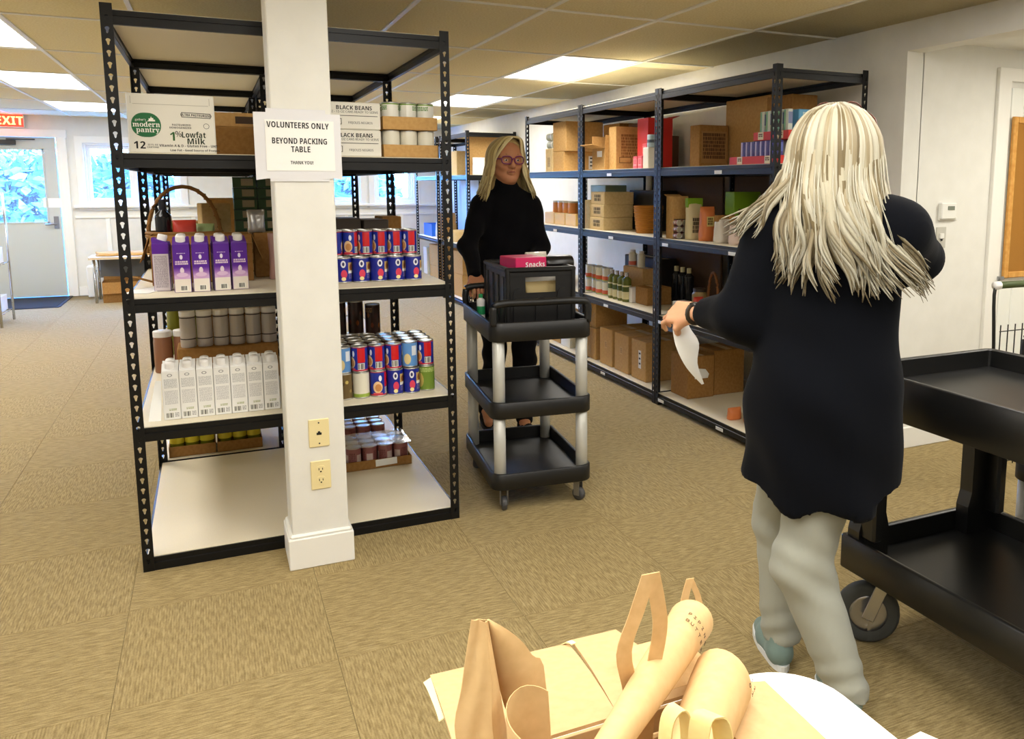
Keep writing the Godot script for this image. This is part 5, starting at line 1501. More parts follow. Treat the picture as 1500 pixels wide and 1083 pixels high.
	for i in 2: carton_box("shade_sheet", "tall flat tan carton standing on the lone far rack, %s from its far end" % ordinal(i), Vector3(3.12, 1.5665, -10.34 + 0.36 * i), Vector3(0.06, 0.42, 0.34), pn, 0, "tall flat cartons on the lone rack", {"tape": false})
	carton_box("shade_sheet", "printed tan carton at the far front of the lone rack", Vector3(2.86, 1.5665, -10.25), Vector3(0.16, 0.3, 0.25), card3(), 0, "", {"tape": false})
	carton_box("shade_sheet", "wide flat tan carton closing the near end of the lone rack's upper shelf", Vector3(2.98, 1.5665, -9.53), Vector3(0.5, 0.44, 0.05), card(), 0, "", {"tape": false})
	var wbg := pouch("white_bag", "paper bag", "tall white bag standing on the lone rack's upper shelf, behind the woman in glasses", Vector3(2.845, 1.5665, -9.42), Vector3(0.15, 0.2, 0.1), mats["paper"], 0.0, "", null, 84)
	# goods on the deeper middle racks, seen through the first ones
	for i in 4: carton_box("brown_case", "brown carton on the second door-side middle rack, %s from the left" % ["low left", "low right", "higher left", "higher right"][i], Vector3(-0.12 + 0.27 * (i % 2), [0.5565, 1.0385][i / 2], -5.3), Vector3(0.25, 0.2, 0.3), card2(), 0, "cartons on the second door-side middle rack")
	for i in 2: carton_box("brown_case", "brown carton on the second cart-side middle rack, %s shelf" % ["lower", "middle"][i], Vector3(0.55, [0.5565, 1.0385][i], -5.4), Vector3(0.3, 0.14, 0.3), card(), 0, "cartons on the second cart-side middle rack")

# ================================================================ carts
func tub_mesh(w: float, l: float, h: float, wall: float, r: float, fl: float) -> Mesh:      # shallow tub with rounded corners
	var st := begin()
	var o := round_rect(w, l, r, 5)
	var i := round_rect(w - 2 * wall, l - 2 * wall, maxf(r - wall, 0.005), 5)
	var n := o.size()
	var P := func(p: Vector2, y: float) -> Vector3: return Vector3(p.x, y, -p.y)
	var b := 0.004
	var o2 := round_rect(w - 2 * b, l - 2 * b, maxf(r - b, 0.004), 5)
	var i2 := round_rect(w - 2 * wall + 2 * b, l - 2 * wall + 2 * b, maxf(r - wall + b, 0.006), 5)
	for k in n:
		var j := (k + 1) % n
		st.set_smooth_group(1)
		quad(st, P.call(o[k], b), P.call(o[j], b), P.call(o[j], h - b), P.call(o[k], h - b))
		quad(st, P.call(o2[k], 0), P.call(o2[j], 0), P.call(o[j], b), P.call(o[k], b))
		quad(st, P.call(o[k], h - b), P.call(o[j], h - b), P.call(o2[j], h), P.call(o2[k], h))
		quad(st, P.call(o2[k], h), P.call(o2[j], h), P.call(i2[j], h), P.call(i2[k], h))
		quad(st, P.call(i2[k], h), P.call(i2[j], h), P.call(i[j], h - b), P.call(i[k], h - b))
		st.set_smooth_group(2)
		quad(st, P.call(i[k], h - b), P.call(i[j], h - b), P.call(i[j], fl), P.call(i[k], fl))
		st.set_smooth_group(-1)
		tri(st, P.call(i[k], fl), P.call(i[j], fl), Vector3(0, fl, 0))
		tri(st, P.call(o2[j], 0), P.call(o2[k], 0), Vector3.ZERO)
	return done(st)

func caster(t: Node3D, at: Vector3, r: float, turn: float) -> void:
	var grey := mat("caster grey", rgb(70, 70, 72), 0.5)
	var f := part(t, "caster_fork", boxes([[Vector3(-0.016, 0.03, 0.008), Vector3(0.004, 0.075, 0.03)], [Vector3(0.016, 0.03, 0.008), Vector3(0.004, 0.075, 0.03)], [Vector3(0, 0.066, 0), Vector3(0.036, 0.006, 0.045)]], 0.001), mat("zinc", rgb(150, 150, 150), 0.3, 0.8), at + Vector3(0, r, 0), Vector3(0, turn, 0))
	part(f, "caster_wheel", lathe([[0.0, -0.011, 1], [r * 0.9, -0.011], [r, -0.006], [r, 0.006], [r * 0.9, 0.011], [0.0, 0.011, 1]], 20), grey, Vector3(0, 0, 0.012), Vector3(0, 0, PI / 2))

func tray_cart(label: String, at: Vector3, turn: float) -> Node3D:
	var black := mat("cart black", rgb(20, 20, 21), 0.45, 0.0, 0.5)
	var post := mat("cart post", rgb(196, 196, 190), 0.4, 0.2)
	var t := thing("tray_cart", label, "cart", at, turn, "black tray carts with grey posts")
	var W := 0.465; var L := 0.71
	for y in [0.105, 0.43, 0.775]:
		part(t, "tray", tub_mesh(W, L, 0.085 if y > 0.7 else 0.075, 0.016, 0.055, 0.018), black, Vector3(0, y, 0))
	for s in [-1, 1]:
		for q in [-1, 1]:
			for k in 2: part(t, "post", tube([Vector3(s * (W / 2 - 0.042), [0.12, 0.445][k], q * (L / 2 - 0.042)), Vector3(s * (W / 2 - 0.042), [0.44, 0.785][k], q * (L / 2 - 0.042))], [0.027], 16), post)
			caster(t, Vector3(s * (W / 2 - 0.06), 0.0, q * (L / 2 - 0.06)), 0.032, 0.4 * s + 0.3 * q)
	for q in [-1, 1]:
		var z: float = q * (L / 2 - 0.022)
		part(t, "push_handle", tube(smooth_path([Vector3(-W / 2 + 0.02, 0.845, z), Vector3(-W / 2 + 0.018, 0.915, z), Vector3(-W / 2 + 0.05, 0.94, z), Vector3(0, 0.942, z), Vector3(W / 2 - 0.05, 0.94, z), Vector3(W / 2 - 0.018, 0.915, z), Vector3(W / 2 - 0.02, 0.845, z)], 4), [0.0165], 10), black)
	return t

func build_carts() -> void:
	tray_cart("black tray cart with grey posts carrying a black crate", Vector3(1.325, 0, -3.705), -0.1)
	tray_cart("black tray cart with grey posts half hidden behind the big cart", Vector3(2.75, 0, -1.585), 0.05)
	var black: Material = mats["cart black"]
	# the crate and what it carries
	var cr := thing("plastic_crate", "black ribbed plastic crate standing on the tray cart", "crate", Vector3(1.375, 0.7935, -3.77), -0.09)
	var W := 0.335; var D := 0.47; var H := 0.285
	part(cr, "base", box(Vector3(W - 0.02, 0.012, D - 0.02), 0.003), black, Vector3(0, 0.006, 0))
	for s in [-1, 1]:
		part(cr, "side_wall", box(Vector3(0.008, H - 0.02, D - 0.02), 0.002), black, Vector3(s * (W / 2 - 0.012), H / 2, 0))
		part(cr, "end_wall", boxes([[Vector3(0, 0.085, 0), Vector3(W - 0.03, 0.165, 0.008)], [Vector3(0, 0.262, 0), Vector3(W - 0.03, 0.045, 0.008)], [Vector3(-W / 2 + 0.055, 0.205, 0), Vector3(0.08, 0.08, 0.008)], [Vector3(W / 2 - 0.055, 0.205, 0), Vector3(0.08, 0.08, 0.008)]], 0.001), black, Vector3(0, 0, s * (D / 2 - 0.012)))
		for k in 3:
			var hh: float = [0.19, 0.15, 0.19][k]
			var o := PackedVector2Array()
			for a in 9: o.append(Vector2(cos(PI * a / 8) * 0.026, hh - 0.026 + sin(PI * a / 8) * 0.026))
			o.append(Vector2(-0.026, 0.012)); o.append(Vector2(0.026, 0.012))
			part(cr, "rib", prism(o, 0.012), black, Vector3((k - 1) * 0.105, 0, s * (D / 2 - 0.006)))
		for k in 4: part(cr, "rib", box(Vector3(0.01, 0.22, 0.04), 0.003), black, Vector3(s * (W / 2 - 0.006), 0.13, -0.17 + k * 0.113))
		part(cr, "rim", box(Vector3(0.026, 0.022, D), 0.006), black, Vector3(s * (W / 2 - 0.012), H - 0.011, 0))
		part(cr, "rim", box(Vector3(W - 0.03, 0.022, 0.026), 0.006), black, Vector3(0, H - 0.011, s * (D / 2 - 0.012)))
		for q in [-1, 1]: part(cr, "corner_post", box(Vector3(0.024, H - 0.01, 0.024), 0.007), black, Vector3(s * (W / 2 - 0.012), H / 2 - 0.004, q * (D / 2 - 0.012)))
	var cy := 0.7935 + 0.0125
	var pb := carton_box("pink_box", "bright pink snack box with white lettering lying in the crate", Vector3(1.325, cy + 0.236, -3.7), Vector3(0.16, 0.075, 0.18), mat("snack pink", rgb(214, 40, 100), 0.4), 0.1, "", {"tape": false})
	lettering(pb, "Snacks", 0.022, mats["cap white"], Vector3(0.02, 0.042, 0.0904))
	carton_box("white_box", "white carton filling the bottom of the crate", Vector3(1.375, cy, -3.8), Vector3(0.25, 0.235, 0.3), mats["white card"], 0.0, "", {"tape": false})
	var bt := thing("black_bottle", "black bottle lying across the top of the crate", "bottle", Vector3(1.49, cy + 0.273, -3.69), 0.05)
	part(bt, "body", lathe([[0.0, -0.08, 1], [0.034, -0.08], [0.037, -0.07], [0.037, 0.04], [0.03, 0.06], [0.015, 0.075], [0.0, 0.075, 1]], 18), mat("bottle black", rgb(16, 15, 17), 0.3), Vector3.ZERO, Vector3(0, 0, PI / 2))
	part(bt, "cap", lathe([[0.0, 0.075, 1], [0.017, 0.075, 1], [0.017, 0.095], [0.0, 0.096, 1]], 14), mat("cap dark", rgb(30, 26, 30), 0.4), Vector3.ZERO, Vector3(0, 0, PI / 2))
	pouch("clear_bag", "bag", "crumpled clear bag at the back corner of the crate", Vector3(1.45, cy + 0.236, -3.86), Vector3(0.12, 0.08, 0.1), mats["bag clear"], 0.2, "", null, 91)
	pouch("tan_bag", "bag", "tan bag showing through the crate's hand hole", Vector3(1.385, cy, -3.6), Vector3(0.18, 0.2, 0.04), mats["grain beige"], 0.0, "", null, 92)
	var gl := jar_proto("glue_bottle", "bottle", "small white bottle with a green label on the cart's top tray", Vector3(1.17, 0.7935, -3.88), 0.02, 0.13, mats["cap white"], mat("cap green", rgb(40, 150, 90), 0.4), "", 0.5)
	part(gl, "label", lathe([[0.0203, 0.03], [0.0206, 0.031], [0.0206, 0.07], [0.0203, 0.071]], 14), mats["cap green"])
	# heavy utility cart
	var t := thing("utility_cart", "big black two-shelf utility cart with rubber tyres", "cart", Vector3(2.085, 0, -1.4))
	var bl := mat("utility black", rgb(13, 13, 13), 0.38, 0.0, 0.6)
	var bw := 0.63; var L := 1.12
	part(t, "lower_shelf", tub_mesh(bw, L, 0.11, 0.02, 0.012, 0.04), bl, Vector3(0, 0.235, 0))
	part(t, "upper_shelf", tub_mesh(bw, L, 0.13, 0.02, 0.03, 0.07), bl, Vector3(0, 0.77, 0))
	for s in [-1, 1]:
		for q in [-1, 1]:
			var o := PackedVector2Array([Vector2(-0.062, 0.26), Vector2(0.062, 0.26), Vector2(0.062, 0.37), Vector2(0.048, 0.42), Vector2(0.048, 0.79), Vector2(-0.048, 0.79), Vector2(-0.048, 0.42), Vector2(-0.062, 0.37)])
			part(t, "corner_post", prism(o, 0.05), bl, Vector3(s * (bw / 2 - 0.075), 0, q * (L / 2 - 0.046)))
			part(t, "corner_post_web", box(Vector3(0.04, 0.42, 0.09), 0.008), bl, Vector3(s * (bw / 2 - 0.042), 0.56, q * (L / 2 - 0.08)))
			var rear: bool = q < 0
			var wr := Node3D.new()
			wr.name = "wheel"
			t.add_child(wr, true)
			wr.position = Vector3(s * (bw / 2 - 0.085) - (0.025 if s < 0 and rear else 0.0), 0.1, q * (L / 2 - 0.075))
			wr.rotation.y = [-0.62, 0.2][0 if rear else 1]
			var ax := Vector3(PI / 2, 0, 0)
			part(wr, "tyre", lathe([[0.06, -0.02], [0.085, -0.026], [0.097, -0.018], [0.1, 0.0], [0.097, 0.018], [0.085, 0.026], [0.06, 0.02]], 28), mat("tyre rubber", rgb(74, 76, 74), 0.8), Vector3.ZERO, ax)
			part(wr, "rim", lathe([[0.0, -0.012, 1], [0.02, -0.016], [0.045, -0.01], [0.062, -0.019], [0.064, 0.0], [0.062, 0.019], [0.045, 0.01], [0.02, 0.016], [0.0, 0.012, 1]], 24), mat("wheel silver", rgb(196, 196, 198), 0.25, 0.85), Vector3.ZERO, ax)
			part(wr, "hub", lathe([[0.0, -0.036, 1], [0.014, -0.036], [0.014, 0.036], [0.0, 0.036, 1]], 12), mats["zinc"], Vector3.ZERO, ax)
			for e in [-1, 1]: part(wr, "fork", box(Vector3(0.04, 0.155, 0.005), 0.002), mats["wheel silver"], Vector3(0.022, 0.06, e * 0.034), Vector3(0, 0, -0.35))
			part(wr, "fork_head", box(Vector3(0.09, 0.012, 0.08), 0.003), mats["wheel silver"], Vector3(0.045, 0.13, 0))
	# folding wire trolley standing before the alcove
	var w := thing("wire_trolley", "folding wire trolley with a green grip near the alcove", "trolley", Vector3(3.5, 0, -2.7))
	var wire := mat("trolley wire", rgb(40, 42, 40), 0.4, 0.5)
	for s in [-1, 1]:
		part(w, "upright", tube(smooth_path([Vector3(s * 0.16, 0.06, 0), Vector3(s * 0.16, 0.6, 0), Vector3(s * 0.16, 0.94, -0.02), Vector3(s * 0.13, 0.985, -0.02)], 4), [0.008], 8), wire)
		part(w, "wheel", lathe([[0.0, -0.01, 1], [0.05, -0.01], [0.055, 0.0], [0.05, 0.01], [0.0, 0.01, 1]], 20), mats["tyre rubber"], Vector3(s * 0.19, 0.055, 0), Vector3(0, 0, PI / 2))
	part(w, "grip", tube([Vector3(-0.13, 0.985, -0.02), Vector3(0.13, 0.985, -0.02)], [0.017], 12), mat("grip green", rgb(70, 84, 40), 0.6))
	for s in [-1, 1]: part(w, "grip_end", lathe([[0.0, -0.015, 1], [0.02, -0.015], [0.02, 0.015], [0.0, 0.018, 1]], 12), mats["cap white"], Vector3(s * 0.145, 0.985, -0.02), Vector3(0, 0, PI / 2))
	var ws := begin()
	for k in 7: add_box(ws, Vector3(-0.15 + k * 0.05, 0.45, 0.02), Vector3(0.004, 0.7, 0.004))
	for k in 6: add_box(ws, Vector3(0, 0.12 + k * 0.13, 0.024), Vector3(0.32, 0.004, 0.004))
	part(w, "wire_basket", done(ws), wire)

# ================================================================ packing table with its carton and bags
func kraft() -> Material:
	if mats.has("kraft"): return mats["kraft"]
	var m := grain("kraft", rgb(222, 188, 136), rgb(208, 172, 120), 0.75, 0.04, 6.0, 81, 0.3)
	m.backlight_enabled = true
	m.backlight = Color(0.12, 0.08, 0.04)
	return m

func rolled_bag(label: String, a: Vector3, b: Vector3, r0: float, r1: float, print_lines: Array, sd: int) -> Node3D:
	var t := thing("rolled_bag", label, "paper bag", Vector3.ZERO, 0, "paper bags rolled up in the carton")
	var ax := (b - a).normalized()
	var u := ax.cross(Vector3(0, 0, 1)).normalized()
	var v := u.cross(ax).normalized()
	var rows := []
	var turns := 2.3
	var n := 56
	for i in 15:
		var k := i / 14.0
		var row := []
		for j in n + 1:
			var an := -2.6 + TAU * turns * j / n
			var rr := lerpf(r0, r1, k) * (1.0 - 0.16 * float(n - j) / n)
			rr *= 1.0 + 0.02 * sin(k * 9.0 + an * 2.0 + sd)
			var end := (0.006 * sin(an * 1.0 + sd)) if i == 14 else 0.0
			row.append(a.lerp(b, k) + (u * cos(an) + v * sin(an) * 0.9) * rr + ax * end)
		rows.append(row)
	part(t, "roll", patch(rows, 0.0007), kraft())
	for q in print_lines:
		# hand stamped words, laid letter by letter round the roll
		var s: String = q[0]
		for c in s.length():
			if s[c] == " ": continue
			var an: float = q[2] + q[3] * c
			var k: float = q[1] + q[4] * c
			var rr := lerpf(r0, r1, k) * 1.012 + 0.0008
			var nrm := (u * cos(an) + v * sin(an) * 0.9).normalized()
			var tan := (u * -sin(an) + v * cos(an) * 0.9).normalized()
			var p := part(t, "lettering", text_mesh(s[c], q[5], true, "Droid Sans Mono", 0.0003), mat("stamp ink", rgb(84, 56, 26), 0.8))
			p.transform = Transform3D(Basis(tan * signf(q[3]), nrm.cross(tan * signf(q[3])), nrm), a.lerp(b, k) + nrm * rr)
	return t

func strip(o: Node, n: String, pts: Array, w: Vector3, mt: Material, per := 5) -> void:           # a flat paper strip along pts, w across
	var rows := []
	for p in smooth_path(pts, per): rows.append([p - w / 2, p + w / 2])
	part(o, n, patch(rows, 0.0012), mt)

func build_packing_table() -> void:
	var wt := mat("table white", rgb(240, 240, 236), 0.4)
	var t := thing("packing_table", "white plastic folding table with rounded corners in front", "table", Vector3(-0.1, 0, -0.545))
	var o := round_rect(1.73, 0.76, 0.1, 8)
	part(t, "tabletop", prism(o, 0.04), wt, Vector3(0, 0.72, 0), Vector3(-PI / 2, 0, 0))
	var steel := mat("leg grey", rgb(170, 170, 166), 0.4, 0.6)
	for s in [-1, 1]:
		for q in [-1, 1]: part(t, "leg", tube([Vector3(s * 0.68, 0.7, q * 0.28), Vector3(s * 0.7, 0.0, q * 0.3)], [0.014], 10), steel)
		part(t, "cross_bar", tube([Vector3(s * 0.69, 0.3, -0.29), Vector3(s * 0.69, 0.3, 0.29)], [0.01], 8), steel)
	# the carton
	var cb := thing("open_carton", "open corrugated carton of paper bags on the packing table", "box", Vector3(0.285, 0.7402, -0.50))
	var W := 0.235; var D := 0.29; var h := 0.21; var w := 0.004
	var cm := grain("carton front", rgb(206, 174, 130), rgb(196, 164, 118), 0.8, 0.05, 5.0, 83, 0.2)
	part(cb, "base", box(Vector3(W, w, D), 0.0005), cm, Vector3(0, w / 2, 0))
	for s in [-1, 1]:
		part(cb, "side_panel", box(Vector3(w, h, D), 0.0005), cm, Vector3(s * (W - w) / 2, h / 2, 0))
		part(cb, "end_panel", box(Vector3(W - 2 * w, h, w), 0.0005), cm, Vector3(0, h / 2, s * (D - w) / 2))
	var fl := func(pts: Array) -> void:                # a board through four corners, slightly bowed
		var rows := []
		for i in 5:
			var row := []
			for j in 9:
				var p: Vector3 = pts[0].lerp(pts[1], j / 8.0).lerp(pts[3].lerp(pts[2], j / 8.0), i / 4.0)
				row.append(p + Vector3.UP * 0.004 * sin(PI * i / 4.0))
			rows.append(row)
		part(cb, "flap", patch(rows, 0.0035, false), cm)
	var x0 := -W / 2; var x1 := W / 2; var z0 := -D / 2
	# far flap (in two pieces round the tear), right flap, left flap, near flap
	fl.call([Vector3(x0, h + 0.002, z0), Vector3(0.036, h + 0.002, z0), Vector3(0.072, 0.166, z0 - 0.207), Vector3(-0.094, 0.17, z0 - 0.207)])
	fl.call([Vector3(0.036, h + 0.002, z0), Vector3(x1, h + 0.002, z0), Vector3(0.137, 0.166, z0 - 0.21), Vector3(0.078, 0.166, z0 - 0.212)])
	fl.call([Vector3(x1 + 0.002, h, z0 + 0.004), Vector3(x1 + 0.002, h, -z0), Vector3(x1 + 0.086, h - 0.018, -z0), Vector3(x1 + 0.086, h - 0.008, z0 + 0.002)])
	fl.call([Vector3(x0 - 0.002, h, z0 + 0.1), Vector3(x0 - 0.002, h, -z0), Vector3(x0 - 0.08, h - 0.07, -z0), Vector3(x0 - 0.08, h - 0.07, z0 + 0.1)])
	fl.call([Vector3(x0, h, -z0), Vector3(x1, h, -z0), Vector3(x1, h - 0.1, -z0 + 0.1), Vector3(x0, h - 0.1, -z0 + 0.1)])
	strip(cb, "torn_tape", [Vector3(-0.0985, 0.171, z0 - 0.2), Vector3(-0.1, 0.178, z0 - 0.17), Vector3(-0.104, 0.188, z0 - 0.12), Vector3(-0.106, 0.19, z0 - 0.1)], Vector3(0.009, 0.004, 0.0), mat("tape cream", rgb(240, 234, 180), 0.3))
	strip(cb, "torn_tape", [Vector3(0.066, 0.168, z0 - 0.208), Vector3(0.07, 0.174, z0 - 0.2), Vector3(0.072, 0.176, z0 - 0.19)], Vector3(0.006, 0.001, 0.0), mats["tape cream"])
	# tall pleated bag at the left
	var kb := kraft()
	var g := thing("pleated_bag", "tall paper bag with pleated side standing in the left of the carton", "paper bag")
	var Lp := [Vector3(0.160, 1.126, -0.57), Vector3(0.151, 1.075, -0.568), Vector3(0.146, 1.03, -0.568), Vector3(0.172, 0.94, -0.56), Vector3(0.176, 0.80, -0.56)]
	var Mp := [Vector3(0.1715, 1.1205, -0.572), Vector3(0.1722, 1.075, -0.562), Vector3(0.1725, 1.026, -0.558), Vector3(0.19, 0.94, -0.552), Vector3(0.192, 0.80, -0.552)]
	var Rp := [Vector3(0.1735, 1.12, -0.574), Vector3(0.1805, 1.07, -0.572), Vector3(0.188, 1.02, -0.572), Vector3(0.20, 0.94, -0.572), Vector3(0.204, 0.80, -0.572)]
	var Bp := [Vector3(0.1735, 1.119, -0.578), Vector3(0.182, 1.07, -0.606), Vector3(0.19, 1.02, -0.616), Vector3(0.204, 0.94, -0.618), Vector3(0.21, 0.80, -0.618)]
	var web := func(p: Array, q: Array, k: float) -> Mesh:
		var ps := smooth_path(p, 4); var qs := smooth_path(q, 4)
		var rows := []
		for i in ps.size():
			var row := []
			for j in 7:
				var cr: float = k * (sin(i * 0.8 + j * 1.3) * 0.6 + sin(i * 1.5 - j * 0.8) * 0.4)
				row.append((ps[i] as Vector3).lerp(qs[i], j / 6.0) + Vector3(0, 0, cr) * sin(PI * j / 6.0))
			rows.append(row)
		return patch(rows, 0.0007)
	part(g, "side_pleat", web.call(Lp, Mp, 0.003), kb)
	part(g, "front_fold", web.call(Mp, Rp, 0.001), kb)
	part(g, "back_panel", web.call(Lp, Bp, 0.002), kb)
	var petal := []
	var left := [Vector3(0.1745, 1.119, -0.578), Vector3(0.18, 1.08, -0.586), Vector3(0.19, 1.04, -0.59), Vector3(0.196, 1.0, -0.592), Vector3(0.206, 0.80, -0.6)]
	var right := [Vector3(0.176, 1.118, -0.58), Vector3(0.197, 1.1, -0.58), Vector3(0.212, 1.078, -0.582), Vector3(0.226, 1.04, -0.586), Vector3(0.234, 0.80, -0.6)]
	var ls := smooth_path(left, 4); var rs := smooth_path(right, 4)
	for i in ls.size():
		var row := []
		for j in 8:
			var k := j / 7.0
			row.append((ls[i] as Vector3).lerp(rs[i], k) + Vector3(0, 0, 1) * 0.012 * sin(PI * k) * (0.2 + 0.8 * i / (ls.size() - 1.0)))
		petal.append(row)
	part(g, "open_side", patch(petal, 0.0007), kb)
	# small bent bag mouth in front of it
	var sb := thing("curled_bag", "small curled paper bag mouth in front of the pleated bag", "paper bag")
	var curl := []
	for i in 9:
		var row := []
		for j in 13:
			var an := -2.3 + 3.2 * j / 12.0
			var k := i / 8.0
			var rr := lerpf(0.021, 0.024, k)
			var top := 1.066 - 0.016 * pow(absf(j - 8.5) / 8.0, 1.5)
			row.append(Vector3(0.199 + 0.012 * k, lerpf(top, 0.80, k), -0.542) + Vector3(sin(an) * rr, 0, -cos(an) * rr))
		curl.append(row)
	part(sb, "mouth", patch(curl, 0.0007), kb)
	# rolled bags
	rolled_bag("slim rolled paper bag leaning right with a stamped end, upper one", Vector3(0.232, 1.03, -0.50), Vector3(0.437, 0.99, -0.705), 0.013, 0.0265, [["PIPING", 0.86, 2.95, -0.25, -0.004, 0.0055], ["BUTTER", 0.81, 2.9, -0.25, -0.004, 0.0055]], 1)
	rolled_bag("wide rolled paper bag leaning right with a small stamp, lower one", Vector3(0.292, 0.985, -0.49), Vector3(0.432, 0.962, -0.636), 0.026, 0.034, [["12", 0.92, 2.1, -0.22, 0.0, 0.0055], ["02", 0.87, 2.1, -0.22, 0.0, 0.0055]], 3)
	# bags with paper loop handles
	var hb := thing("handled_bag", "flat paper bag with a tall loop handle standing upright in the carton", "paper bag")
	part(hb, "bag", boxes([[Vector3(0.32, 0.85, -0.618), Vector3(0.075, 0.19, 0.006)]], 0.002), kb)
	strip(hb, "loop_handle", [Vector3(0.322, 0.93, -0.613), Vector3(0.314, 1.0, -0.605), Vector3(0.304, 1.046, -0.6), Vector3(0.316, 1.08, -0.6), Vector3(0.3285, 1.114, -0.6)], Vector3(0.0145, 0, 0.001), kb, 4)
	strip(hb, "loop_handle", [Vector3(0.331, 1.114, -0.6), Vector3(0.3375, 1.083, -0.6), Vector3(0.3405, 1.055, -0.602), Vector3(0.334, 1.0, -0.607), Vector3(0.332, 0.93, -0.613)], Vector3(0.0145, 0, 0.001), kb, 4)
	var h2 := thing("handled_bag", "flat paper bag lying under the rolls, its small loop handle peeping behind them", "paper bag")
	part(h2, "bag", boxes([[Vector3(0.41, 0.9485, -0.705), Vector3(0.08, 0.006, 0.09)]], 0.002), kb)
	strip(h2, "loop_handle", [Vector3(0.438, 0.95, -0.735), Vector3(0.447, 1.0, -0.735), Vector3(0.4535, 1.022, -0.735)], Vector3(0.009, 0, 0.001), kb, 4)
	strip(h2, "loop_handle", [Vector3(0.4535, 1.022, -0.735), Vector3(0.466, 0.99, -0.735), Vector3(0.464, 0.95, -0.735)], Vector3(0.007, 0, 0.001), kb, 4)
	var h3 := thing("handled_bag", "pale paper bag with two rounded loop handles nearest the viewer", "paper bag")
	var pale := grain("kraft pale", rgb(238, 216, 150), rgb(228, 202, 134), 0.7, 0.05, 6.0, 82, 0.3)
	part(h3, "bag", boxes([[Vector3(0.29, 0.88, -0.452), Vector3(0.09, 0.27, 0.03)]], 0.004), kb)
	strip(h3, "loop_handle", [Vector3(0.268, 1.0, -0.46), Vector3(0.2665, 1.06, -0.462), Vector3(0.272, 1.082, -0.464), Vector3(0.284, 1.076, -0.464), Vector3(0.287, 1.0, -0.46)], Vector3(0.003, 0, 0.012), pale, 5)
	strip(h3, "loop_handle", [Vector3(0.285, 1.0, -0.448), Vector3(0.287, 1.072, -0.45), Vector3(0.296, 1.082, -0.452), Vector3(0.306, 1.07, -0.45), Vector3(0.313, 1.0, -0.446)], Vector3(0.008, 0, 0.014), pale, 5)
	var ls2 := thing("paper_sheet", "white list sheet hanging over the table's right edge", "paper", Vector3(0.728, 0.7406, -0.655))
	part(ls2, "sheet", patch([[Vector3(-0.1, 0, 0.12), Vector3(0.1, 0.0, 0.12)], [Vector3(-0.1, 0.0005, 0.0), Vector3(0.1, 0.002, 0.0)], [Vector3(-0.06, 0.001, -0.05), Vector3(0.07, 0.004, -0.062)]], 0.0006), mats["paper"])

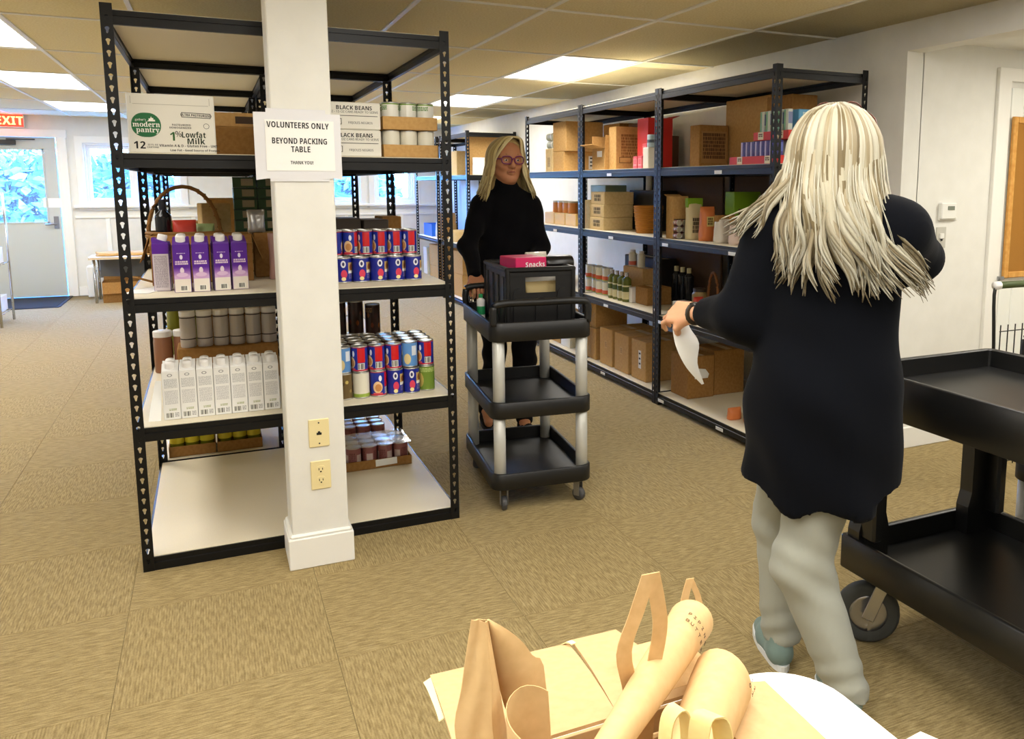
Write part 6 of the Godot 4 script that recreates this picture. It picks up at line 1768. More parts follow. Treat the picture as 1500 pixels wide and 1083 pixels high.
# ================================================================ people
class Field:                                        # a distance field on a grid, meshed as surface nets
	var lo: Vector3
	var n: Vector3i
	var c: float
	var d := PackedFloat32Array()
	func _init(a: Vector3, b: Vector3, cell: float) -> void:
		lo = a; c = cell
		n = Vector3i(((b - a) / cell).ceil()) + Vector3i.ONE
		d.resize(n.x * n.y * n.z)
		d.fill(cell * 4.0)
	func bone(a: Vector3, b: Vector3, ra: float, rb: float, k := 0.02, flat_dir := Vector3.ZERO, flat := 1.0, cut := false) -> void:
		var m := maxf(ra, rb) + k + c * 4.0
		var i0 := Vector3i(((a.min(b) - Vector3.ONE * m - lo) / c).floor()).clamp(Vector3i.ZERO, n - Vector3i.ONE)
		var i1 := Vector3i(((a.max(b) + Vector3.ONE * m - lo) / c).ceil()).clamp(Vector3i.ZERO, n - Vector3i.ONE)
		var ab := b - a
		var squash := flat != 1.0
		var q := 1.0 / flat - 1.0
		if squash: ab += flat_dir * (flat_dir.dot(ab) * q)
		var l2 := maxf(ab.length_squared(), 1e-9)
		for z in range(i0.z, i1.z + 1):
			for y in range(i0.y, i1.y + 1):
				var at := (z * n.y + y) * n.x
				for x in range(i0.x, i1.x + 1):
					var p := lo + Vector3(x, y, z) * c - a
					if squash: p += flat_dir * (flat_dir.dot(p) * q)
					var h := clampf(p.dot(ab) / l2, 0.0, 1.0)
					var v := (p - ab * h).length() - lerpf(ra, rb, h)
					var o := d[at + x]
					if cut:
						v = -v
						var e := maxf(k - absf(o - v), 0.0)
						d[at + x] = maxf(o, v) + e * e / (4.0 * k)
					else:
						var e := maxf(k - absf(o - v), 0.0)
						d[at + x] = minf(o, v) - e * e / (4.0 * k)
	func plane(f: Callable) -> void:                   # keep only where f(p) < 0
		for z in n.z:
			for y in n.y:
				for x in n.x:
					var at := (z * n.y + y) * n.x + x
					if d[at] < c * 3.0: d[at] = maxf(d[at], f.call(lo + Vector3(x, y, z) * c))
	func mesh(st: SurfaceTool, bump = null) -> void:
		var id := {}
		var pts := PackedVector3Array()
		var nx := n.x; var ny := n.y
		var sl := nx * ny
		for z in n.z - 1:
			for y in ny - 1:
				for x in nx - 1:
					var at := z * sl + y * nx + x
					var v := [d[at], d[at + 1], d[at + nx], d[at + nx + 1], d[at + sl], d[at + sl + 1], d[at + sl + nx], d[at + sl + nx + 1]]
					var inside := 0
					for q in 8:
						if v[q] < 0.0: inside += 1
					if inside == 0 or inside == 8: continue
					var s := Vector3.ZERO
					var m := 0
					for e in EDGES:
						var a: float = v[e[0]]; var b: float = v[e[1]]
						if (a < 0.0) != (b < 0.0):
							var t := a / (a - b)
							s += (CORN[e[0]] as Vector3).lerp(CORN[e[1]], t)
							m += 1
					id[at] = pts.size()
					pts.append(lo + (Vector3(x, y, z) + s / m) * c)
		var tris := PackedInt32Array()
		for at: int in id:
			var x := at % nx; var y := (at / nx) % ny; var z := at / sl
			if x == 0 or y == 0 or z == 0: continue
			for ax in 3:
				var stp: int = [1, nx, sl][ax]
				var u: int = [nx, sl, 1][ax]
				var w: int = [sl, 1, nx][ax]
				var a := d[at]; var b := d[at + stp]
				if (a < 0.0) == (b < 0.0): continue
				if not (id.has(at - u) and id.has(at - w) and id.has(at - u - w)): continue
				var q := [id[at], id[at - u], id[at - u - w], id[at - w]]
				if a < 0.0: tris.append_array(PackedInt32Array([q[0], q[2], q[1], q[0], q[3], q[2]]))
				else: tris.append_array(PackedInt32Array([q[0], q[1], q[2], q[0], q[2], q[3]]))
		var nrm := PackedVector3Array()
		nrm.resize(pts.size())
		for i in range(0, tris.size(), 3):
			var f := (pts[tris[i + 2]] - pts[tris[i]]).cross(pts[tris[i + 1]] - pts[tris[i]])
			for k in 3: nrm[tris[i + k]] += f
		if bump != null:
			for i in pts.size(): pts[i] += nrm[i].normalized() * bump.call(pts[i], nrm[i].normalized())
			nrm.fill(Vector3.ZERO)
			for i in range(0, tris.size(), 3):
				var f := (pts[tris[i + 2]] - pts[tris[i]]).cross(pts[tris[i + 1]] - pts[tris[i]])
				for k in 3: nrm[tris[i + k]] += f
		for i in tris:
			st.set_normal(nrm[i].normalized())
			st.add_vertex(pts[i])
	const CORN := [Vector3(0, 0, 0), Vector3(1, 0, 0), Vector3(0, 1, 0), Vector3(1, 1, 0), Vector3(0, 0, 1), Vector3(1, 0, 1), Vector3(0, 1, 1), Vector3(1, 1, 1)]
	const EDGES := [[0, 1], [2, 3], [4, 5], [6, 7], [0, 2], [1, 3], [4, 6], [5, 7], [0, 4], [1, 5], [2, 6], [3, 7]]

func head_into(st: SurfaceTool, F: Basis, hc: Vector3, neck_to: Vector3) -> void:       # F: x right, y up, z forward of the face
	var P := func(x: float, y: float, z: float) -> Vector3: return hc + F * Vector3(x, y, z)
	var f := Field.new(hc - Vector3.ONE * 0.19, hc + Vector3.ONE * 0.15, 0.0048)
	f.bone(P.call(0, 0.03, -0.025), P.call(0, 0.035, 0.02), 0.088, 0.08, 0.02, F.x, 0.9)
	f.bone(P.call(0, -0.02, 0.02), P.call(0, -0.082, 0.056), 0.066, 0.03, 0.03, F.x, 0.92)
	for s in [-1, 1]:
		f.bone(P.call(s * 0.04, -0.018, 0.055), P.call(s * 0.045, -0.01, 0.03), 0.026, 0.03, 0.02)
		f.bone(P.call(s * 0.055, -0.045, 0.0), P.call(s * 0.02, -0.085, 0.045), 0.024, 0.022, 0.03)
		f.bone(P.call(s * 0.05, 0.035, 0.07), P.call(s * 0.012, 0.03, 0.085), 0.012, 0.012, 0.016)
		f.bone(P.call(s * 0.031, 0.012, 0.108), P.call(s * 0.036, 0.01, 0.106), 0.017, 0.015, 0.012, Vector3.ZERO, 1.0, true)
		f.bone(P.call(s * 0.079, 0.015, -0.005), P.call(s * 0.078, -0.02, 0.002), 0.017, 0.012, 0.008, F.x, 0.45)
		f.bone(P.call(s * 0.02, -0.052, 0.083), P.call(0, -0.0495, 0.0905), 0.006, 0.0075, 0.006)
		f.bone(P.call(s * 0.018, -0.059, 0.082), P.call(0, -0.0615, 0.0885), 0.006, 0.008, 0.006)
		f.bone(P.call(s * 0.011, -0.027, 0.092), P.call(s * 0.008, -0.024, 0.096), 0.0085, 0.0085, 0.008)
	f.bone(P.call(0, 0.018, 0.088), P.call(0, -0.022, 0.108), 0.009, 0.0125, 0.014)
	f.bone(P.call(0, -0.05, -0.015), neck_to, 0.052, 0.06, 0.03)
	f.mesh(st)

func hand_into(st: SurfaceTool, wrist: Vector3, dir: Vector3, palm: Vector3, thumb_side: float, curl: Array, scale := 1.0) -> void:   # palm: normal out of the palm
	dir = dir.normalized()
	palm = (palm - dir * palm.dot(dir)).normalized()
	var side := dir.cross(palm).normalized() * thumb_side          # towards the thumb
	var c := 0.0036
	var f := Field.new(wrist - Vector3.ONE * 0.13 * scale + dir * 0.08, wrist + Vector3.ONE * 0.13 * scale + dir * 0.08, c)
	f.bone(wrist - dir * 0.05, wrist + dir * 0.01, 0.026 * scale, 0.024 * scale, 0.015, palm, 0.75)
	for k in 4:
		var o: float = (1.5 - k) * 0.0195 * scale
		var root := wrist + dir * 0.015 + side * o * 0.8
		var kn: Vector3 = wrist + dir * ([0.088, 0.092, 0.087, 0.078][k] * scale) + side * o - palm * 0.004
		f.bone(root, kn, 0.0145 * scale, 0.0115 * scale, 0.014)
	for k in 4:
		var o: float = (1.5 - k) * 0.0195 * scale
		var p: Vector3 = wrist + dir * ([0.088, 0.092, 0.087, 0.078][k] * scale) + side * o - palm * 0.004
		var L: Array = [[0.04, 0.025, 0.02], [0.044, 0.029, 0.021], [0.04, 0.027, 0.02], [0.032, 0.02, 0.018]][k]
		var ang := 0.0
		for s in 3:
			ang += curl[k] * [0.8, 1.0, 0.7][s]
			var q: Vector3 = p + (dir * cos(ang) + palm * sin(ang) + side * 0.03 * (1.5 - k)) * L[s] * scale
			f.bone(p, q, [0.0092, 0.0084, 0.0078][s] * scale, [0.0086, 0.0078, 0.0066][s] * scale, 0.003)
			p = q
	var t0 := wrist + dir * 0.02 + side * 0.022
	var t1 := wrist + dir * 0.055 * scale + side * 0.047 * scale + palm * 0.012
	var t2: Vector3 = t1 + (dir * 0.7 + side * (0.35 - 0.5 * curl[4]) + palm * (0.3 + curl[4])).normalized() * 0.034 * scale
	var t3: Vector3 = t2 + (dir * 0.8 - side * 0.35 * curl[4] + palm * (0.2 + curl[4])).normalized() * 0.027 * scale
	f.bone(t0, t1, 0.015 * scale, 0.012 * scale, 0.012)
	f.bone(t1, t2, 0.0115 * scale, 0.0098 * scale, 0.004)
	f.bone(t2, t3, 0.0098 * scale, 0.0078 * scale, 0.003)
	f.mesh(st)

func lock(st: SurfaceTool, pts: Array, r: float, col: Color, n := 5, side := Vector3.ZERO, flat := 0.7, tip := 1.0) -> void:
	var path := smooth_path(pts, 4)
	var rad := []
	var m := path.size() - 1
	for i in path.size():
		var k := float(i) / m
		rad.append(r * (0.55 + 0.45 * sin(PI * minf(1.0, k * 1.3))) * (1.0 - 0.85 * pow(k, 6.0)))
	var rings := []
	for i in m + 1:
		var t: Vector3 = (path[mini(i + 1, m)] - path[maxi(i - 1, 0)]).normalized()
		var ref := side if side != Vector3.ZERO else (Vector3.UP if absf(t.y) < 0.9 else Vector3.RIGHT)
		var b := t.cross(ref).normalized()
		var c := b.cross(t).normalized()
		var ring := []
		for j in n: ring.append(path[i] + (b * cos(TAU * j / n) + c * sin(TAU * j / n) * flat) * rad[i])
		rings.append(ring)
	for i in m:
		# hair grows darker towards its ends
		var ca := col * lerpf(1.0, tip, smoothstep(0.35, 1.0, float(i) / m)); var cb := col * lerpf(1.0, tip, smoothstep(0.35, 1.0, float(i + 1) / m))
		for j in n:
			var k := (j + 1) % n
			for q in [[rings[i][j], ca], [rings[i + 1][k], cb], [rings[i][k], ca], [rings[i][j], ca], [rings[i + 1][j], cb], [rings[i + 1][k], cb]]:
				st.set_color(q[1]); st.add_vertex(q[0])
	for j in range(1, n - 1): tri(st, rings[m][0], rings[m][j], rings[m][j + 1])

func shoe_into(st: SurfaceTool, heel: Vector3, toe: Vector3, ankle: Vector3) -> void:
	var f := Field.new(heel.min(toe).min(ankle) - Vector3.ONE * 0.09, heel.max(toe).max(ankle) + Vector3.ONE * 0.09, 0.008)
	var d := (toe - heel).normalized()
	f.bone(heel + Vector3(0, 0.04, 0) + d * 0.03, heel.lerp(toe, 0.55) + Vector3(0, 0.038, 0), 0.036, 0.042, 0.02)
	f.bone(heel.lerp(toe, 0.55) + Vector3(0, 0.036, 0), toe + Vector3(0, 0.026, 0) - d * 0.035, 0.042, 0.03, 0.02)
	f.bone(heel + Vector3(0, 0.05, 0) + d * 0.045, heel + Vector3(0, 0.085, 0) + d * 0.05, 0.038, 0.036, 0.02)
	f.plane(func(p: Vector3) -> float: return 0.006 - p.y + lerpf(heel.y, toe.y, clampf((p - heel).dot(d) / (toe - heel).length(), 0, 1)))
	f.mesh(st)

func sole_mesh(heel: Vector3, toe: Vector3) -> Mesh:
	var d := toe - heel
	var L := d.length() + 0.02
	var o := PackedVector2Array()
	for i in 24:
		var a := TAU * i / 24
		var x := cos(a); var y := sin(a)
		o.append(Vector2(signf(x) * pow(absf(x), 0.7) * L / 2, y * (0.042 if x > -0.1 else 0.036)))
	var m := prism(o, 0.02)
	var st := begin()
	st.append_from(m, 0, Transform3D(Basis(d.normalized(), Vector3.UP.cross(d.normalized()).normalized(), Vector3.UP.rotated(Vector3.UP.cross(d.normalized()).normalized(), -asin(clampf(d.normalized().y, -1.0, 1.0)))), (heel + toe) / 2 + Vector3(0, 0.011, 0)))
	return st.commit()

func cloth(k: String, a: Color, b: Color) -> StandardMaterial3D:
	var m := grain(k, a, b, 0.9, 0.3, 14.0, k.hash() % 1000, 0.2)
	m.rim_enabled = true
	m.rim = 0.25 if a.v > 0.3 else 0.06
	return m

func shading_hair(k: String) -> StandardMaterial3D:
	var m := mat(k, Color.WHITE, 0.42, 0.0, 0.4)
	m.vertex_color_use_as_albedo = true
	m.rim_enabled = true
	m.rim = 0.2
	return m

func build_people() -> void:
	build_silver_haired()
	build_glasses_woman()

func build_silver_haired() -> void:
	var t := thing("person", "woman seen from behind with long silver-blond hair, black tunic and pale jeans, holding a paper", "person", Vector3(1.5, 0, -1.74))
	var O := t.position
	var R := Vector3(0.69, 0, 0.724)                # her right
	var K := Vector3(-0.724, 0, 0.69)               # her back, towards the viewer
	var U := Vector3.UP
	var skin := mat("skin", rgb(222, 168, 132), 0.55, 0.0, 0.4)
	skin.subsurf_scatter_enabled = true
	skin.subsurf_scatter_strength = 0.12
	var hc := Vector3(1.526, 1.521, -1.775) - O
	var hipL := Vector3(1.455, 0.82, -1.82) - O; var hipR := Vector3(1.495, 0.82, -1.69) - O
	var knL := Vector3(1.52, 0.45, -1.95) - O; var knR := Vector3(1.412, 0.42, -1.71) - O
	var anL := Vector3(1.515, 0.10, -1.915) - O; var anR := Vector3(1.492, 0.10, -1.59) - O
	var shL := Vector3(1.405, 1.325, -1.87) - O; var shR := Vector3(1.635, 1.335, -1.63) - O
	var elL := Vector3(1.329, 1.091, -1.90) - O; var wrL := Vector3(1.305, 1.066, -2.125) - O
	var elR := Vector3(1.80, 1.248, -1.72) - O; var wrR := Vector3(1.715, 1.12, -1.93) - O
	var chest := Vector3(1.515, 1.22, -1.745) - O; var pel := Vector3(1.487, 0.86, -1.745) - O
	var neck := Vector3(1.52, 1.41, -1.76) - O
	# one continuous body
	var st := begin(true)
	var f := Field.new(Vector3(-0.3, 0.02, -0.5), Vector3(0.42, 1.48, 0.3), 0.014)
	f.bone(chest, pel, 0.13, 0.14, 0.05, K, 0.7)
	f.bone(shL, shR, 0.05, 0.05, 0.05)
	f.bone(chest, neck, 0.1, 0.055, 0.05)
	for q in [[hipL, knL, anL], [hipR, knR, anR]]:
		f.bone(q[0], q[1], 0.076, 0.05, 0.04)
		f.bone(q[1], q[2], 0.048, 0.034, 0.02)
		f.bone(q[2], q[2] + Vector3(0.05, -0.06, -0.14), 0.036, 0.026, 0.02)
	for q in [[shL, elL, wrL], [shR, elR, wrR]]:
		f.bone(q[0], q[1], 0.045, 0.037, 0.03)
		f.bone(q[1], q[2], 0.036, 0.026, 0.02)
	f.mesh(st)
	head_into(st, Basis(-R, U, -K).rotated(U, 0.25) if false else Basis(R, U, -K).rotated(U, 0.2), hc, neck)
	hand_into(st, wrL, Vector3(-0.22, -0.1, -0.95), Vector3(0.75, -0.6, -0.1), 1.0, [0.5, 0.55, 0.6, 0.65, 0.7])
	hand_into(st, wrR, Vector3(-0.55, -0.45, -0.3), Vector3(-0.5, 0.3, 0.6), -1.0, [0.5, 0.5, 0.55, 0.6, 0.4])
	part(t, "body", st.commit(), skin)
	# tunic
	var wool := cloth("tunic", rgb(12, 14, 21), rgb(6, 8, 13))
	st = begin(true)
	f = Field.new(Vector3(-0.34, 0.5, -0.42), Vector3(0.42, 1.46, 0.3), 0.011)
	var hem := Vector3(1.502, 0.56, -1.745) - O
	f.bone(chest + U * 0.03, pel, 0.172, 0.196, 0.06, K, 0.68)
	f.bone(pel, hem, 0.196, 0.222, 0.06, K, 0.86)
	f.bone(shL.lerp(chest, 0.12), shR.lerp(chest, 0.12), 0.072, 0.07, 0.06)
	f.bone(shL.lerp(neck, 0.45) - U * 0.01, shR.lerp(neck, 0.45) - U * 0.01, 0.07, 0.07, 0.06)
	f.bone(shL, elL, 0.078, 0.076, 0.05)
	f.bone(elL, wrL - (wrL - elL) * 0.3, 0.074, 0.048, 0.03)
	f.bone(shR, elR, 0.074, 0.06, 0.05)
	f.bone(elR, wrR, 0.06, 0.045, 0.03)
	f.plane(func(p: Vector3) -> float:
		var side := p.dot(R)
		return 0.598 + 0.3 * maxf(0.0, absf(side - 0.02) - 0.1) + (0.03 if side > 0.15 else 0.0) + 0.012 * sin(side * 30.0) - p.y)
	f.plane(func(p: Vector3) -> float: return 0.075 - (p - neck - U * 0.03 - K * -0.01).length())
	f.mesh(st, func(p: Vector3, n: Vector3) -> float:
		var a := p.dot(R)
		var low := clampf((1.15 - p.y) / 0.5, 0.0, 1.0)
		return 0.007 * low * sin(a * 38.0 + p.y * 7.0) + 0.004 * sin(p.y * 30.0 + a * 22.0) * clampf((1.3 - p.y) * 3.0, 0.0, 1.0))
	part(t, "tunic", st.commit(), wool)
	# jeans
	var denim := cloth("pale denim", rgb(176, 178, 166), rgb(150, 152, 142))
	st = begin(true)
	f = Field.new(Vector3(-0.3, 0.03, -0.42), Vector3(0.32, 1.0, 0.32), 0.011)
	f.bone(hipL, hipR, 0.085, 0.085, 0.03, K, 0.8)
	f.bone(hipR, knR, 0.09, 0.08, 0.03)
	f.bone(knR, anR - U * 0.02, 0.079, 0.058, 0.03)
	f.bone(hipL, knL, 0.09, 0.078, 0.03)
	f.bone(knL, anL - U * 0.02, 0.077, 0.06, 0.03)
	f.plane(func(p: Vector3) -> float: return 0.075 + 0.03 * p.dot(R) - p.y)
	f.mesh(st, func(p: Vector3, n: Vector3) -> float:
		return 0.0035 * sin(p.y * 70.0 + p.x * 45.0) * exp(-pow((p.y - 0.42) / 0.1, 2.0)) + 0.0035 * sin(p.y * 95.0 - p.z * 50.0) * exp(-pow((p.y - 0.12) / 0.07, 2.0)) + 0.002 * sin(p.y * 25.0 + p.x * 60.0))
	part(t, "jeans", st.commit(), denim)
	# shoes
	var sm := cloth("sneaker", rgb(132, 152, 146), rgb(108, 128, 124))
	var soles := mat("sole white", rgb(226, 230, 232), 0.5)
	for q in [[Vector3(1.478, 0.0, -1.855), Vector3(1.565, 0.0, -2.095), anL], [Vector3(1.462, 0.035, -1.545), Vector3(1.56, 0.0, -1.775), anR]]:
		st = begin(true)
		shoe_into(st, q[0] - O, q[1] - O, q[2])
		var sh := part(t, "shoe", st.commit(), sm)
		part(sh, "sole", sole_mesh(q[0] - O, q[1] - O), soles)
	# watch
	var wd := (wrL - elL).normalized()
	var ring := []
	var wu := wd.cross(U).normalized(); var wv := wu.cross(wd)
	for i in 17: ring.append(wrL - wd * 0.012 + (wu * cos(TAU * i / 16) * 0.031 + wv * sin(TAU * i / 16) * 0.027))
	var wt := part(t, "wrist_watch", tube(ring, [0.0095], 8, 0.45, wd), mat("strap dark", rgb(46, 38, 26), 0.5))
	part(wt, "dial", lathe([[0.0, 0.0, 1], [0.017, 0.0], [0.017, 0.007], [0.0, 0.008, 1]], 16), mat("watch face", rgb(60, 58, 56), 0.2, 0.6), wrL - wd * 0.012 + wv * 0.025)
	# hair
	st = begin(true)
	f = Field.new(hc - Vector3.ONE * 0.36, hc + Vector3.ONE * 0.24, 0.011)
	var H := func(a: float, b: float, u: float) -> Vector3: return hc + R * a + K * b + U * u
	f.bone(H.call(0, -0.005, 0.03), H.call(0, 0.03, 0.025), 0.105, 0.103, 0.02)
	f.bone(H.call(0, 0.05, -0.02), H.call(0.02, 0.1, -0.16), 0.096, 0.09, 0.04, K, 0.6)
	f.bone(H.call(0.03, 0.11, -0.15), H.call(0.06, 0.135, -0.23), 0.08, 0.06, 0.04, K, 0.35)
	f.bone(H.call(-0.085, 0.02, -0.03), H.call(-0.12, 0.02, -0.17), 0.036, 0.022, 0.03)
	f.bone(H.call(0.085, 0.03, -0.03), H.call(0.125, 0.08, -0.2), 0.04, 0.03, 0.03)
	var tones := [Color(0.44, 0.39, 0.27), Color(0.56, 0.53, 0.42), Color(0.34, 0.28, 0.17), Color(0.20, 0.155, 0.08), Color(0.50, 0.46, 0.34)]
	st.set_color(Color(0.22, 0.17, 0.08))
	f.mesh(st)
	var g := RandomNumberGenerator.new()
	g.seed = 5
	var hs := begin(true)
	for i in 380:
		var th := deg_to_rad(g.randf_range(-128.0, 120.0))
		if i % 2 == 0: th = deg_to_rad(g.randf_range(-70.0, 85.0))
		var inner := i % 4 == 1
		var r := g.randf_range(0.107, 0.111) if inner else g.randf_range(0.112, 0.119)
		var s := sin(th); var c := cos(th)
		var end_u := -g.randf_range(0.235, 0.30) - 0.05 * maxf(0.0, c) + (-0.02 if inner else 0.0) - 0.025 * s
		if th < -0.95: end_u = -g.randf_range(0.16, 0.22)
		var ph := floorf(th * 4.0) * 1.7 + g.randf() * 1.1      # neighbours wave together in clumps
		var amp := g.randf_range(0.013, 0.028)
		var clump := (floorf(th * 5.0) + 0.5) / 5.0
		var pts := []
		pts.append(H.call(0.01 * s + g.randf_range(-0.01, 0.01), 0.008 * c + g.randf_range(-0.012, 0.008), 0.028 + r))
		pts.append(H.call(s * r * 0.62, 0.012 + c * r * 0.66, 0.03 + r * 0.76))
		pts.append(H.call(s * r * 0.97, 0.012 + c * r, 0.03 + r * 0.2))
		for k in 8:
			var q := (k + 1) / 8.0
			var u := lerpf(0.0, end_u, q)
			var tq := lerpf(th, clump, q * 0.75)
			var sp := 0.117 + 0.01 * q + 0.075 * q * q
			var a := sin(tq) * sp * (1.0 + 0.12 * q) + amp * sin(q * 8.0 + ph) * q + 0.045 * q * q * maxf(c, 0.0) + (-0.05 * q * q if th < -0.95 else 0.02 * q * q if th > 0.7 else 0.0)
			var b := 0.012 + maxf(cos(tq), -0.25) * (0.117 + 0.03 * q) + 0.03 * q + amp * 0.5 * cos(q * 8.0 + ph) * q - (0.01 * q if inner else 0.0)
			pts.append(H.call(a, b, u))
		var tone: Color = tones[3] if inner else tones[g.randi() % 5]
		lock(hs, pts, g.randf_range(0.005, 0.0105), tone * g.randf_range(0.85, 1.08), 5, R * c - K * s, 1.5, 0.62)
	for i in 46:                                                   # loose fine strands
		var th := deg_to_rad(g.randf_range(-115.0, 110.0))
		var s := sin(th); var c := cos(th)
		lock(hs, [H.call(0, 0, 0.143), H.call(s * 0.085, c * 0.09, 0.112), H.call(s * 0.124, c * 0.126, 0.03), H.call(s * (0.132 + 0.015 * g.randf()), 0.02 + c * 0.14, -0.08), H.call(s * 0.165 + 0.02, 0.03 + c * 0.16, -0.17 - 0.05 * g.randf()), H.call(s * 0.19 + 0.03, 0.03 + c * 0.17, -0.24 - 0.08 * g.randf())], 0.0022, tones[1], 4, R * c - K * s, 1.0, 0.8)
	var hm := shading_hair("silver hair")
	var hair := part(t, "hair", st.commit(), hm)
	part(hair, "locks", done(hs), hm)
	# spectacles pushed up on the head
	var gs := begin(true)
	for s in [-1, 1]:
		var o := []
		for i in 13: o.append(H.call(s * 0.034 + cos(TAU * i / 12) * 0.027, -0.045 + 0.006 * sin(TAU * i / 12), 0.135 + sin(TAU * i / 12) * 0.02))
		add_tube(gs, o, [0.0022], 5)
		add_tube(gs, smooth_path([H.call(s * 0.062, -0.045, 0.137), H.call(s * 0.1, 0.0, 0.105), H.call(s * 0.108, 0.04, 0.06)], 4), [0.0022], 5)
	part(t, "spectacles", done(gs), mat("frame brown", rgb(96, 50, 36), 0.3))
	# the paper she holds
	var pp := thing("paper_sheet", "white paper sheet drooping from the silver-haired woman's left hand", "paper")
	var rows := []
	var A := [Vector3(1.281, 1.05, -2.205), Vector3(1.278, 1.0, -2.2), Vector3(1.288, 0.945, -2.19), Vector3(1.318, 0.885, -2.18), Vector3(1.368, 0.829, -2.17)]
	var B := [Vector3(1.322, 1.055, -2.2), Vector3(1.336, 1.01, -2.195), Vector3(1.352, 0.965, -2.165), Vector3(1.348, 0.9, -2.165), Vector3(1.374, 0.832, -2.165)]
	var sa := smooth_path(A, 4); var sb := smooth_path(B, 4)
	for i in sa.size():
		var row := []
		for j in 7:
			var k := j / 6.0
			row.append((sa[i] as Vector3).lerp(sb[i], k) + Vector3(0.3, 0, 0.9) * 0.016 * sin(PI * k) * (1.0 - float(i) / sa.size()))
		rows.append(row)
	part(pp, "sheet", patch(rows, 0.0006), mats["paper"])

func build_glasses_woman() -> void:
	var t := thing("person", "woman in purple glasses and black turtleneck with blond hair pushing the tray cart", "person", Vector3(1.5, 0, -4.45))
	var O := t.position
	var Fw := Vector3(-0.2, 0, 0.98)                 # facing
	var R := Vector3(-0.98, 0, -0.2)                 # her right (picture left)
	var U := Vector3.UP
	var skin := mat("skin tan", rgb(196, 136, 100), 0.55, 0.0, 0.4)
	skin.subsurf_scatter_enabled = true
	skin.subsurf_scatter_strength = 0.12
	var hc := Vector3(1.497, 1.575, -4.425) - O
	var shR := Vector3(1.335, 1.335, -4.46) - O; var shL := Vector3(1.655, 1.345, -4.44) - O
	var elR := Vector3(1.246, 1.12, -4.35) - O; var wrR := Vector3(1.217, 0.985, -4.13) - O
	var elL := Vector3(1.665, 1.10, -4.36) - O; var wrL := Vector3(1.545, 0.99, -4.14) - O
	var chest := Vector3(1.497, 1.23, -4.455) - O; var pel := Vector3(1.50, 0.87, -4.46) - O
	var neck := Vector3(1.497, 1.43, -4.45) - O
	var hipR := Vector3(1.415, 0.84, -4.47) - O; var hipL := Vector3(1.59, 0.84, -4.45) - O
	var knR := Vector3(1.46, 0.47, -4.58) - O; var knL := Vector3(1.585, 0.46, -4.42) - O
	var anR := Vector3(1.452, 0.11, -4.74) - O; var anL := Vector3(1.60, 0.09, -4.48) - O
	var st := begin(true)
	var f := Field.new(Vector3(-0.34, 0.02, -0.4), Vector3(0.3, 1.5, 0.4), 0.014)
	f.bone(chest, pel, 0.125, 0.135, 0.05, Fw, 0.7)
	f.bone(shL.lerp(chest, 0.15), shR.lerp(chest, 0.15), 0.036, 0.036, 0.03)
	f.bone(chest, neck, 0.1, 0.055, 0.05)
	for q in [[hipL, knL, anL], [hipR, knR, anR]]:
		f.bone(q[0], q[1], 0.074, 0.05, 0.04)
		f.bone(q[1], q[2], 0.048, 0.034, 0.02)
		f.bone(q[2], q[2] + Vector3(-0.03, -0.06, 0.14), 0.036, 0.026, 0.02)
	for q in [[shL, elL, wrL], [shR, elR, wrR]]:
		f.bone((q[0] as Vector3).lerp(chest, 0.12), q[1], 0.036, 0.032, 0.02)
		f.bone(q[1], q[2], 0.035, 0.025, 0.02)
	f.mesh(st)
	var FB := Basis(-R, U, Fw).rotated(U, 0.2)
	head_into(st, FB, hc, neck)
	hand_into(st, wrR, Vector3(0.0, -0.45, 0.75), Vector3(0.05, -0.85, -0.45), -1.0, [0.8, 0.85, 0.85, 0.85, 0.7], 0.95)
	hand_into(st, wrL, Vector3(-0.1, -0.45, 0.75), Vector3(0.05, -0.85, -0.45), 1.0, [0.8, 0.85, 0.85, 0.85, 0.7], 0.95)
	part(t, "body", st.commit(), skin)
	var blk := cloth("turtleneck", rgb(15, 14, 18), rgb(9, 9, 12))
	st = begin(true)
	f = Field.new(Vector3(-0.36, 0.66, -0.26), Vector3(0.32, 1.52, 0.4), 0.012)
	f.bone(chest + U * 0.02, pel, 0.162, 0.16, 0.06, Fw, 0.72)
	f.bone(pel, pel - U * 0.14, 0.16, 0.168, 0.06, Fw, 0.76)
	f.bone(shL.lerp(chest, 0.16) - U * 0.01, shR.lerp(chest, 0.16) - U * 0.01, 0.058, 0.058, 0.06)
	f.bone(shL.lerp(neck, 0.4) - U * 0.02, shR.lerp(neck, 0.4) - U * 0.02, 0.056, 0.056, 0.05)
	f.bone(chest + U * 0.12, neck + U * 0.02, 0.09, 0.062, 0.05)
	f.bone(neck - U * 0.02, neck + U * 0.035, 0.066, 0.063, 0.02)
	f.bone(shL.lerp(chest, 0.1), elL, 0.056, 0.05, 0.05)
	f.bone(elL, wrL, 0.051, 0.036, 0.03)
	f.bone(shR.lerp(chest, 0.1), elR, 0.056, 0.05, 0.05)
	f.bone(elR, wrR, 0.051, 0.036, 0.03)
	f.plane(func(p: Vector3) -> float: return 0.72 - p.y)
	f.mesh(st, func(p: Vector3, n: Vector3) -> float: return 0.004 * sin(p.y * 36.0 + p.x * 25.0) + 0.003 * sin(p.x * 60.0 - p.y * 20.0))
	part(t, "turtleneck", st.commit(), blk)
	st = begin(true)
	f = Field.new(Vector3(-0.28, 0.05, -0.42), Vector3(0.28, 1.0, 0.26), 0.012)
	f.bone(hipL, hipR, 0.108, 0.108, 0.05, Fw, 0.9)
	for q in [[hipL, knL, anL], [hipR, knR, anR]]:
		f.bone(q[0], q[1], 0.088, 0.066, 0.04)
		f.bone(q[1], q[2], 0.064, 0.05, 0.03)
	f.plane(func(p: Vector3) -> float: return 0.05 - p.y)
	f.mesh(st, func(p: Vector3, n: Vector3) -> float: return 0.004 * sin(p.y * 50.0 + p.x * 30.0))
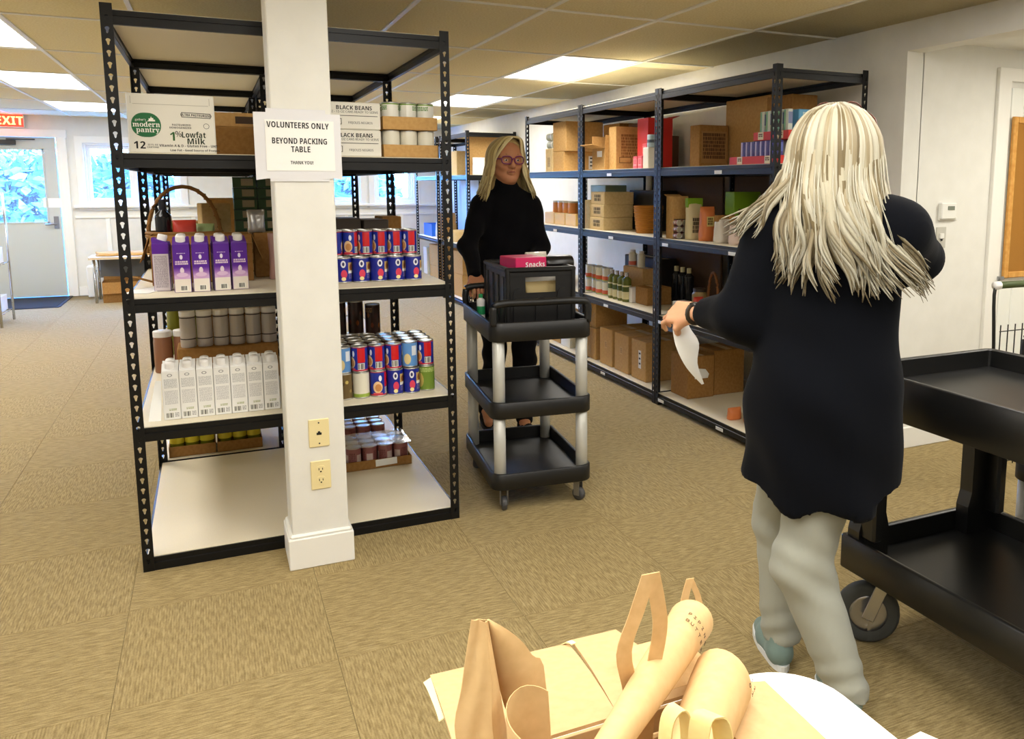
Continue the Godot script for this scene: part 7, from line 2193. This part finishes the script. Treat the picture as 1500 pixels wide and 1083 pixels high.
	part(t, "trousers", st.commit(), cloth("trousers", rgb(18, 18, 22), rgb(11, 11, 14)))
	var sm := cloth("dark shoe", rgb(40, 36, 36), rgb(24, 22, 22))
	for q in [[Vector3(1.47, 0.045, -4.83), Vector3(1.425, 0.0, -4.6), anR], [Vector3(1.61, 0.0, -4.53), Vector3(1.57, 0.0, -4.29), anL]]:
		st = begin(true)
		shoe_into(st, q[0] - O, q[1] - O, q[2])
		var sh := part(t, "shoe", st.commit(), sm)
		part(sh, "sole", sole_mesh(q[0] - O, q[1] - O), mat("sole dark", rgb(30, 28, 28), 0.6))
	# face details
	var P := func(x: float, y: float, z: float) -> Vector3: return hc + FB * Vector3(x, y, z)
	for s in [-1, 1]:
		var eye := part(t, "eye", lathe([[0.0, -0.0075], [0.0065, -0.006], [0.0108, -0.002], [0.0108, 0.002], [0.0065, 0.006], [0.0, 0.0075]], 12), mat("eye white", rgb(226, 220, 212), 0.25), P.call(s * 0.032, 0.009, 0.0825))
		part(eye, "iris", lathe([[0.0, 0.0, 1], [0.0052, 0.0, 1], [0.0045, 0.0016], [0.0, 0.002, 1]], 10), mat("iris", rgb(60, 52, 44), 0.2), FB * Vector3(s * 0.001, 0.0, 0.0098), FB.get_euler() + Vector3(PI / 2, 0, 0))
		part(t, "eyebrow", tube([P.call(s * 0.016, 0.036, 0.0965), P.call(s * 0.033, 0.041, 0.092), P.call(s * 0.05, 0.036, 0.079)], [0.003, 0.0032, 0.002], 5), mat("brow", rgb(150, 112, 70), 0.8))
	var lip := mat("lips", rgb(158, 84, 74), 0.45)
	part(t, "lips", boxes([], 0.0) if false else tube([P.call(-0.021, -0.0555, 0.0855), P.call(-0.008, -0.0535, 0.0955), P.call(0.0, -0.0548, 0.0965), P.call(0.008, -0.0535, 0.0955), P.call(0.021, -0.0555, 0.0855)], [0.002, 0.0048, 0.0042, 0.0048, 0.002], 6), lip)
	var purple := mat("frame purple", rgb(112, 30, 96), 0.3)
	var gs := begin(true)
	for s in [-1, 1]:
		var o := []
		for i in 17:
			var a := TAU * i / 16
			o.append(P.call(s * 0.035 + signf(cos(a)) * pow(absf(cos(a)), 0.7) * 0.027, 0.009 + signf(sin(a)) * pow(absf(sin(a)), 0.8) * 0.021, 0.112 - 0.012 * absf(cos(a)) * (1 if s * cos(a) > 0 else 0)))
		add_tube(gs, o, [0.0036], 6)
		add_tube(gs, [P.call(s * 0.062, 0.016, 0.1), P.call(s * 0.08, 0.016, 0.04), P.call(s * 0.082, 0.01, -0.005)], [0.003], 5)
	add_tube(gs, [P.call(-0.009, 0.014, 0.113), P.call(0.0, 0.017, 0.115), P.call(0.009, 0.014, 0.113)], [0.003], 5)
	part(t, "spectacles", done(gs), purple)
	# hair: parted, falling to the shoulders either side of the face
	var H := func(a: float, b: float, u: float) -> Vector3: return hc + FB.x * a + FB.z * b + U * u
	st = begin(true)
	f = Field.new(hc - Vector3(0.22, 0.26, 0.22), hc + Vector3(0.22, 0.2, 0.22), 0.01)
	f.bone(H.call(0, -0.035, 0.04), H.call(0, -0.015, 0.045), 0.1, 0.098, 0.02)
	f.bone(H.call(0, -0.05, 0.0), H.call(0, -0.06, -0.18), 0.098, 0.1, 0.04, FB.z, 0.6)
	f.plane(func(p: Vector3) -> float: return (p - hc).dot(FB.z) - 0.035 - 0.6 * maxf(0.0, (p - hc).y - 0.06))
	st.set_color(Color(0.42, 0.30, 0.12))
	f.mesh(st)
	var g := RandomNumberGenerator.new()
	g.seed = 8
	var hs := begin(true)
	var tones := [Color(0.62, 0.50, 0.22), Color(0.74, 0.64, 0.36), Color(0.46, 0.34, 0.13), Color(0.34, 0.24, 0.09)]
	for i in 230:
		var left := i % 2 == 0
		var s := -1.0 if left else 1.0
		var ph := g.randf()                             # 0 at the face, 1 at the nape
		var ang := lerpf(0.95 if left else 0.78, 2.9, ph)     # round the head from the front
		var a1 := sin(ang) * s; var b1 := cos(ang)
		var pts := [H.call(0.018 + g.randf_range(-0.006, 0.006), 0.04 - 0.1 * ph, 0.137 - 0.014 * ph * ph), H.call(0.018 + a1 * 0.055, 0.02 + b1 * 0.06 - 0.03 * ph, 0.125), H.call(a1 * 0.094, -0.012 + b1 * 0.1, 0.06), H.call(a1 * 0.106, -0.015 + b1 * 0.1, -0.01)]
		var L := g.randf_range(0.155, 0.205)
		for k in 4:
			var q := (k + 1) / 4.0
			pts.append(H.call(a1 * (0.106 + 0.03 * q) + s * 0.03 * q * q + 0.006 * sin(q * 6.0 + i), -0.015 + b1 * (0.1 - 0.03 * q) + 0.045 * q * maxf(0.0, b1), -0.01 - L * q))
		lock(hs, pts, g.randf_range(0.006, 0.0105), tones[g.randi() % 4] * g.randf_range(0.9, 1.1), 5, FB.x * b1 - FB.z * a1, 1.4, 0.75)
	for i in 26:                                       # fringe swept to the picture's left
		var o := g.randf_range(0.0, 1.0)
		lock(hs, [H.call(0.02, 0.045, 0.135), H.call(-0.01 - 0.02 * o, 0.082, 0.118), H.call(-0.045 - 0.01 * o, 0.088 - 0.012 * o, 0.08), H.call(-0.078, 0.058 - 0.02 * o, 0.02), H.call(-0.096, 0.03 - 0.02 * o, -0.06), H.call(-0.105, 0.03, -0.13)], g.randf_range(0.006, 0.009), tones[g.randi() % 3])
	var hm := shading_hair("blond hair")
	var hair := part(t, "hair", st.commit(), hm)
	part(hair, "locks", done(hs), hm)
